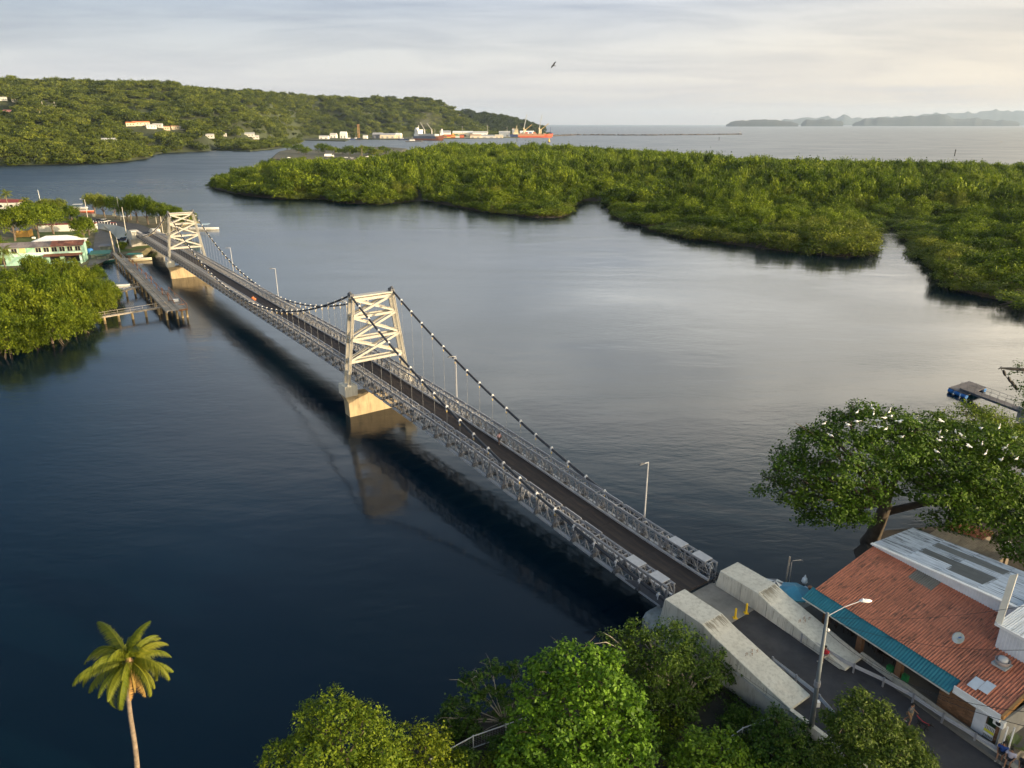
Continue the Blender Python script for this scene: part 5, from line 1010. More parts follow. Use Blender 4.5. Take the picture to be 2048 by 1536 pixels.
T8 = lobes_px([(1725, 1430, 33.5, 1.2, .75), (1690, 1455, 33, 1.1, .75), (1750, 1458, 33, 1.2, .75), (1800, 1500, 32.6, 1.2, .75), (1735, 1485, 32.4, 1.6, .75), (1800, 1510, 32, 1.6, .75), (1685, 1500, 32.4, 1.1, .75), (1835, 1540, 32, 1.1, .75), (1760, 1545, 31.5, 2.0, .75), (1670, 1540, 32, 1.2, .75)])
tree('mango_tree', 'fine leaved round tree overhanging the road at the bottom right', Vector((AY(1760, 1560, 31.5).x, 31.0, 1.3)), T8, dict(ncl=1700, per=17, rcl=0.27, leaf=0.20, mat=L_left if False else leafmat('mango leaves', (0.035, 0.062, 0.012), (0.10, 0.135, 0.022), 0.3, 0.1, 0.35), low=-0.4, shell=0.25, aspect=0.4), 0.22, 58)
for k, (x, y, z, lab) in enumerate([(1000, 1500, 1.5, 'dark low bush under the bare branching tree'), (930, 1525, 1.5, 'dark low bush below the pipe fence'), (1480, 1440, 1.4, 'dark low bush at the foot of the left anchor block'), (1120, 1480, 1.5, 'dark low bush under the large almond tree')]):
    p = G(x, y, z); o = thing('bush', lab, 'bush', p, 0, 'low bushes on the bank'); link('foliage', crown('foliage', dome(0.9, 0.9, 0.9, 6, 800 + k), 120, 10, 0.22, 0.16, L_dark, 810 + k, low=-0.2), o); MB().tube([(0, 0, -0.2), (0, 0, 0.6)], 0.04, 5).build('stem', bark, o)
rd = random.Random(77); spec = [(1010, 1440), (1040, 1480), (985, 1530), (900, 1535), (1330, 1490), (1360, 1530), (1460, 1460), (1500, 1450), (1225, 1400), (1290, 1470), (1480, 1500), (1340, 1460), (720, 1540), (1090, 1440), (1180, 1380), (1240, 1345)]
for k, (x, y) in enumerate(spec):
    p = G(x, y, 1.4); o = thing('undergrowth_bush', 'dark undergrowth bush ' + ('below the pipe fence by the bare tree' if x < 960 else 'left of the large almond tree' if x < 1100 else 'behind the large almond tree' if x < 1300 else 'in the dark gap right of the almond tree' if x < 1400 else 'at the foot of the left anchor block'), 'bush', p, k, 'undergrowth on the near bank'); r_b = rd.uniform(0.7, 1.3); link('foliage', crown('foliage', dome(r_b, r_b, r_b * .9, 5, 840 + k), 70, 12, 0.26, 0.17, (L_dark, L_rain, L_left)[k % 3], 860 + k, low=-0.2), o)
# agave beside the restaurant
p = G(2030, 1492, 2.6); t = thing('agave', 'spiky pale green agave at the restaurant corner', 'plant', p); am = plain('agave leaf', (0.16, 0.20, 0.07))
for k in range(26):
    a = k * 2.4; e = 0.25 + 0.9 * ((k * 0.618) % 1); d_ = Vector((math.cos(a) * math.cos(e), math.sin(a) * math.cos(e), math.sin(e))); s_ = Vector((-math.sin(a), math.cos(a), 0)) * 0.055; L_ = 0.95
    q = d_ * L_ * 0.5; MB().add([-s_, s_, q + s_ * 1.2, d_ * L_ - Vector((0, 0, 0.08)), q - s_ * 1.2, q + Vector((0, 0, -0.03))], [(0, 1, 2, 5), (5, 2, 3), (0, 5, 4), (5, 3, 4)]).build('leaf', am, t)

# coconut palms
def frond_mesh(L, droop, seed, mat, n=46, wl=0.62, lift=0.5, hang=0.45):
    r = random.Random(seed); V = []; F = []; tone = []
    P = []; a = lift; x = z = 0.0; st = 22
    for i in range(st + 1):
        P.append(Vector((x, 0, z))); a -= droop / st * (0.5 + i / st); x += L / st * math.cos(a); z += L / st * math.sin(a)
    def at(u): f = u * st; i = min(int(f), st - 1); return P[i].lerp(P[i + 1], f - i), (P[i + 1] - P[i]).normalized()
    for i in range(st):
        w_ = 0.035 * (1 - i / st) + 0.006; o = len(V); V += [P[i] + Vector((0, -w_, 0.012)), P[i] + Vector((0, w_, 0.012)), P[i + 1] + Vector((0, w_ * .9, 0.012)), P[i + 1] + Vector((0, -w_ * .9, 0.012))]; F.append((o, o + 1, o + 2, o + 3)); tone += [0.95] * 4
    for i in range(n):
        u = 0.14 + 0.86 * i / (n - 1); p, d_ = at(min(u, 0.999)); w_ = wl * (math.sin(math.pi * min(1, 0.12 + u * 0.88)) ** 0.6) * r.uniform(0.85, 1.1)
        for s in (-1, 1):
            dirv = (Vector((0, s, 0)) * 0.85 + d_ * 0.55 + Vector((0, 0, -hang * r.uniform(0.6, 1.3)))).normalized(); m_ = p + dirv * w_ * 0.55; e = p + dirv * w_ + Vector((0, 0, -w_ * 0.30 * (0.6 + hang))); h = d_ * 0.022 * L / 2.6 * (46 / n) ** 0.5
            o = len(V); V += [p - h, p + h, m_ + h * 1.2, m_ - h * 1.2, e]; F += [(o, o + 1, o + 2, o + 3), (o + 3, o + 2, o + 4)]; tt = r.uniform(0.25, 0.85); tone += [tt] * 5
    me = bpy.data.meshes.new('frond'); me.from_pydata([tuple(v) for v in V], [], F); q = me.attributes.new('tone', 'FLOAT', 'POINT'); q.data.foreach_set('value', np.array(tone, np.float32)); me.materials.append(mat); me.update(); return me
def palm(name, label, base, H, L, lean, nf, seed, group=None, dead=3, meshes=None, r0=0.16):
    r = random.Random(seed); t = thing(name, label, 'palm', base, r.uniform(0, 6), group); t.rotation_euler = (0, 0, 0)
    top = Vector((lean[0], lean[1], H)); pts = [Vector((lean[0] * (k / 12) ** 0.7 + 0.22 * math.sin(k * 0.55) * (k / 12), lean[1] * (k / 12), H * k / 12)) for k in range(13)]; off = pts[-1]
    MB().tube([pts[0] - Vector((0, 0, 0.4))] + pts, [r0 * 1.7] + [r0 * (1.25 - 0.45 * k / 12) for k in range(13)], 9).build('trunk', M('palm bark', (0.20, 0.155, 0.115), 0.9, 0.4, 3.0, 0.03, 9, stain=(0.09, 0.07, 0.05), stain_amt=0.7, stain_scale=(0.6, 0.6, 6)) if 'palm bark' not in MATS else MATS['palm bark'], t, True)
    ms = meshes
    for k in range(nf):
        f = k / nf; az = k * 2.399 + r.uniform(-0.2, 0.2); el = 1.40 - 1.75 * f + r.uniform(-0.22, 0.22)
        o = link('frond', ms[k % len(ms)], t, off); o.rotation_euler = (r.uniform(-0.35, 0.35), -el + 0.45, az); s = r.uniform(0.72, 1.12) * L / 2.6; o.scale = (s, s, s)
    return t, off
pm_near = [frond_mesh(2.8, 1.3 + 0.3 * i, 900 + i, L_palm, n=64, wl=0.47, hang=0.55 + 0.2 * i, lift=0.5) for i in range(4)] + [frond_mesh(2.5, 2.5, 905, L_palm, n=56, wl=0.5, hang=0.9)]
pb_ = AY(255, 1318, 32.6); base = Vector((pb_.x - 1.45, 32.6 - 0.3, 0.9)); pt, off = palm('coconut_palm', 'tall coconut palm standing over dark water at the bottom left', base, pb_.z - 0.9 - 0.15, 2.95, (1.45, 0.3), 30, 5, meshes=pm_near, r0=0.135)
dm_ = frond_mesh(2.2, 0.5, 950, L_dead, n=34, wl=0.36, lift=0.1, hang=1.0)
for az, s in ((-0.35, 1.05), (-2.5, 0.85), (-1.6, 1.0), (-1.1, 0.8)):
    o = link('dead_frond', dm_, pt, off - Vector((0, 0, 0.15))); o.rotation_euler = (0, R(66), az); o.scale = (s, s, s)
fb = MB(); 
for k in range(9): fb.ell(off + Vector((0.22 * math.cos(k * 2.2), 0.22 * math.sin(k * 2.2), -0.32 - 0.06 * (k % 3))), (0.10, 0.10, 0.12), 8, 6)
for k in range(9):
    a = fb  # coconuts are separate parts below
cm_ = MB().ell((0, 0, 0), (0.10, 0.10, 0.125), 8, 6).mesh('coconut', plain('coconut husk', (0.30, 0.20, 0.05)), True)
for k in range(8): link('coconut', cm_, pt, off + Vector((0.24 * math.cos(k * 2.2), 0.24 * math.sin(k * 2.2), -0.34 - 0.06 * (k % 3))))
MB().lathe([(0.16, -0.55), (0.22, -0.2), (0.20, 0.05), (0.08, 0.3)], off, 10).build('crown_shaft', plain('palm fibre', (0.26, 0.15, 0.07)), pt, True)

# ================================================================== egrets on the rain trees
egw = plain('egret white', (0.80, 0.80, 0.78), 0.7); beakm = plain('egret beak', (0.55, 0.36, 0.06)); legm_ = plain('egret leg', (0.05, 0.05, 0.05))
def egret_mesh(pose):
    b = MB(); b.ell((0, 0, 0.36), (0.24, 0.11, 0.13), 9, 6); b.add([(-0.20, -0.05, 0.36), (-0.20, 0.05, 0.36), (-0.40, 0.03, 0.27), (-0.40, -0.03, 0.27), (-0.22, 0, 0.42)], [(0, 1, 2, 3), (0, 4, 1), (1, 4, 2), (4, 3, 2), (0, 3, 4)])
    neck = {'up': [(0.18, 0, 0.40), (0.27, 0, 0.52), (0.22, 0, 0.66), (0.26, 0, 0.80)], 'tuck': [(0.17, 0, 0.40), (0.23, 0, 0.47), (0.18, 0, 0.53), (0.22, 0, 0.57)], 'low': [(0.18, 0, 0.38), (0.30, 0, 0.42), (0.38, 0, 0.48), (0.46, 0, 0.46)], 'fly': [(0.18, 0, 0.38), (0.26, 0, 0.42), (0.24, 0, 0.46), (0.30, 0, 0.44)]}[pose]
    b.tube(neck, [0.065, 0.05, 0.042, 0.038], 6); h = Vector(neck[-1]); b.ell(h + Vector((0.03, 0, 0.01)), (0.065, 0.045, 0.045), 7, 5); b.tube([h + Vector((0.07, 0, 0)), h + Vector((0.20, 0, -0.03))], [0.022, 0.005], 5, mi=1)
    for s in (-1, 1): b.tube([(0.0, s * 0.04, 0.28), (0.02, s * 0.05, 0.14), (0.0, s * 0.05, -0.05)], 0.012, 4, mi=2)
    if pose == 'fly':
        for s in (-1, 1): b.add([(0.12, s * 0.06, 0.40), (-0.14, s * 0.06, 0.40), (-0.16, s * 0.36, 0.52), (0.14, s * 0.34, 0.54), (-0.12, s * 0.62, 0.46), (0.04, s * 0.66, 0.48)] + [(0.12, s * 0.06, 0.37), (-0.14, s * 0.06, 0.37)], [(0, 1, 2, 3), (3, 2, 4, 5)])
    return b.mesh('egret', [egw, beakm, legm_], True)
em = {p: egret_mesh(p) for p in ('up', 'tuck', 'low', 'fly')}
eg = [(830, 368, 'tuck'), (910, 366, 'up'), (795, 395, 'tuck'), (918, 407, 'tuck'), (1035, 392, 'up'), (1003, 437, 'low'), (1052, 425, 'tuck'), (550, 480, 'tuck'), (793, 463, 'low'), (725, 487, 'tuck'), (950, 457, 'low'), (1110, 465, 'fly'), (955, 510, 'fly'), (1010, 520, 'tuck'), (600, 568, 'low'), (1125, 578, 'tuck'), (1197, 535, 'up'), (1228, 440, 'up'), (1275, 475, 'fly'), (1422, 460, 'fly'), (1718, 514, 'tuck'), (1465, 535, 'tuck'), (1530, 540, 'tuck'), (1575, 568, 'fly'), (1407, 545, 'up'), (1420, 580, 'tuck'), (1405, 603, 'tuck'), (1630, 650, 'fly'), (1727, 632, 'up'), (1752, 705, 'up'), (1388, 688, 'tuck'), (1895, 660, 'up'), (1985, 742, 'tuck'), (1970, 585, 'tuck'), (2035, 858, 'tuck'), (1855, 510, 'up'), (1865, 750, 'up')]
def hit(px, py, lobes):
    o = Vector((0, 0, CAMZ)); d_ = ray(px, py); best = None
    for x, y, z, a, b_, c in lobes:
        q = Vector(((o.x - x) / a, (o.y - y) / b_, (o.z - z) / c)); e = Vector((d_.x / a, d_.y / b_, d_.z / c)); A = e.dot(e); Bq = q.dot(e); Cq = q.dot(q) - 1.0; D_ = Bq * Bq - A * Cq
        if D_ > 0:
            k = (-Bq - math.sqrt(D_)) / A
            if best is None or k < best: best = k
    return o + d_ * best if best else None
pose_w = {'up': 'standing tall with neck stretched', 'tuck': 'hunched with neck drawn in', 'low': 'leaning forward', 'fly': 'with wings half spread'}
used = {}
for k, (zx, zy, pose) in enumerate(eg):
    px, py = 1500 + zx / 3.737, 720 + zy / 3.737; p = None; left = px < 1812
    for dy in range(0, 60, 3):
        p = hit(px, py + 6 + dy, LA if left else LBt)
        if p: break
    if not p: continue
    side = 'leaning rain tree' if left else 'right-hand rain tree'; where = ('top' if py < 850 else 'upper slope' if py < 890 else 'lower slope') + (' left' if (px < 1730 if left else px < 1910) else ' right')
    lab = 'white egret %s on the %s of the %s' % (pose_w[pose], where, side)
    lab = lab.replace('right-hand rain tree', 'sunlit tree').replace('leaning rain tree', 'leaning tree')
    o = link('egret', em[pose]); o.location = p + Vector((0, 0, 0.10)); o.rotation_euler = (0, 0, random.Random(k * 7).uniform(0, 6.28)); s = 0.74; o.scale = (s, s, s); tag(o, lab, 'bird', 'egrets roosting on the rain trees')
# black vulture on the water-side twig, and one gliding in the sky
blk = plain('vulture black', (0.012, 0.012, 0.014), 0.7)
p = hit(1553, 948, LA) or hit(1560, 960, LA) or AY(1552, 943, 60); o = MB().ell((0, 0, 0.3), (0.30, 0.15, 0.16), 9, 6).tube([(0.2, 0, 0.36), (0.34, 0, 0.46), (0.38, 0, 0.42)], [0.06, 0.05, 0.03], 6).tube([(0, 0.05, 0.2), (0, 0.05, -0.05)], 0.015, 4).tube([(0, -0.05, 0.2), (0, -0.05, -0.05)], 0.015, 4).build('vulture', blk, None, True); o.location = p; o.rotation_euler = (0, 0, 2.6); o.scale = (1.4, 1.4, 1.4); tag(o, 'black bird hunched on the leftmost twig of the leaning rain tree', 'bird')
fb = thing('vulture', 'dark bird gliding with bent wings high in the sky', 'bird', AY(1107, 131, 160)); MB().ell((0, 0, 0), (0.30, 0.10, 0.09), 9, 6).ell((0.32, 0, 0.0), (0.08, 0.05, 0.05), 7, 5).build('body', blk, fb, True)
for s in (-1, 1): MB().add([(0.18, s * 0.06, 0.03), (-0.14, s * 0.06, 0.03), (-0.12, s * 0.45, 0.20), (0.18, s * 0.42, 0.22), (-0.16, s * 0.95, 0.16), (0.02, s * 0.98, 0.17)] + [(0.18, s * 0.06, 0.0), (-0.14, s * 0.06, 0.0), (-0.12, s * 0.45, 0.18), (0.18, s * 0.42, 0.20)], [(0, 1, 2, 3), (3, 2, 4, 5), (6, 9, 8, 7)]).build('wing', blk, fb)
MB().add([(-0.25, -0.05, 0), (-0.25, 0.05, 0), (-0.52, 0.12, 0), (-0.52, -0.12, 0), (-0.25, 0, 0.03)], [(3, 2, 1, 0), (0, 1, 4), (4, 1, 2), (4, 2, 3), (0, 4, 3)]).build('tail', blk, fb); fb.rotation_euler = (R(35), R(-10), R(205)); fb.scale = (1.0, 1.0, 1.0)

# ================================================================== floating jetty on the right
jt = thing('floating_jetty', 'floating grey plank jetty on blue drums with a railed gangway', 'jetty', G(1945, 785, 0))
jo = jt.location.copy(); Q = [G(x, y, 0.75) - jo for x, y in ((1897, 775), (1938, 762), (1974, 775), (1936, 790))]
dkb = M('jetty plank', (0.115, 0.105, 0.11), 0.85, 0.25, 2.0, rnd=0.18)
for k in range(9):
    a, c = Q[1].lerp(Q[0], 0) if False else Q[0].lerp(Q[3], k / 9), Q[1].lerp(Q[2], k / 9); a2, c2 = Q[0].lerp(Q[3], (k + 0.93) / 9), Q[1].lerp(Q[2], (k + 0.93) / 9); dn = Vector((0, 0, -0.09))
    MB().add([a, c, c2, a2, a + dn, c + dn, c2 + dn, a2 + dn], [(3, 2, 1, 0), (4, 5, 6, 7), (0, 1, 5, 4), (1, 2, 6, 5), (2, 3, 7, 6), (3, 0, 4, 7)]).build('plank', dkb, jt)
bl = plain('blue drum', (0.02, 0.14, 0.42), 0.45)
for k in range(3):
    a, c = Q[0].lerp(Q[3], (k + 0.12) / 3), Q[0].lerp(Q[3], (k + 0.85) / 3); off_ = Vector((0.1, 0.1, -0.42)); MB().tube([a + off_, c + off_], 0.32, 10).build('drum', bl, jt)
    a, c = Q[1].lerp(Q[2], (k + 0.12) / 3), Q[1].lerp(Q[2], (k + 0.85) / 3); MB().tube([a - Vector((0.2, 0.2, 0.42)), c - Vector((0.2, 0.2, 0.42))], 0.32, 10).build('drum', bl, jt)
g0, g1 = G(1929, 776, 1.0) - jo, G(2052, 822, 2.2) - jo; gd = (g1 - g0); gn = Vector((-gd.y, gd.x, 0)).normalized() * 0.75
gdk = MB(); nn_ = 16
for k in range(nn_):
    a = g0.lerp(g1, k / nn_); c = g0.lerp(g1, (k + 0.94) / nn_); MB().add([a - gn, a + gn, c + gn, c - gn, a - gn - Vector((0, 0, .06)), a + gn - Vector((0, 0, .06)), c + gn - Vector((0, 0, .06)), c - gn - Vector((0, 0, .06))], [(0, 1, 2, 3), (7, 6, 5, 4), (0, 4, 5, 1), (1, 5, 6, 2), (2, 6, 7, 3), (3, 7, 4, 0)]).build('plank', dkb, jt)
for s in (-1, 1):
    MB().bar(g0 + gn * s - Vector((0, 0, .18)), g1 + gn * s - Vector((0, 0, .18)), 0.1, 0.26).build('girder', steel_dark, jt); b = MB(); b.tube([g0 + gn * s + Vector((0, 0, 1.05)), g1 + gn * s + Vector((0, 0, 1.05))], 0.025, 5)
    for k in range(9): q = g0.lerp(g1, k / 8) + gn * s; b.tube([q, q + Vector((0, 0, 1.05))], 0.025, 5)
    b.build('railing', steel_dark, jt)
MB().box(g1 + Vector((1.2, 0.2, -0.9)), (2.6, 2.4, 2.2)).build('shore_block', concrete, jt)
# dark boom with hanging bundles
p = AY(2001, 736, 88); t = thing('boom', 'dark spar reaching over the water with bundles strung below it', 'spar', p); q = AY(2075, 741, 88) - p
MB().tube([(0, 0, 0), q * 0.3, q * 0.62, q], [0.10, 0.20, 0.22, 0.25], 7).build('spar', black, t); MB().tube([(-0.25, 0, -0.15), (0, 0, 0), (0.05, 0, 0.25)], 0.06, 5).build('tip', black, t)
sag = [AY(x, y, 88) - p for x, y in ((2003, 739), (2009, 748), (2014, 756), (2020, 764), (2028, 775), (2034, 780))]; MB().tube([Vector((0, 0, 0))] + sag, 0.04, 5).build('line', black, t)
bm_ = MB().ell((0, 0, 0), (0.16, 0.16, 0.42), 7, 5).mesh('bundle', black)
for s_, a in ((AY(2009, 746, 88) - p, 0.5), (AY(2019, 759, 88) - p, 0.55), (AY(2026, 767, 88) - p, 0.6), (AY(2032, 775, 88) - p, 0.5)): o = link('bundle', bm_, t, s_); o.rotation_euler = (0, -a, 0); o.scale = (1.2, 1.2, 1.2)

# ================================================================== far-left bank
lb_px = [(-160, 700), (-20, 690), (60, 660), (150, 600), (178, 545), (205, 522), (232, 512), (262, 520), (288, 508), (318, 482), (345, 462), (395, 446), (380, 438), (330, 437), (262, 437), (200, 433), (150, 428), (100, 415), (40, 402), (-160, 380)]
lb_w = [gxy(x, y) for x, y in lb_px]
land('left_bank', lb_w, 1.0, M('grassy earth', (0.075, 0.080, 0.035), 0.95, 0.4, 0.25, hue=(0.13, 0.11, 0.06)), 1.8, -1.0, 'far-left bank with the old dock and houses')
def sheet(name, px, z, mat, label):
    P = [G(x, y, z) for x, y in px]; T = tessellate_polygon([[Vector((p.x, p.y, 0)) for p in P]]); F = []
    for t_ in T:
        a, b_, c = (P[i] for i in t_); F.append(tuple(t_) if (b_.x - a.x) * (c.y - a.y) - (b_.y - a.y) * (c.x - a.x) > 0 else tuple(t_)[::-1])
    return tag(MB().add(P, F).build(name, mat), label, kind='structure')
sheet('lawn', [(-120, 480), (10, 480), (60, 462), (150, 455), (178, 470), (168, 515), (90, 510), (0, 515), (-120, 530)], 1.06, lawn, 'green lawn in front of the white wall')
sheet('lower_road', [(196, 458), (222, 468), (236, 500), (232, 512), (192, 530), (176, 530), (186, 500), (190, 470)], 1.07, M('grey track', (0.13, 0.12, 0.115), 0.95, 0.2, 0.2), 'grey track running down to the old dock')
sheet('grass_patch', [(236, 505), (300, 495), (318, 480), (300, 478), (262, 498), (240, 498)], 1.08, lawn, 'grassy shore under the far bridge end')
# upper road comes off the far bridge end and bends left
ur = [B(TL - 0.2, 0), B(TL + 15, 0.3), B(TL + 30, 1.0), B(TL + 45, 0), B(TL + 58, -3.5), B(TL + 72, -8), B(TL + 92, -13), B(TL + 125, -18)]
def offp(pts, o):
    out = []
    for i, p in enumerate(pts): d_ = pts[min(i + 1, len(pts) - 1)] - pts[max(i - 1, 0)]; nn_ = Vector((-d_.y, d_.x, 0)).normalized(); out.append(p + nn_ * o)
    return out
uz = [4.40, 4.1, 3.7, 3.2, 2.8, 2.5, 2.2, 2.0]; a_ = offp(ur, 3.4); c_ = offp(ur, -3.8)
V = [Vector((p.x, p.y, z)) for p, z in zip(a_, uz)] + [Vector((p.x, p.y, z)) for p, z in zip(c_, uz)]; n_ = len(ur)
tag(MB().add(V, [(i + n_, i + n_ + 1, i + 1, i) for i in range(n_ - 1)]).build('upper_road', asphalt), 'dark road bending away from the far bridge end', kind='structure')
# pale concrete apron between the two roads
ap = [G(x, y, z) for x, y, z in ((196, 457, 1.15), (225, 464, 1.15), (240, 490, 1.15), (262, 486, 1.2), (262, 474, 1.6))]; up_ = [v for v in V[:n_]][:7]
AP = [up_[5], up_[4], up_[3], up_[2], up_[1]]; lo_ = [G(194, 457, 1.12), G(212, 460, 1.12), G(226, 468, 1.12), G(235, 480, 1.12), G(252, 487, 1.12)]
tag(MB().add([p - Vector((0, 0, 0.03)) for p in AP] + lo_, [(i, i + 1, 6 + i, 5 + i) for i in range(4)]).build('apron', M('apron concrete', (0.42, 0.42, 0.38), 0.9, 0.12, 0.15, stain=(0.33, 0.33, 0.28), stain_amt=0.4)), 'pale sloping concrete apron below the upper road', kind='structure')
o_ = bpy.data.objects['apron']; bm = bmesh.new(); bm.from_mesh(o_.data); bmesh.ops.recalc_face_normals(bm, faces=bm.faces); [f.normal_flip() for f in bm.faces if f.normal.z < 0]; bm.to_mesh(o_.data); bm.free()
fz = [Vector((p.x, p.y, z)) for p, z in zip(c_, uz)]; tag(MB().add([p - Vector((0, 0, 0.02)) for p in fz] + [Vector((p.x, p.y, -0.5)) for p in offp(ur, -6)], [(i, i + 1, n_ + i + 1, n_ + i) for i in range(n_ - 1)]).build('road_bank', dirt), 'earth bank under the upper road', kind='structure')
# far anchor blocks
fprof = [(TL + 0.55, -1), (TL + 0.62, 3.9), (TL + 1.0, 5.9), (TL + 4.75, 5.9), (TL + 6.1, 5.5), (TL + 12.6, 3.6), (TL + 12.6, -1)]
for s, lab in ((-1, 'pale concrete anchor block at the far bridge end, on the dock side'), (1, 'pale concrete anchor block at the far bridge end, on the tree side')):
    a = thing('anchor_block', lab, 'anchor block', group='cable anchor blocks at the far bridge end'); tprism(fprof, s * 2.16, s * 4.6, 'block', concrete_pale, a)
tprism([(TL - 1.2, -1), (TL - 1.2, 3.4), (TL + 3, 3.4), (TL + 3, -1)], -5.4, 5.4, 'footing', concrete, thing('bearing_shelf', 'concrete footing shelf under the far bridge end', 'abutment'))

# old dock: timber trestle running out to a decked end
dk = thing('old_dock', 'old weathered timber dock with rusty lattice rails running into the water', 'dock'); 
d0, d1 = G(232, 505, 2.2), G(345, 622, 2.2); dd_ = (d1 - d0); dL = dd_.length; dx = dd_ / dL; dn_ = Vector((-dx.y, dx.x, 0))  # dn_ to the camera's right
def DP(s, n, z=2.2): return d0 + dx * s + dn_ * n + Vector((0, 0, z - 2.2))
rd = random.Random(4); npl = int(dL / 0.9); pm_ = MB().box((0, 0, 0), (0.80, 0.98, 0.08)).mesh('plank', wood); ang = math.atan2(dx.y, dx.x)
for k in range(npl):
    for s in (-1, 1):
        if s > 0 and k < npl * 0.12: continue
        o = link('plank', pm_, dk, DP(0.45 + k * 0.9, s * 0.56, 2.2 + rd.uniform(-0.02, 0.02))); o.rotation_euler = (0, 0, ang + rd.uniform(-0.02, 0.02))
for s in (-1.1, 1.1): MB().bar(DP(0, s, 2.0), DP(dL, s, 2.0), 0.22, 0.35).build('stringer', wood, dk)
pil = MB().tube([(0, 0, -1.5), (0, 0, 2.0)], 0.22, 7).mesh('pile', M('dock pile', (0.32, 0.24, 0.13), 0.9, 0.35, 1.0))
for k in range(14):
    for s in (-1.05, 1.05): p = DP(1 + k * dL / 13.4, s, 0); link('pile', pil, dk, (p.x, p.y, 0))
    if k % 2 == 0: MB().bar(DP(1 + k * dL / 13.4, -1.7, 0.5), DP(1 + k * dL / 13.4, 1.7, 1.7), 0.12).build('brace', wood, dk)
# lattice rail on the water side, rusty, partly leaning
for k in range(9):
    s0, s1 = dL * (0.22 + 0.083 * k), dL * (0.22 + 0.083 * (k + 1)); h0 = 1.5 + 0.5 * ((k * 37) % 3) / 2; b = MB(); b.bar(DP(s0, 1.15, 2.2), DP(s0, 1.15, 2.2 + h0), 0.14); b.bar(DP(s0, 1.15, 2.2 + h0), DP(s1, 1.15, 2.2 + 0.9), 0.12); b.bar(DP(s0, 1.15, 2.3), DP(s1, 1.15, 2.2 + h0 * 0.8), 0.10); b.build('rail_frame', rust, dk)
# decked end to the right
for k in range(4):
    o = MB().box((0, 0, 0), (dL * 0.24 / 1, 0.5, 0.08)).build('plank', wood, dk); o.location = DP(dL * 0.87, 1.4 + 0.5 * k, 2.2); o.rotation_euler = (0, 0, ang)
for a, c in ((0.76, 3.1), (0.98, 3.1), (0.98, 2.1)): p = DP(dL * a, c, 0); link('pile', pil, dk, (p.x, p.y, 0))
b = MB(); b.bar(DP(dL * .76, 3.2, 3.2), DP(dL * .99, 3.2, 3.2), 0.1); b.bar(DP(dL * .99, 3.2, 3.2), DP(dL * .99, 1.5, 3.2), 0.1)
for f in (.76, .84, .92, .99): b.bar(DP(dL * f, 3.2, 2.2), DP(dL * f, 3.2, 3.2), 0.10)
b.build('end_rail', rust, dk); MB().bar(DP(dL * .99, 1.4, 1.95), DP(dL * .99, 3.3, 1.95), 0.22, 0.3).build('end_beam', rust, dk)
MB().box(DP(dL * .90, 2.4, 2.5), (1.1, 0.8, 0.5), RZ(0.4)).build('white_box', white, dk)
# side walkways from the dock to the mangrove
for (x0, y0, x1, y1, np_, lab) in ((332, 612, 196, 634, 5, 'narrow plank walkway on yellow piles from the dock end to the mangroves'), (278, 572, 228, 586, 3, 'short walkway on piles half way along the dock')):
    t = thing('walkway', lab, 'walkway'); a, c = G(x0, y0, 1.7), G(x1, y1, 1.7); w_ = (c - a); L_ = w_.length; MB().bar(a - Vector((0, 0, .2)), c - Vector((0, 0, .2)), 0.5, 0.25).build('beam', wood, t)
    k_ = int(L_ / 1.2); me = MB().box((0, 0, 0), (1.1, 1.0, 0.07)).mesh('plank', wood)
    for k in range(k_): o = link('plank', me, t, a.lerp(c, (k + 0.5) / k_)); o.rotation_euler = (0, 0, math.atan2(w_.y, w_.x))
    me = MB().tube([(0, 0, -1.5), (0, 0, 1.55)], 0.26, 7).mesh('pile', pil.materials[0])
    for k in range(np_): p = a.lerp(c, (k + 0.6) / np_); link('pile', me, t, (p.x, p.y, 0))
    b = MB(); nn_ = Vector((-w_.y, w_.x, 0)).normalized() * 0.48
    for k in range(0, k_ + 1, 2): q = a.lerp(c, k / k_) + nn_; b.tube([q, q + Vector((0, 0, 1.0))], 0.04, 4)
    b.tube([a + nn_ + Vector((0, 0, 1)), c + nn_ + Vector((0, 0, 1))], 0.04, 4); b.tube([a + nn_ + Vector((0, 0, .5)), c + nn_ + Vector((0, 0, .5))], 0.03, 4); b.build('railing', wood, t)
# dock-head frame and poles
p = G(228, 470, 1.1); 
def pole(lab, px, py0, py1, z=1.05, r=0.14, mat=None, arm=None, name='utility_pole', cat='pole', head=None):
    p = G(px, py0, z); x1, y1 = py1; q = AY(x1, y1, p.y) - p; t = thing(name, lab, cat, p); MB().tube([(0, 0, -0.2), (q.x * 0.15, 0, q.z)], [r, r * 0.65], 6).build('pole', mat or plain('pale pole', (0.5, 0.47, 0.40), 0.7), t)
    if arm: MB().tube([(q.x * 0.15, 0, q.z * 0.985), (q.x * 0.15 + arm, 0, q.z + 0.2)], r * 0.35, 5).build('arm', galv, t); MB().box((q.x * 0.15 + arm * 1.15, 0, q.z + 0.2), (abs(arm) * 0.45, 0.25, 0.14)).build('lamp_head', white if arm < 0 else steel_dark, t)
    return t
pole('tall pale pole at the landward end of the old dock', 229, 505, (209, 462), r=0.25, mat=plain('dock pole', (0.45, 0.38, 0.28)))
pole('short pale mast beside the dock end pole', 240, 505, (221, 475), r=0.12)
pole('street lamp pole beside the round shrub on the far bank', 180, 462, (176, 399), 1.1, arm=-1.3, name='street_lamp', cat='street lamp')
pole('pole with dark top before the shore trees on the far bank', 242, 440, (231, 394), 2.0, arm=0.5, name='street_lamp', cat='street lamp')
pole('tall leaning lamp pole at the apron on the far bank', 254, 475, (247, 414), 1.5, name='street_lamp', cat='street lamp')
pole('pale lamp pole rising behind the trees left of the far tower', 313, 446, (305, 402), 1.5, name='street_lamp', cat='street lamp')
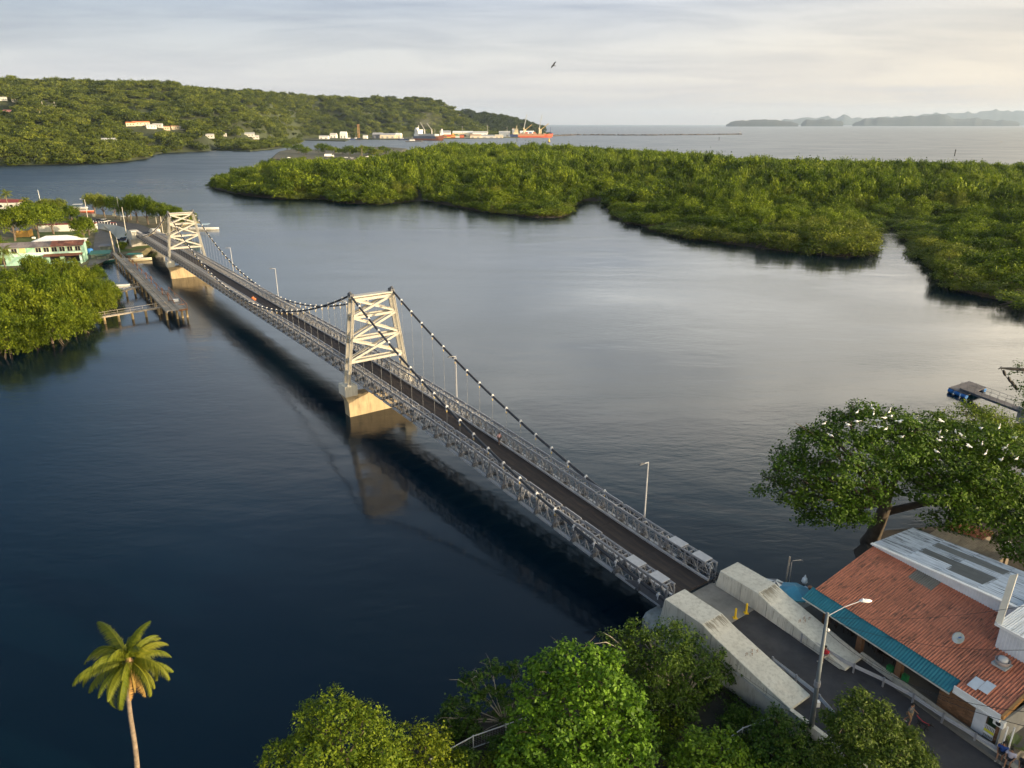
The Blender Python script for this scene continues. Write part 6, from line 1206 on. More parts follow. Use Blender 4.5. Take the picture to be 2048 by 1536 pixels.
pole('pale lamp pole just left of the far tower', 326, 466, (321, 433), 2.5, name='street_lamp', cat='street lamp')
pole('white mast of a moored boat behind the left trees', 82, 408, (73, 379), 0.5, r=0.12, mat=white, name='mast', cat='mast')
# mint building
def house(name, lab, px, L, Wd, h, rz_, wall, roofm, z=1.0, roof='gable', rh=1.2, cat='house', wins=None, over=0.4, group=None):
    p = G(*px, z) if len(px) == 2 else Vector(px); t = thing(name, lab, cat, p, rz_, group); MB().box((0, 0, h / 2), (L, Wd, h)).build('wall', wall, t)
    a, c = L / 2 + over, Wd / 2 + over
    if roof == 'gable': V = [(-a, -c, h), (a, -c, h), (a, c, h), (-a, c, h), (-a, 0, h + rh), (a, 0, h + rh)]; F = [(0, 1, 5, 4), (2, 3, 4, 5), (1, 2, 5), (3, 0, 4), (3, 2, 1, 0)]
    elif roof == 'hip': V = [(-a, -c, h), (a, -c, h), (a, c, h), (-a, c, h), (-a + c, 0, h + rh), (a - c, 0, h + rh)]; F = [(0, 1, 5, 4), (2, 3, 4, 5), (1, 2, 5), (3, 0, 4), (3, 2, 1, 0)]
    else: V = [(-a, -c, h), (a, -c, h), (a, c, h + rh), (-a, c, h + rh)] + [(-a, -c, h - .15), (a, -c, h - .15), (a, c, h + rh - .15), (-a, c, h + rh - .15)]; F = [(0, 1, 2, 3), (7, 6, 5, 4), (0, 4, 5, 1), (1, 5, 6, 2), (2, 6, 7, 3), (3, 7, 4, 0)]
    MB().add(V, F).build('roof', roofm, t)
    for (x, zz, w_, hh) in wins or []: o = MB().box((x, -Wd / 2 - 0.03, zz), (w_ + 0.16, 0.06, hh + 0.16)).build('window', plain('window frame', (0.5, 0.47, 0.38)), t); MB().box((x, -Wd / 2 - 0.066, zz), (w_, 0.02, hh)).build('pane', glass_dark, o)
    return t
pa, pc = G(-30, 512, 1.0), G(172, 512, 1.0); pa = G(-40, 535, 1.0); pc = G(170, 524, 1.0); v_ = pc - pa; mL = v_.length; mz = math.atan2(v_.y, v_.x)
mt = thing('mint_building', 'long two-storey mint green building with a grey and rusty roof', 'building', pa + v_ / 2, mz); mw = grass_wall
MB().box((0, 3.0, 2.6), (mL, 6, 5.2)).build('wall', mw, mt); MB().box((mL * 0.05, -0.06, 3.05), (mL * 0.86, 0.1, 0.9)).build('parapet', plain('light mint', (0.50, 0.74, 0.62)), mt)
nw = int(mL / 2.0)
for k in range(nw):
    x = -mL / 2 + 1.2 + k * (mL - 2.4) / (nw - 1)
    if k in (nw - 8, nw - 7): MB().box((x, -0.04, 4.2), (1.5, 0.08, 1.4)).build('shutter', plain('yellow board', (0.55, 0.48, 0.22)) if k == nw - 8 else plain('bright mint', (0.36, 0.72, 0.45)), mt); continue
    o = MB().box((x, -0.04, 4.2), (1.6, 0.08, 1.5)).build('window', plain('window frame', (0.5, 0.47, 0.38)), mt); MB().box((x - 0.36, -0.09, 4.2), (0.62, 0.02, 1.3)).build('pane', glass_dark, o); MB().box((x + 0.36, -0.09, 4.2), (0.62, 0.02, 1.3)).build('pane', glass_dark, o)
for x in (-mL * .3, mL * .22, mL * .36, mL * .44): o = MB().box((x, -0.04, 1.4), (2.6, 0.08, 2.0)).build('opening', black, mt)
sheet_roof(mt, (-mL / 2 - 0.5, -0.9, 5.15), (mL + 1, 0, 0), (0, 4.2, 1.1), 16, 2, corr('roof_sheet', roofmat('old grey roof', (0.17, 0.15, 0.15), (0.08, 0.07, 0.065), 0.8, 6, 1.2, 0.2), 4, 0.03), alt={(i, j): c_rust for i in (11, 12, 13, 14, 15) for j in (0, 1)}, rs=random.Random(21))
sheet_roof(mt, (mL * .12, -2.4, 2.45), (mL * .38, 0, 0), (0, 2.4, 0.5), 7, 1, c_rust, rs=random.Random(22)); MB().box((mL * .48, -1.5, 1.3), (0.3, 1.6, 2.6)).build('end_post', plain('light mint', (0.50, 0.74, 0.62)), mt)
house('white_hall', 'building with wide white hipped roof behind the mint building', (120, 505), 15, 9, 3.6, mz, plain('white wall', (0.6, 0.6, 0.57)), white, roof='hip', rh=1.9, cat='building')
house('wall_house', 'long low white wall with a red tiled top behind the lawn', (138, 462), 20, 2.2, 2.6, 0.28, plain('white wall', (0.6, 0.6, 0.57)), maroon_roof, roof='gable', rh=0.4, cat='wall', over=0.2)
house('house', 'white house with maroon roof behind the left palms', (22, 418), 11, 7, 3.4, 0.1, plain('white wall', (0.6, 0.6, 0.57)), maroon_roof, rh=1.2, wins=[(-2.5, 1.8, 1.2, 1.2), (2.5, 1.8, 1.2, 1.2)])
house('shed', 'small ochre hut under the left trees by the lawn', (48, 473), 5, 4, 2.6, 0.2, plain('ochre', (0.45, 0.26, 0.06)), grey_roof, roof='lean', rh=0.5, cat='hut')
p = G(68, 478, 1.1); t = thing('barrel', 'small white barrel lying on the lawn', 'barrel', p); MB().tube([(-0.5, 0, 0.4), (0.5, 0, 0.4)], 0.4, 10).build('drum', white, t)
p = G(181, 508, 1.1); t = thing('water_tank', 'blue plastic tank beside the mint building', 'tank', p); MB().lathe([(0.9, 0), (0.95, 1.5), (0.5, 1.8)], n=12).build('tank', plain('blue tank', (0.03, 0.16, 0.45)), t, True); MB().lathe([(0.3, 1.8), (0.3, 1.95)], n=10).build('lid', black, t)
house('dock_shed', 'dark green roofed boat shelter at the head of the dock', (203, 517), 5, 2.6, 1.7, 0.25, plain('dark board', (0.07, 0.09, 0.08)), plain('dark green sheet', (0.03, 0.10, 0.09)), roof='lean', rh=0.6, cat='shelter')
house('dock_shed', 'small dark roofed hut at the dock head', (214, 503), 3, 2.4, 2.0, 0.2, plain('dark board', (0.07, 0.09, 0.08)), steel_dark, roof='lean', rh=0.3, cat='hut')
# vehicles
def car(label, p, rz_, col, L=4.4, suv=False, name='parked_car', group=None):
    t = thing(name, label, 'car', p, rz_, group); h1, h2 = (0.95, 1.75) if suv else (0.85, 1.42); Wd = 1.75
    def sec(prof, w0, w1, nm, mat):
        V = [(x, -w0 / 2 if z < h1 else -w1 / 2, z) for x, z in prof] + [(x, w0 / 2 if z < h1 else w1 / 2, z) for x, z in prof]; m = len(prof); o = MB().add(V, [tuple(range(m)), tuple(range(m, 2 * m))[::-1]] + [(i, m + i, m + (i + 1) % m, (i + 1) % m) for i in range(m)]).build(nm, mat, t)
        bm = bmesh.new(); bm.from_mesh(o.data); bmesh.ops.recalc_face_normals(bm, faces=bm.faces); bmesh.ops.bevel(bm, geom=list(bm.edges), offset=0.05, segments=1, affect='EDGES'); bm.to_mesh(o.data); bm.free(); return o
    sec([(-L / 2, 0.3), (-L / 2, 0.85), (-L / 2 + 0.3, h1), (L * 0.2, h1), (L / 2 - 0.1, 0.78), (L / 2, 0.6), (L / 2, 0.3)], Wd, Wd * 0.96, 'body', col)
    sec([(-L / 2 + (0.15 if suv else 0.75), h1 + 0.002), (-L / 2 + (0.3 if suv else 1.2), h2 - 0.06), (L * 0.02, h2 - 0.06), (L * 0.22, h1 + 0.002)], Wd * 0.94, Wd * 0.80, 'window_band', glass_dark); sec([(-L / 2 + (0.28 if suv else 1.15), h2 - 0.055), (-L / 2 + (0.32 if suv else 1.2), h2), (L * 0.0, h2), (L * 0.03, h2 - 0.055)], Wd * 0.8, Wd * 0.78, 'roof', col)
    wm = MB().tube([(0, -0.11, 0), (0, 0.11, 0)], 0.33, 12).mesh('wheel', black)
    for a in (-1, 1):
        for c in (-1, 1): link('wheel', wm, t, (a * L * 0.30, c * Wd * 0.45, 0.33))
        o = MB().box((L / 2 - 0.04, a * 0.6, 0.64), (0.08, 0.3, 0.14)).build('headlight', white, t); MB().box((-L / 2 + 0.02, a * 0.65, 0.78), (0.08, 0.22, 0.16)).build('tail_light', plain('tail red', (0.4, 0.02, 0.02)), t)
    return t
navy = plain('navy paint', (0.015, 0.025, 0.06), 0.3); silver = plain('silver paint', (0.6, 0.6, 0.6), 0.35); blackc = plain('black paint', (0.02, 0.02, 0.025), 0.3)
car('dark blue car parked below the far anchor block', G(247, 482, 1.12), 2.7, navy); car('black car parked by the shore road beside the silver one', G(201, 444, 1.9), 0.2, blackc); car('silver white car parked on the far shore road', G(212, 446, 1.95), 1.35, silver, suv=True); car('dark pickup at the bend behind the shrub', G(165, 440, 1.7), 0.1, blackc, suv=True)
p = G(227, 450, 2.0); t = thing('barrier', 'orange roadworks barrier on the far shore road', 'barrier', p); MB().box((0, 0, 0.75), (1.9, 0.3, 0.35)).box((0, 0, 0.25), (1.7, 0.4, 0.3)).build('panel', plain('orange plastic', (0.6, 0.10, 0.04)), t)
bm2 = MB().tube([(0, 0, 0), (0, 0, 0.75)], 0.07, 6).mesh('post', white)
for k in range(12):
    p = V[6].lerp(V[3], k / 11) if k < 0 else up_[5].lerp(up_[3], k / 11) + Vector((0, 0, 0.0)); t = thing('bollard', 'small pale bollard in the row along the apron edge', 'bollard', p, 0, 'bollards along the far road edge'); link('post', bm2, t)
for x, y, lab in ((189, 438, 'cream notice post left of the black car'), (229, 437, 'cream notice post right of the silver car')):
    p = G(x, y, 1.9); t = thing('sign_board', lab, 'sign', p); MB().tube([(0, 0, 0), (0, 0, 1.0)], 0.06, 5).build('post', wood, t); MB().box((0, 0, 1.6), (1.1, 0.12, 1.2)).build('board', plain('cream board', (0.62, 0.58, 0.42)), t)
# boats
def boat(label, p, rz_, L, Wd, hull, top=None, topm=None, name='boat', inner=None):
    t = thing(name, label, 'boat', p, rz_); st = 8; V = []
    for i in range(st + 1):
        u = i / st; w_ = Wd / 2 * (1 - max(0, (u - 0.45) / 0.55) ** 2.2) * (0.9 if i == 0 else 1); x = -L / 2 + L * u; sh_ = 0.25 * u ** 2
        V += [(x, -w_ - 0.01, 0.55 + sh_), (x, -w_ * 0.6, -0.12 + sh_ * 0.6), (x, w_ * 0.6, -0.12 + sh_ * 0.6), (x, w_ + 0.01, 0.55 + sh_)]
    F = [(4 * i + j, 4 * i + j + 1, 4 * i + 5 + j, 4 * i + 4 + j) for i in range(st) for j in range(3)] + [(0, 3, 2, 1)]
    b = MB().add(V, F); b.build('hull', hull, t, False); Vd = [(x, y * 0.9, z - 0.15) for k, (x, y, z) in enumerate(V) if k % 4 in (0, 3)]; MB().add(Vd, [(2 * i, 2 * i + 2, 2 * i + 3, 2 * i + 1) for i in range(st)]).build('deck', inner or white, t)
    b = MB()
    for s in (0, 3): b.tube([Vector(V[4 * i + s]) for i in range(st + 1)], 0.05, 5)
    b.build('gunwale', inner or white, t)
    for u in (-0.25, 0.0, 0.22): MB().box((u * L, 0, 0.42), (0.3, Wd * 0.8, 0.06)).build('bench', wood, t)
    if top:
        for a in (-1, 1):
            for c in (-1, 1): MB().tube([(a * L * 0.16, c * Wd * 0.38, 0.5), (a * L * 0.16, c * Wd * 0.38, 2.1)], 0.03, 5).build('canopy_post', galv, t)
        MB().box((0, 0, 2.13), (L * 0.45, Wd * 1.0, 0.07)).build('canopy', topm, t)
    return t
whiteb = plain('white hull', (0.66, 0.66, 0.64)); greenc = plain('green canopy', (0.02, 0.30, 0.20)); creamb = plain('cream hull', (0.60, 0.52, 0.36)); orangeb = plain('orange hull', (0.55, 0.14, 0.06))
boat('cream boat with green canopy moored beside the old dock', G(272, 521, 0.1), 0.15, 9.5, 2.2, creamb, True, greenc); boat('white boat with pale blue deck behind the green canopied one', G(266, 515, 0.1), 0.25, 6, 1.8, whiteb, inner=plain('pale blue', (0.45, 0.58, 0.66)))
boat('white skiff drawn up on the grass under the far bridge end', G(290, 488, 1.1), -0.55, 8.5, 2.0, creamb, inner=whiteb); boat('dark green boat tied at the head of the dock', G(206, 524, 0.1), 0.2, 7, 2.0, plain('dark green hull', (0.02, 0.10, 0.09)), True, plain('dark green sheet', (0.03, 0.10, 0.09)))
boat('orange fishing boat moored beyond the shore trees', G(165, 424, 0.1), 0.1, 11, 3, orangeb, True, whiteb); boat('white motor boat moored behind the orange boat', G(157, 417, 0.1), 0.1, 9, 2.6, whiteb, True, whiteb); boat('white boat near the beach past the left trees', G(136, 432, 0.1), 0.3, 8, 2.5, whiteb, True, plain('pale blue', (0.45, 0.58, 0.66)))
boat('long white ferry boat moored beyond the far tower', G(403, 459, 0.1), 0.05, 14, 3.2, whiteb, True, plain('pale blue', (0.45, 0.58, 0.66))); boat('small white boat showing between the shore trees', G(252, 442, 0.1), 0.2, 8, 2.4, whiteb, True, whiteb); boat('white skiff by the beach under the far bridge end', G(337, 500, 0.1), 1.2, 5, 1.6, whiteb)
boat('small pale skiff lying on the short dock walkway', G(244, 575, 1.9), 0.15, 4.0, 1.3, whiteb)
boat('grey rowing boat tied under the dock head', G(222, 519, 0.1), 0.6, 4.5, 1.5, plain('grey hull', (0.3, 0.3, 0.3)))

# trees of the far-left bank
left_src = [crown('crown', clumpy(dome(1, 1, 1.0, 9, 1000 + i, -0.1), 5, 0.42, i), 420, 15, 0.12, 0.072, L_left, 1010 + i, low=-0.7) for i in range(4)]
left_dk = [crown('crown', clumpy(dome(1, 1, 1.0, 9, 1050 + i, -0.05), 5, 0.42, i), 400, 14, 0.12, 0.072, m_, 1060 + i, low=-0.5) for i, m_ in enumerate((L_mang, L_left, L_bush))]
shore_trunk = MB().tube([(0, 0, -0.1), (0.03, 0, 0.3), (0, 0.04, 0.62)], [0.05, 0.035, 0.02], 7).tube([(0.03, 0, 0.28), (0.22, 0.05, 0.55)], [0.022, 0.01], 5).tube([(0.02, 0, 0.3), (-0.16, -0.14, 0.6)], [0.022, 0.01], 5).tube([(0.02, 0, 0.33), (-0.06, 0.2, 0.62)], [0.02, 0.01], 5).mesh('trunk', bark)
def ltree(label, px, py, z, r, h, me, k, name='shore_tree', group=None, st=True):
    p = G(px, py, z); o = thing(name, label, 'tree', p, k * 1.7, group); c = link('crown', me, o, (0, 0, h * (-0.06 if st else 0.24))); c.scale = (r, r, h * (1.0 if st else 0.85)); q = link('trunk', stilts[k % 3] if name == 'mangrove_tree' else shore_trunk, o); q.scale = (r * 0.75, r * 0.75, h * 0.8) if name == 'mangrove_tree' else (h * 0.8, h * 0.8, h * 0.75); return o
md = [(20, 700, 5.0, 7), (60, 690, 4.6, 6), (105, 680, 4.5, 6), (150, 662, 4.5, 6.5), (180, 645, 3.5, 5), (10, 660, 5, 8), (60, 650, 5, 8.5), (110, 640, 5, 8), (150, 628, 4.5, 7.5), (30, 620, 5, 9), (80, 610, 5, 9), (125, 600, 4.6, 8.5), (160, 592, 4, 7.5), (190, 600, 3.2, 5.5), (215, 620, 3.0, 5.5), (205, 580, 3.2, 5), (170, 565, 3.8, 6), (130, 560, 4.2, 6.5), (90, 565, 4.2, 7), (225, 598, 2.6, 4.5), (-20, 640, 5, 9), (-20, 690, 5, 7.5), (40, 570, 4, 7), (195, 558, 2.6, 4.2)]
mlab = ['yellow green mangrove low over the water at the left edge', 'pale mangrove in the front row of the left bank', 'yellow green mangrove in the front row of the left bank', 'bushy mangrove at the tip of the left bank', 'small mangrove beside the narrow walkway', 'tall olive mangrove at the left edge']
for k, (x, y, r, h) in enumerate(md):
    row = 'front row' if y > 655 else 'middle rows' if y > 605 else 'row by the mint building' if y < 585 else 'back rows'
    side = 'at the left edge' if x < 40 else 'near the dock' if x > 175 else 'in the middle'
    rr_ = random.Random(k); r *= rr_.uniform(0.75, 1.1); h *= rr_.uniform(0.8, 1.25)
    ltree('%s mangrove in the %s, left bank, %s' % (('yellow green', 'olive', 'bright')[k % 3], row, side), x, y + 4, 0.4, r, h, left_src[k % 4], k, 'mangrove_tree', 'mangroves of the left bank')
for k, (x, y, r, h, m_, lab) in enumerate([(30, 482, 8.0, 9.5, 1, 'large green tree at the left edge of the lawn'), (78, 478, 7.5, 9.5, 0, 'dark round tree in the middle of the lawn edge'), (108, 468, 6.0, 9, 1, 'spreading tree right of the dark round one'), (-20, 470, 6, 9, 1, 'green tree cut by the left picture edge'), (168, 480, 5.0, 6.5, 1, 'round shrub tree between lawn and track'), (160, 500, 3.6, 4.8, 1, 'low bright shrub in front of the round shrub tree'), (122, 440, 4.0, 7.5, 2, 'feathery pale tree near the beach'), (95, 430, 4.5, 6, 2, 'feathery pale tree behind the dark round one'), (190, 430, 4.5, 8, 2, 'loose tree on the far shore beside the orange boat'), (210, 434, 4.0, 8, 2, 'loose tree behind the black car'), (232, 436, 4.2, 7.5, 1, 'arched shore tree behind the sign post'), (255, 443, 4.5, 7.5, 1, 'green shore tree with a palm beside it'), (275, 445, 5.0, 9, 0, 'dense green shore tree left of the lamp pole'), (297, 448, 5.2, 9, 1, 'dense green shore tree behind the lamp pole'), (322, 450, 5, 7.5, 1, 'green shore tree left of the far tower'), (352, 455, 4.5, 6.5, 1, 'low shore tree seen through the far tower'), (378, 458, 4, 5.5, 0, 'low shore tree right of the far tower'), (60, 425, 4.0, 5, 1, 'low shrub in front of the maroon roofed house'), (10, 445, 4, 5, 1, 'low shrub below the maroon roofed house'), (245, 500, 2.0, 2.6, 1, 'low shrub at the dock head'), (300, 490, 2.2, 2.2, 1, 'low shrub by the skiff under the bridge'), (262, 478, 1.8, 2.0, 0, 'dark shrub beside the far anchor block'), (145, 452, 4.5, 6.5, 1, 'green tree at the right end of the white wall'), (55, 448, 5.5, 7, 1, 'green tree between the ochre hut and the maroon roofed house'), (-5, 525, 4.5, 6.5, 1, 'green tree before the left end of the mint building'), (70, 545, 4.0, 4.6, 1, 'low bright tree under the mint building windows'), (178, 470, 3.2, 5, 0, 'dark shrub beside the street lamp pole'), (340, 448, 4.2, 6, 1, 'green shore tree just left of the far tower legs')]):
    ltree(lab, x, y, 1.1, r * 0.92, h * 1.2, left_dk[m_], k, st=h < 5.5, group='trees of the far-left bank' if False else None)
pm_far = [frond_mesh(2.6, 1.5, 980 + i, L_palm, n=16, wl=0.75) for i in range(2)]
for k, (x, y, H, L_, lab) in enumerate([(18, 425, 8.5, 3.6, 'coconut palm above the maroon roofed house'), (55, 430, 6.5, 3.2, 'small palm right of the maroon roofed house'), (15, 560, 7, 4.2, 'yellowing palm in front of the mint building'), (-12, 590, 7, 4.2, 'yellow palm at the left edge below the mint building'), (262, 440, 8.5, 3.6, 'dark palm among the far shore trees')]):
    p = G(x, y, 1.0); palm('coconut_palm', lab, p, H, L_, (0.3, 0.2), 16, 30 + k, meshes=pm_far if k not in (2, 3) else pm_far[:1] + [frond_mesh(2.6, 1.7, 990 + k, L_yel, n=16, wl=0.75)], r0=0.18)

# ================================================================== houses and masts on the hills
hc = {'pink': (plain('pink wall', (0.62, 0.30, 0.28)), plain('pink roof', (0.55, 0.20, 0.17))), 'white': (plain('dull white wall', (0.5, 0.49, 0.46)), plain('dull pale roof', (0.42, 0.41, 0.40))), 'tan': (plain('tan wall', (0.55, 0.47, 0.34)), plain('tan roof', (0.45, 0.28, 0.17))), 'orange': (plain('cream wall', (0.6, 0.53, 0.4)), plain('orange roof', (0.55, 0.19, 0.08))), 'grey': (plain('pale wall', (0.5, 0.5, 0.48)), plain('grey sheet', (0.36, 0.37, 0.38)))}
for (x, y, L_, kk, lab), p in zip(hill_houses, hh_pos):
    wl_, rf_ = hc[kk]; az = math.atan2(-p.x, p.y) + random.Random(x).uniform(-0.3, 0.3); house('hill_house', lab, (p.x, p.y, p.z - 1.5), L_, L_ * 0.55, 5.2, az, wl_, rf_, rh=L_ * 0.14, wins=[(-L_ * .3, 3.2, L_ * .12, 1.4), (0, 3.2, L_ * .12, 1.4), (L_ * .3, 3.2, L_ * .12, 1.4)], group='houses on the far hills')
for (x, y0, y1, lab) in ((87, 219, 203, 'thin mast left of the white spur houses'), (111, 217, 204, 'thin mast above the wide white spur house')):
    p = on_hill(x, y0 + 2) or AY(x, y0, 950); h_ = AY(x, y1, p.y).z - p.z; t = thing('mast', lab, 'mast', p); MB().tube([(0, 0, -1), (0, 0, h_)], [0.6, 0.35], 5).build('pole', plain('pale pole', (0.5, 0.47, 0.40)), t); MB().box((0, 0, h_), (1.2, 0.6, 0.8)).build('head', galv, t)
# waterside restaurant on stilts, white wall at the left shore
p = G(262, 312, 0); t = thing('stilt_house', 'waterside house with red roof and white annex on stilts at the far shore', 'house', p, 0.25)
MB().box((-6, 6, 4.2), (14, 9, 4)).build('wall', white, t); MB().add([(-14, 1, 6.2), (2, 1, 6.2), (2, 11, 6.2), (-14, 11, 6.2), (-13, 6, 8.2), (1, 6, 8.2)], [(0, 1, 5, 4), (2, 3, 4, 5), (1, 2, 5), (3, 0, 4), (3, 2, 1, 0)]).build('roof', plain('red tile far', (0.42, 0.12, 0.08)), t)
MB().box((9, 3, 5.6), (18, 10, 0.5)).build('annex_roof', plain('pale roof', (0.6, 0.6, 0.6)), t); MB().box((9, 4, 2.6), (17, 9, 0.5)).build('deck', wood, t); MB().box((8, 7, 4.1), (14, 1, 2.6)).build('annex_wall', plain('tan wall', (0.55, 0.47, 0.34)), t)
me = MB().box((0, 0, 1.2), (0.5, 0.5, 3.6)).mesh('stilt', plain('dock pile far', (0.40, 0.30, 0.15)))
for k in range(8): link('stilt', me, t, (1.5 + 2.2 * k, -0.6, 0))
MB().tube([(2, 8, 5), (2, 8, 9)], 1.3, 10).build('tank', black, t)
house('boat_house', 'long low white building at the left end of the far shore', (20, 319), 22, 8, 3.2, 0.0, white, plain('pale roof', (0.6, 0.6, 0.6)), rh=1.0, cat='building')
house('hut', 'tiny white hut among the trees of the far shore', (115, 309), 7, 5, 3, 0.0, white, plain('pale roof', (0.6, 0.6, 0.6)), rh=1.0)
# ================================================================== spit with rocks, trees and parked cars
sp_px = [(545, 320), (590, 322), (640, 322), (665, 324), (720, 322), (790, 312), (812, 300), (760, 296), (700, 299), (640, 303), (590, 300), (560, 306)]
land('spit', [gxy(x, y) for x, y in sp_px], 2.4, spitm, 6, -1, 'low rocky spit between the lagoon and the port basin')
b = MB(); rd = random.Random(8); edge = [G(545, 320), G(590, 322), G(640, 322), G(665, 324), G(720, 322)]
for i in range(len(edge) - 1):
    d_ = edge[i + 1] - edge[i]
    for k in range(int(d_.length / 1.6)):
        p = edge[i] + d_ * rd.random() + Vector((0, rd.uniform(-6, 3), rd.uniform(-0.3, 2.4))); b.ell(p, (rd.uniform(1.2, 2.4), rd.uniform(1.2, 2.2), rd.uniform(0.8, 1.5)), 6, 4)
tag(b.build('rock_armour', rock), 'rough grey boulders along the spit', kind='stuff')
X, Y = [], []; r_ = np.random.default_rng(5); 
tr_spec = [(598, 306, 9, 10, 'round dark tree at the left end of the spit'), (612, 310, 8, 9, 'dark tree second from the left end of the spit'), (636, 301, 5, 9, 'thin tall tree on the spit'), (650, 308, 12, 11, 'wide dark tree in the middle of the spit'), (668, 308, 9, 8, 'low tree right of the wide dark one on the spit'), (685, 309, 8, 7, 'low bush row on the spit left of the round tree'), (700, 311, 10, 11, 'round dark tree right of the white truck'), (722, 311, 9, 10, 'dark tree beside the palm on the spit'), (738, 310, 9, 9, 'tree right of the palm on the spit'), (752, 310, 9, 9, 'yellowish tree near the right end of the spit'), (770, 308, 9, 9, 'dark tree at the right end of the spit'), (575, 300, 9, 8, 'low tree behind the spit'), (605, 322, 5, 4, 'low shrub on the spit rocks'), (680, 323, 7, 4, 'low shrub in front of the white truck')]
for k, (x, y, r, h, lab) in enumerate(tr_spec):
    p = G(x, y, 2.4); o = thing('spit_tree', lab, 'tree', p, k * 1.1, None); c = link('crown', (mang_far if k != 9 else mang_pale)[k % 4], o); c.scale = (r, r, h); q = link('trunk', stilts[k % 3], o); q.scale = (3, 3, h * .6)
p = G(724, 312, 2.4); palm('coconut_palm', 'tall palm standing on the spit', p, 11, 4.5, (0.3, 0), 12, 77, meshes=pm_far, r0=0.35)
t = thing('truck', 'white box truck parked on the spit', 'truck', G(657, 314, 2.4), 0.1); MB().box((0, 0, 2.2), (9, 2.6, 2.8)).build('box', white, t); MB().box((5.6, 0, 1.5), (2.0, 2.4, 2.0)).build('cab', white, t); MB().box((6.3, 0, 2.0), (0.7, 2.2, 0.7)).build('windscreen', glass_dark, t)
wm = MB().tube([(0, -1.3, 0), (0, 1.3, 0)], 0.5, 10).mesh('wheel', black)
for x in (-3, 2.6, 5.4): link('wheel', wm, t, (x, 0, 0.5))
for k, (x, y, c, lab) in enumerate([(692, 316, white, 'white car parked on the spit, nearest the truck'), (704, 317, silver, 'silver car parked on the spit, second from the truck'), (715, 317, navy, 'dark blue car parked on the spit below the palm'), (735, 314, white, 'white car parked on the spit right of the palm'), (748, 313, silver, 'silver car parked at the far right of the spit'), (577, 316, white, 'white car at the left end of the spit')]): car(lab, G(x, y, 2.4), 0.2 * k, c, suv=k % 2 == 0, group='cars parked on the spit')
# ================================================================== port
def shedp(lab, x0, x1, yb, yt, Y_, depth, wl_, rf_, roof='lean', cat='warehouse', name='warehouse'):
    a, c = AY(x0, yb, Y_), AY(x1, yb, Y_); h_ = AY(x0, yt, Y_).z - 1.8; L_ = c.x - a.x; t = thing(name, lab, cat, (a.x + L_ / 2, Y_ + depth / 2, 1.6)); hb = h_ * 0.68
    MB().box((0, 0, hb / 2), (L_, depth, hb)).build('wall', wl_, t)
    V = [(-L_ / 2 - .5, -depth / 2 - .5, hb), (L_ / 2 + .5, -depth / 2 - .5, hb), (L_ / 2 + .5, 0, h_), (-L_ / 2 - .5, 0, h_), (L_ / 2 + .5, depth / 2 + .5, hb), (-L_ / 2 - .5, depth / 2 + .5, hb)]
    MB().add(V, [(0, 1, 2, 3), (3, 2, 4, 5), (0, 3, 5), (1, 4, 2), (5, 4, 1, 0)]).build('roof', rf_, t)
    n_ = max(2, int(L_ / 14)); me = MB().box((0, 0, 0), (L_ / n_ * 0.4, 0.2, hb * 0.55)).mesh('door', plain('port door', (0.30, 0.30, 0.30)))
    for k in range(n_): link('door', me, t, (-L_ / 2 + L_ / n_ * (k + .5), -depth / 2 - 0.1, hb * 0.3))
    return t
cw = plain('cream port wall', (0.62, 0.55, 0.42)); pr_ = plain('pale port roof', (0.55, 0.53, 0.50)); gy = plain('grey port roof', (0.34, 0.34, 0.35))
shedp('long cream warehouse with grey roof at the left of the port', 745, 764, 277, 265, 2150, 30, plain('dark port wall', (0.10, 0.11, 0.14)), gy); shedp('long low cream warehouse at the port', 760, 790, 277, 266.5, 2140, 40, cw, gy); shedp('pale warehouse right of the long cream one', 788, 801, 277, 266, 2150, 40, cw, white)
shedp('white office block with flag mast at the left of the port', 680, 692, 273, 263, 2150, 20, white, white, cat='building'); shedp('low white shed left of the office block', 660, 672, 274, 266, 2200, 20, white, pr_); shedp('low pale shed on the far shore', 638, 656, 275, 271, 2060, 16, white, pr_); shedp('small white house left of the crane mast', 726, 734, 277, 270, 2100, 14, white, pr_, cat='house')
shedp('long pale transit shed behind the quay', 905, 945, 268, 262, 2500, 40, cw, white); shedp('long white shed behind the quay, middle', 945, 975, 268, 262.5, 2480, 40, white, pr_); shedp('low cream shed on the quay', 940, 962, 274.5, 268.5, 2180, 25, cw, plain('tan roof', (0.45, 0.28, 0.17))); shedp('low grey shed on the quay', 962, 990, 274.5, 269.5, 2190, 25, plain('pale wall', (0.5, 0.5, 0.48)), gy); shedp('low cream shed beside the red ship', 990, 1006, 274, 269, 2190, 25, cw, cw); shedp('white shed behind the red ship stern', 998, 1020, 268, 262, 2400, 30, white, pr_); shedp('white shed behind the red ship', 1040, 1068, 268, 261.5, 2500, 40, white, white); shedp('grey shed behind the left ship', 880, 900, 272, 261, 2350, 30, white, gy)
for k in range(10):
    pass
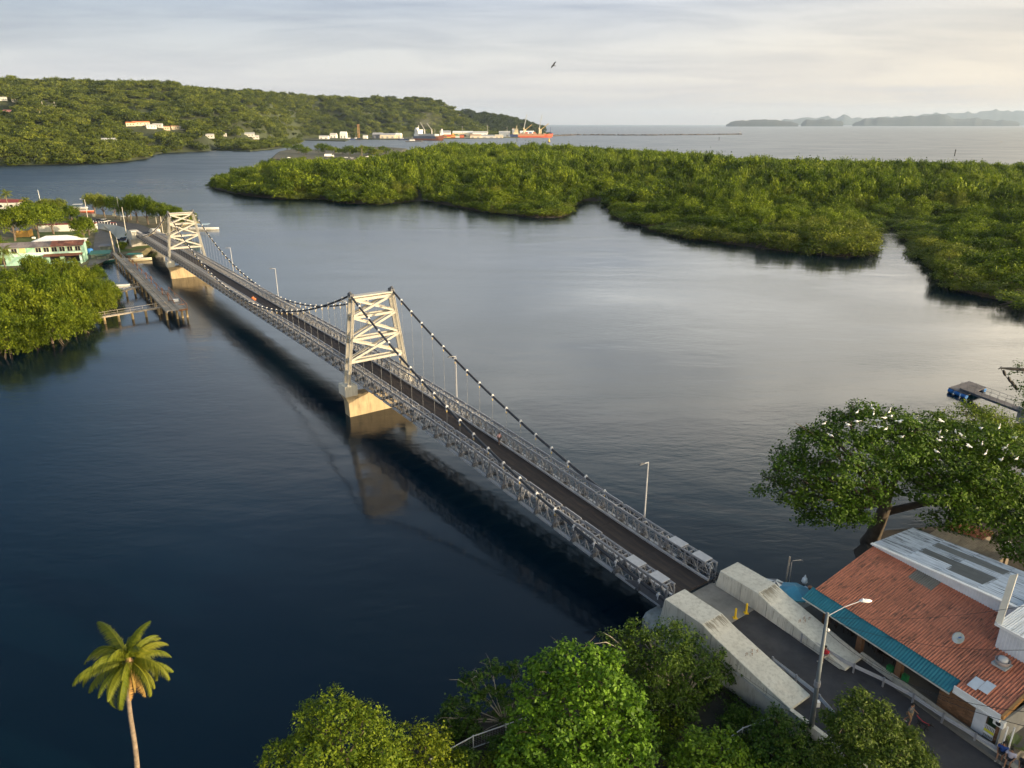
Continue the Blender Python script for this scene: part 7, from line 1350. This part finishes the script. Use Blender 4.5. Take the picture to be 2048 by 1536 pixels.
# quay edge
q0, q1 = G(880, 277, 0), G(1090, 274.2, 0); t = thing('quay', 'long low quay wall along the port', 'quay', (0, 0, 0)); MB().bar(q0 + Vector((0, 4, 0.9)), q1 + Vector((0, 4, 0.9)), 8, 2.2).build('wall', concrete, t)
me = MB().box((0, 0, -0.2), (1.2, 0.5, 1.4)).mesh('fender', black)
for k in range(14): link('fender', me, t, q0.lerp(q1, (k + .5) / 14) + Vector((0, -0.1, 0.6)))
cols = [plain('container red', (0.42, 0.07, 0.04)), plain('container orange', (0.50, 0.16, 0.05)), plain('container yellow', (0.55, 0.40, 0.08)), plain('container green', (0.08, 0.25, 0.10)), plain('container blue', (0.06, 0.14, 0.34)), plain('container pale', (0.55, 0.55, 0.52))]
cnm = ['red', 'orange', 'yellow', 'green', 'blue', 'pale']; cms = [MB().box((0, 0, 1.3), (12.2, 2.5, 2.6)).mesh('container', c) for c in cols]
rd = random.Random(31)
for row in range(3):
    for k in range(5):
        for lv in range(1 + (k + row) % 3):
            ci = rd.choice([0, 1, 1, 2, 3, 5, 0]) ; b0 = AY(893, 270, 2230 + row * 12); o = link('container', cms[ci], None, (b0.x + k * 12.8 - 6, b0.y, 1.7 + 2.62 * lv)); tag(o, '%s shipping container %s in the stacks right of the left ship' % (cnm[ci], ('on the ground', 'second up', 'on top')[lv]), 'container', 'container stacks at the port')
t = thing('crane_mast', 'brown lattice crane mast left of the port warehouses', 'crane', AY(718, 276.5, 2080) + Vector((0, 0, 0.6))); b = MB()
for x in (-2, 2):
    for y in (-2, 2): b.bar((x, y, 0), (x, y, 34), 0.8)
for k in range(9): b.bar((-2, -2, 3.8 * k), (2, -2, 3.8 * k + 3.8), 0.5); b.bar((2, 2, 3.8 * k), (-2, 2, 3.8 * k + 3.8), 0.5); b.bar((-2, -2, 3.8 * k), (-2, 2, 3.8 * k + 3.8), 0.5)
b.build('lattice', plain('brown mast', (0.34, 0.20, 0.09)), t); MB().box((0, 0, 34.5), (6, 6, 1.5)).build('head', plain('brown mast', (0.34, 0.20, 0.09)), t)
for k, (x, y1) in enumerate(((684, 255), (870, 258), (925, 252), (975, 250), (1014, 254), (880, 262), (795, 262))):
    b0 = AY(x, 272, 2350); h_ = AY(x, y1, 2350).z - 1.6; t = thing('light_mast', 'thin floodlight mast at the port, %s' % ('above the white office block', 'behind the left ship', 'over the quay sheds', 'before the headland', 'left of the red ship', 'by the container stacks', 'behind the pale warehouse')[k], 'mast', (b0.x, b0.y, 1.6), 0, 'floodlight masts at the port'); MB().tube([(0, 0, 0), (0, 0, h_)], 0.45, 5).build('pole', galv, t); MB().box((0, 0, h_), (3, 1, 0.8)).build('lamp_head', galv, t)
def ship(lab, p, rz_, L, Wd, H, hullm, boot, upm, stern=None, fc=0.0):
    t = thing('cargo_ship', lab, 'ship', p, rz_); st = 16; V = []; hb = H
    for i in range(st + 1):
        u = i / st; w_ = Wd / 2 * (1 - max(0, (u - 0.80) / 0.2) ** 1.8 * 0.97) * (1 - max(0, (0.1 - u) / 0.1) * 0.15); wb = Wd / 2 * (1 - max(0, (u - 0.72) / 0.28) ** 1.4) * 0.96; x = -L / 2 + L * u; xr = x + (3.5 if i == st else 0); zt = hb * (1 + 0.30 * max(0, (u - 0.88) / 0.12) ** 0.5)
        V += [(xr, -w_, zt), (x + (1.5 if i == st else 0), -(w_ * .5 + wb * .5), hb * 0.42), (x - (2 if i == st else 0), -wb, -1), (x - (2 if i == st else 0), wb, -1), (x + (1.5 if i == st else 0), w_ * .5 + wb * .5, hb * 0.42), (xr, w_, zt)]
    F, m = [], []
    for i in range(st):
        for j in range(5):
            if j == 2: continue
            F.append((6 * i + j, 6 * i + j + 1, 6 * i + 7 + j, 6 * i + 6 + j)); m.append(2 if (stern and i < 3) else (1 if j in (1, 3) or i > 12 else 0))
        F.append((6 * i, 6 * i + 6, 6 * i + 11, 6 * i + 5)); m.append(3)
    F.append((0, 5, 4, 3, 2, 1)); m.append(2 if stern else 0)
    b = MB(); b.add(V, F); b.m = m; b.build('hull', [hullm, boot, stern or hullm, plain('deck red', (0.28, 0.12, 0.08))], t, False); return t
def sbox(b, x, z, lx, ly, lz): b.box((x, 0, z + lz / 2), (lx, ly, lz))
sc2 = G(1062, 275, 0); mp_ = mpp(sc2); L2 = 84 * mp_
s2 = ship('red and tan cargo ship with four deck cranes lying at the quay', sc2, 0.0, L2, 21, 9.5, plain('hull tan', (0.46, 0.22, 0.13)), plain('hull red', (0.52, 0.10, 0.05)), cream, plain('hull navy', (0.03, 0.05, 0.14)))
up = plain('cream superstructure', (0.66, 0.57, 0.38)); b = MB(); sbox(b, -L2 * .36, 9.5, 16, 18, 5); sbox(b, -L2 * .35, 14.5, 12, 17, 8); sbox(b, -L2 * .345, 22.5, 9, 20, 3.2); s_ = b.build('superstructure', up, s2)
MB().box((-L2 * .345 + 4.55, 0, 24.3), (0.1, 17, 1.2)).box((-L2 * .345, -10.05, 24.3), (8, 0.1, 1.2)).build('bridge_window', glass_dark, s_)
wb_ = MB().box((0, 0, 0), (1.4, 0.1, 0.9)).mesh('window', glass_dark)
for z in (16, 18.6, 21): 
    for k in range(4): link('window', wb_, s_, (-L2 * .35 - 4 + 2.6 * k, -8.56, z))
MB().box((-L2 * .42, 0, 18), (7, 6, 16)).build('funnel', white, s2); MB().box((-L2 * .42, 0, 27), (5, 5, 2.4)).build('funnel_top', rust, s2); MB().tube([(-L2 * .34, 0, 25), (-L2 * .34, 0, 35)], 0.7, 5).build('mast', up, s2)
for cx_, ta, tb in ((-L2 * .17, (9, 41), (20, 20)), (L2 * .195, (8, 40), (24, 24))):
    MB().tube([(cx_, -2, 9), (cx_, -2, 26)], 1.8, 8).box((cx_, -2, 27), (4.5, 4.5, 3.5)).build('crane_post', up, s2); MB().bar((cx_, -3, 27), (cx_ + ta[0], -5, 27 + ta[1]), 1.3, 2.2).build('crane_jib', plain('pale jib', (0.5, 0.52, 0.54)), s2)
    MB().tube([(cx_ + 5, 2, 9), (cx_ + 5, 2, 22)], 1.8, 8).box((cx_ + 5, 2, 22.5), (4, 4, 3)).build('crane_post', up, s2); MB().bar((cx_ + 5, 2, 23), (cx_ + 5 + tb[0], 0, 23 + tb[1] * .75), 1.2, 2.0).build('crane_jib', plain('yellow jib', (0.50, 0.37, 0.15)), s2)
me = MB().box((0, 0, 11), (9.5, 17, 2.4)).mesh('hatch', plain('hatch tan', (0.42, 0.27, 0.18)))
for k in range(6): link('hatch', me, s2, (-L2 * .24 + k * L2 * 0.112, 0, 0))
MB().box((L2 * .47, 0, 13), (8, 12, 3)).tube([(L2 * .46, 0, 14), (L2 * .46, 0, 30)], 0.6, 5).build('foredeck', plain('hull navy', (0.03, 0.05, 0.14)), s2)
for k in range(3): o = MB().box((-6 + 3 * k, 0, 14), (8, 8, 4)).build('deck_cargo', cols[(0, 4, 1)[k]], s2); o.location = (k * 9 - 8, -3, 0)
sc1 = G(856, 281, 0); mp_ = mpp(sc1)
s1 = ship('dark bulk carrier with white superstructure and smoke, seen bow first', sc1 + Vector((0, 30, 0)), -0.62, 96, 20, 10, plain('hull slate', (0.14, 0.16, 0.22)), plain('hull rust', (0.33, 0.13, 0.08)), white); L1 = 96
b = MB(); sbox(b, -L1 * .38, 10, 16, 19, 6); sbox(b, -L1 * .375, 16, 12, 18, 7); sbox(b, -L1 * .37, 23, 10, 22, 3.2); s_ = b.build('superstructure', white, s1); MB().box((-L1 * .37 + 5.05, 0, 24.6), (0.1, 19, 1.2)).build('bridge_window', glass_dark, s_)
MB().box((-L1 * .44, 0, 24), (6, 6, 14)).build('funnel', white, s1); MB().tube([(-L1 * .37, 0, 26), (-L1 * .37, 0, 37)], [0.8, 0.4], 5).build('mast', white, s1)
for cx_, j in ((-L1 * .16, (-10, 18)), (L1 * .1, (-12, 16))): MB().tube([(cx_, 0, 9), (cx_, 0, 27)], 1.6, 8).build('crane_post', cream, s1); MB().bar((cx_, 0, 26), (cx_ + j[0], -4, 26 + j[1]), 1.1, 1.8).build('crane_jib', cream, s1)
MB().box((-2, 0, 13), (58, 17, 5)).build('hatch_coaming', plain('pale grey steel', (0.42, 0.43, 0.43)), s1); MB().tube([(L1 * .44, 0, 12), (L1 * .44, 0, 28)], 0.6, 5).build('foremast', white, s1)
def barge(lab, x, y, L_, Wd, rz_, kind=0):
    t = thing('work_boat', lab, 'boat', G(x, y, 0), rz_); b = MB(); b.add([(-L_ / 2, -Wd / 2, 0), (L_ / 2 - 3, -Wd / 2, 0), (L_ / 2, 0, 0), (L_ / 2 - 3, Wd / 2, 0), (-L_ / 2, Wd / 2, 0), (-L_ / 2, -Wd / 2, 2.4), (L_ / 2 - 2, -Wd / 2, 2.8), (L_ / 2 + 2, 0, 3.2), (L_ / 2 - 2, Wd / 2, 2.8), (-L_ / 2, Wd / 2, 2.4)], [(0, 1, 6, 5), (1, 2, 7, 6), (2, 3, 8, 7), (3, 4, 9, 8), (4, 0, 5, 9), (5, 6, 7, 8, 9)]); b.build('hull', (plain('hull navy', (0.03, 0.05, 0.14)), steel_dark)[kind], t)
    MB().box((-L_ * .1, 0, 4.2), (L_ * .3, Wd * .6, 3.4)).build('cabin', white, t); MB().box((-L_ * .1 + 0.05, 0, 5.0), (L_ * .3 + .2, Wd * .61, 0.9)).build('window_band', glass_dark, t); MB().tube([(-L_ * .1, 0, 5.8), (-L_ * .1, 0, 11)], 0.3, 5).build('mast', galv, t)
barge('blue tug with white cabin left of the left ship', 806, 280, 26, 8, 0.1); barge('dark work barge in front of the left ship', 828, 283.5, 40, 12, 0.05, 1); barge('small white work boat at the dock left of the port', 713, 279, 18, 6, 0.0); barge('white patrol boat by the left port landing', 700, 279.5, 24, 7, 0.1)
t = thing('small_freighter', 'small orange and yellow freighter beside the container stacks', 'ship', G(897, 276.5, 0), 0.15); MB().box((0, 0, 2.2), (34, 10, 4.4)).build('hull', plain('hull navy', (0.03, 0.05, 0.14)), t); MB().box((0, 0, 7.5), (26, 9, 6)).build('cargo', plain('container orange', (0.50, 0.16, 0.05)), t); MB().box((14, 0, 9), (6, 9, 9)).build('superstructure', plain('container yellow', (0.55, 0.40, 0.08)), t); MB().tube([(-18, 0, 4), (-18, 0, 26)], 1.6, 6).build('mast', white, t)
# buoy, channel marker
p = G(1098, 285, 0); t = thing('buoy', 'yellow channel buoy just beyond the mangrove tree tops', 'buoy', p); MB().lathe([(3.2, 0), (3.6, 1.2), (3.2, 2.0)], n=10).build('float', steel_dark, t); MB().lathe([(2.4, 2), (1.2, 6), (1.4, 7.5), (0.3, 9)], n=8).build('tower', yellow, t)
for x, y, lab in ((1034, 284, 'dark channel post in the water left of the buoy'), (1438, 281, 'dark channel post in open water'), (1909, 312, 'thin dark post in the pale water at the right')): p = G(x, y, 0); t = thing('channel_post', lab, 'post', p); MB().tube([(0, 0, -1), (0, 0, 7)], 0.6, 6).build('post', black, t); MB().lathe([(1.0, 7), (0.2, 8.6)], n=6).build('top_mark', black, t)
p = G(2002, 284, 0); boat('tiny boat far out on the pale water at the right', p, 0.3, 9, 3, plain('dark hull', (0.05, 0.05, 0.05)), True, white)
# smoke drifting from the left ship
sm = bpy.data.materials.new('smoke'); sm.use_nodes = True; nt = sm.node_tree; nt.nodes.clear(); o_ = N(nt, 'ShaderNodeOutputMaterial'); tc = N(nt, 'ShaderNodeTexCoord'); nz = N(nt, 'ShaderNodeTexNoise', ins={'Vector': tc.outputs['Object'], 'Scale': 0.045, 'Detail': 4.0})
ln = N(nt, 'ShaderNodeVectorMath', operation='LENGTH', ins={0: N(nt, 'ShaderNodeMapping', ins={0: tc.outputs['Object'], 3: (1 / 40, 1 / 14, 1 / 22)}).outputs[0]}); fall = math_(nt, 'SUBTRACT', 1.0, ln.outputs['Value'], True)
den = math_(nt, 'MULTIPLY', math_(nt, 'MULTIPLY', ramp(nt, nz.outputs[0], [(0.42, (0, 0, 0)), (0.75, (1, 1, 1))]), fall), 0.05); pv = N(nt, 'ShaderNodeVolumePrincipled', ins={'Color': (0.55, 0.53, 0.50, 1), 'Density': den}); nt.links.new(pv.outputs[0], o_.inputs[1])
o = MB().ell((0, 0, 0), (40, 14, 22), 12, 8).build('smoke', sm); p = AY(855, 240, 1800); o.location = (p.x, p.y, p.z); tag(o, 'thin grey smoke drifting from the left ship', kind='stuff')

# ================================================================== people and a dog
def skin_mesh(name, J, E, mats, sub=1):
    """J: joints (x, y, z, r); E: bones; one continuous surface"""
    me = bpy.data.meshes.new(name); me.from_pydata([j[:3] for j in J], E, []); o = bpy.data.objects.new(name, me); COL.objects.link(o)
    md = o.modifiers.new('s', 'SKIN'); md.use_smooth_shade = True; md.branch_smoothing = 0.5
    for i, j in enumerate(J):
        v = me.skin_vertices[0].data[i]; v.radius = (j[3], j[3] if len(j) < 5 else j[4]); v.use_root = (i == 0)
    if sub: s = o.modifiers.new('u', 'SUBSURF'); s.levels = sub; s.render_levels = sub
    dg = bpy.context.evaluated_depsgraph_get(); dg.update(); m2 = bpy.data.meshes.new_from_object(o.evaluated_get(dg)); bpy.data.objects.remove(o); m2.materials.clear(); m2.materials.append(mats); m2.name = name
    for p in m2.polygons: p.use_smooth = True
    return m2
def person(label, loc, rz_, pose, shirt, shorts, hair=hairm, H=1.68, extra=None, sk=skin):
    s = H / 1.70; t = thing('person', label, 'person', loc, rz_); t.scale = (s, s, s)
    if pose == 'walk': LG = {-1: [(0.0, -0.10, 0.90), (0.16, -0.10, 0.50), (0.10, -0.10, 0.08), (0.26, -0.10, 0.035)], 1: [(0.0, 0.10, 0.90), (-0.02, 0.10, 0.49), (-0.28, 0.10, 0.14), (-0.16, 0.10, 0.04)]}; AR = {-1: [(0.0, -0.20, 1.38), (-0.06, -0.26, 1.12), (0.08, -0.26, 0.90)], 1: [(0.0, 0.20, 1.38), (0.10, 0.25, 1.13), (0.32, 0.24, 1.02)]}; dz = 0; lean = 0.03
    elif pose == 'sit': LG = {-1: [(0.0, -0.10, 0.52), (0.40, -0.11, 0.50), (0.42, -0.11, 0.08), (0.56, -0.11, 0.03)], 1: [(0.0, 0.10, 0.52), (0.40, 0.13, 0.50), (0.36, 0.13, 0.08), (0.50, 0.14, 0.03)]}; AR = {-1: [(0.04, -0.20, 0.99), (0.12, -0.26, 0.74), (0.34, -0.18, 0.62)], 1: [(0.04, 0.20, 0.99), (0.12, 0.26, 0.74), (0.34, 0.18, 0.62)]}; dz = -0.38; lean = 0.08
    else: LG = {-1: [(0.0, -0.10, 0.90), (0.03, -0.11, 0.49), (0.0, -0.11, 0.08), (0.14, -0.12, 0.035)], 1: [(0.0, 0.10, 0.90), (0.02, 0.11, 0.49), (0.0, 0.11, 0.08), (0.14, 0.12, 0.035)]}; AR = {-1: [(0.0, -0.20, 1.38), (-0.03, -0.26, 1.11), (0.06, -0.25, 0.88)], 1: [(0.0, 0.20, 1.38), (-0.03, 0.26, 1.11), (0.10, 0.22, 0.90)]}; dz = 0; lean = 0.0
    J = [(0, 0, 0.95 + dz, 0.13, 0.15), (lean * .4, 0, 1.12 + dz, 0.11, 0.135), (lean, 0, 1.34 + dz, 0.12, 0.165), (lean * 1.2, 0, 1.45 + dz, 0.055), (lean * 1.3 + 0.015, 0, 1.54 + dz, 0.065)]; E = [(0, 1), (1, 2), (2, 3), (3, 4)]
    for sd in (-1, 1):
        i = len(J); J += [(*p, r) for p, r in zip(LG[sd], (0.085, 0.06, 0.042, 0.035))]; E += [(0, i), (i, i + 1), (i + 1, i + 2), (i + 2, i + 3)]
        i = len(J); A = AR[sd]; sh_ = A[0]; J += [(*p, r) for p, r in zip(A, (0.055, 0.042, 0.032))]; e, w_ = Vector(A[1]), Vector(A[2]); d_ = (w_ - e).normalized(); E += [(2, i), (i, i + 1), (i + 1, i + 2)]
        J.append((*(w_ + d_ * 0.07), 0.036, 0.022)); E.append((i + 2, i + 3)); sv = Vector((-d_.z, 0, d_.x)) if abs(d_.z) > 0.3 else Vector((0, 1, 0)); pm = len(J) - 1
        for f in range(4): q = w_ + d_ * (0.15 - 0.012 * abs(f - 1.3)) + Vector((0.012, 0, 0)) * (f - 1.5) * 1.6; J.append((*q, 0.009)); E.append((pm, len(J) - 1))
        q = w_ + d_ * 0.09 + Vector((0.045, -0.01 * sd, 0)); J.append((*q, 0.010)); E.append((i + 2, len(J) - 1))
    link('body', skin_mesh('body', J, E, sk), t)
    hp = Vector((lean * 1.3 + 0.02, 0, 1.62 + dz)); b = MB(); b.ell(hp, (0.10, 0.078, 0.118), 12, 8); b.add([hp + Vector((0.085, -0.015, 0.015)), hp + Vector((0.085, 0.015, 0.015)), hp + Vector((0.122, 0, -0.025)), hp + Vector((0.09, 0, -0.035))], [(0, 2, 1), (0, 3, 2), (1, 2, 3)])
    for sd in (-1, 1): b.ell(hp + Vector((0, sd * 0.08, -0.01)), (0.022, 0.012, 0.03), 6, 4); b.ell(hp + Vector((0.088, sd * 0.032, 0.018)), (0.012, 0.014, 0.009), 6, 4, 1)
    b.box(hp + Vector((0.09, 0, -0.062)), (0.012, 0.045, 0.010), None, 2); b.build('head', [sk, black, plain('lips', (0.25, 0.09, 0.07))], t, True)
    MB().ell(hp + Vector((-0.018, 0, 0.03)), (0.108, 0.092, 0.115), 10, 7).build('hair', hair, t, True)
    Js = [(0.0, 0, 0.90 + dz, 0.19, 0.21), (lean * .4, 0, 1.10 + dz, 0.17, 0.19), (lean, 0, 1.33 + dz, 0.175, 0.215), (lean * 1.1, 0, 1.44 + dz, 0.10)]; Es = [(0, 1), (1, 2), (2, 3)]
    for sd in (-1, 1): A = AR[sd]; i = len(Js); Js += [(*A[0], 0.10), (*Vector(A[0]).lerp(Vector(A[1]), 0.85), 0.085)]; Es += [(2, i), (i, i + 1)]
    link('shirt', skin_mesh('shirt', Js, Es, shirt), t)
    Jp = [(0, 0, 0.96 + dz, 0.18, 0.20)]; Ep = []
    for sd in (-1, 1): L_ = LG[sd]; i = len(Jp); Jp += [(*L_[0], 0.135), (*Vector(L_[0]).lerp(Vector(L_[1]), 0.95), 0.115)]; Ep += [(0, i), (i, i + 1)]
    link('shorts', skin_mesh('shorts', Jp, Ep, shorts), t)
    for sd in (-1, 1): p = Vector(LG[sd][3]).lerp(Vector(LG[sd][2]), 0.3); MB().box((p.x, p.y, max(0.02, p.z - 0.03)), (0.24, 0.09, 0.05)).build('shoe', plain('pale shoe', (0.35, 0.33, 0.30)), t)
    return t
redc = plain('red shirt', (0.50, 0.03, 0.04), 0.8); greyc = plain('grey shirt', (0.10, 0.11, 0.12), 0.8); bluec = plain('blue shirt', (0.02, 0.06, 0.24), 0.8); lilac = plain('pale lilac shirt', (0.45, 0.43, 0.52), 0.8); pinkc = plain('pink shirt', (0.60, 0.36, 0.36), 0.8); orgc = plain('orange shirt', (0.70, 0.14, 0.03), 0.8); darkc = plain('dark shorts', (0.03, 0.03, 0.035), 0.8); tanc = plain('tan shorts', (0.22, 0.16, 0.10), 0.8)
yaw = math.atan2(D2.y, D2.x)
p = G(1815, 1447, 2.62); w_ = person('person in grey walking a black dog along the road', Vector((p.x, p.y, roadz(-17.4) + 0.01)), yaw + 0.15, 'walk', greyc, tanc)
# dog on a lead, in front of the walker
dp = G(1845, 1458, 2.6); dp.z = roadz(-18.8) + 0.01; t = thing('dog', 'black dog on a red lead walking ahead of the person in grey', 'dog', dp, yaw + 0.1)
J = [(-0.28, 0, 0.50, 0.10, 0.09), (-0.05, 0, 0.50, 0.11, 0.10), (0.18, 0, 0.50, 0.135, 0.115), (0.34, 0, 0.62, 0.075), (0.44, 0, 0.70, 0.075), (0.56, 0, 0.67, 0.045), (0.64, 0, 0.655, 0.03), (-0.42, 0, 0.58, 0.03), (-0.56, 0, 0.70, 0.018)]; E = [(0, 1), (1, 2), (2, 3), (3, 4), (4, 5), (5, 6), (0, 7), (7, 8)]
for sd in (-1, 1):
    f = 0.10 * sd; i = len(J); J += [(0.22, sd * 0.08, 0.40, 0.06), (0.20 + f * .6, sd * 0.08, 0.22, 0.035), (0.23 + f, sd * 0.08, 0.03, 0.030)]; E += [(2, i), (i, i + 1), (i + 1, i + 2)]
    i = len(J); J += [(-0.24, sd * 0.08, 0.40, 0.075), (-0.18 - f * .5, sd * 0.08, 0.28, 0.05), (-0.32 - f, sd * 0.08, 0.17, 0.028), (-0.27 - f, sd * 0.08, 0.03, 0.028)]; E += [(0, i), (i, i + 1), (i + 1, i + 2), (i + 2, i + 3)]
    i = len(J); J += [(0.42, sd * 0.055, 0.77, 0.022), (0.39, sd * 0.075, 0.83, 0.010)]; E += [(4, i), (i, i + 1)]
link('body', skin_mesh('body', J, E, black), t); MB().tube([(0.31, -0.07, 0.62), (0.36, 0.0, 0.56), (0.31, 0.07, 0.62), (0.27, 0, 0.68), (0.31, -0.07, 0.62)], 0.015, 5).build('collar', redc, t)
hand = w_.location + Vector((math.cos(yaw + .15), math.sin(yaw + .15), 0)) * 0.40 + Vector((0, 0, 1.0)); neck = dp + Vector((math.cos(yaw + .1), math.sin(yaw + .1), 0)) * 0.3 + Vector((0, 0, 0.66))
tag(MB().tube([hand.lerp(neck, k / 6) - Vector((0, 0, 0.5 * (k / 6) * (1 - k / 6))) for k in range(7)], 0.014, 5).build('lead', redc), 'thin red lead between the walking person and the black dog', 'lead')
p = G(1648, 1322, 3.0); q = person('person in a red shirt sitting on the guardrail behind the lamp post', rz(p, 0.0) + N2 * 0.05, yaw - 1.75, 'sit', redc, plain('pale trousers', (0.4, 0.37, 0.34), 0.8))
q.location.z = rz(p, 0).z + 0.10
for (x, y, sh_, lab, a) in ((2004, 1505, bluec, 'person in a blue shirt sitting on the guardrail beside another', 1.5), (2020, 1518, lilac, 'person in a pale shirt sitting on the guardrail right of the blue shirted one', 1.5), (2047, 1533, black, 'dark haired person at the bottom right corner by the guardrail', 1.5)):
    p = G(x, y, 3.0); q = person(lab, Vector((p.x, p.y, roadz(-(( -((Vector((p.x, p.y, 0)) - O2).dot(D2))) * -1)) + 0.12)), yaw - a, 'sit', sh_, darkc); q.location.z = rz(p, 0).z + 0.12
p = B(31.3, 1.75, deckz(31.3) + 0.03); person('person in a pink shirt walking along the right side of the bridge', p, yaw + math.pi * 0, 'walk', pinkc, darkc, H=1.5)
for k, (t_, n_, lab) in enumerate(((115.5, -1.4, 'first of two distant people in orange on the bridge deck'), (117.0, -1.3, 'second of two distant people in orange on the bridge deck'))): person(lab, B(t_, n_, deckz(t_) + 0.03), yaw, 'stand', orgc, darkc)
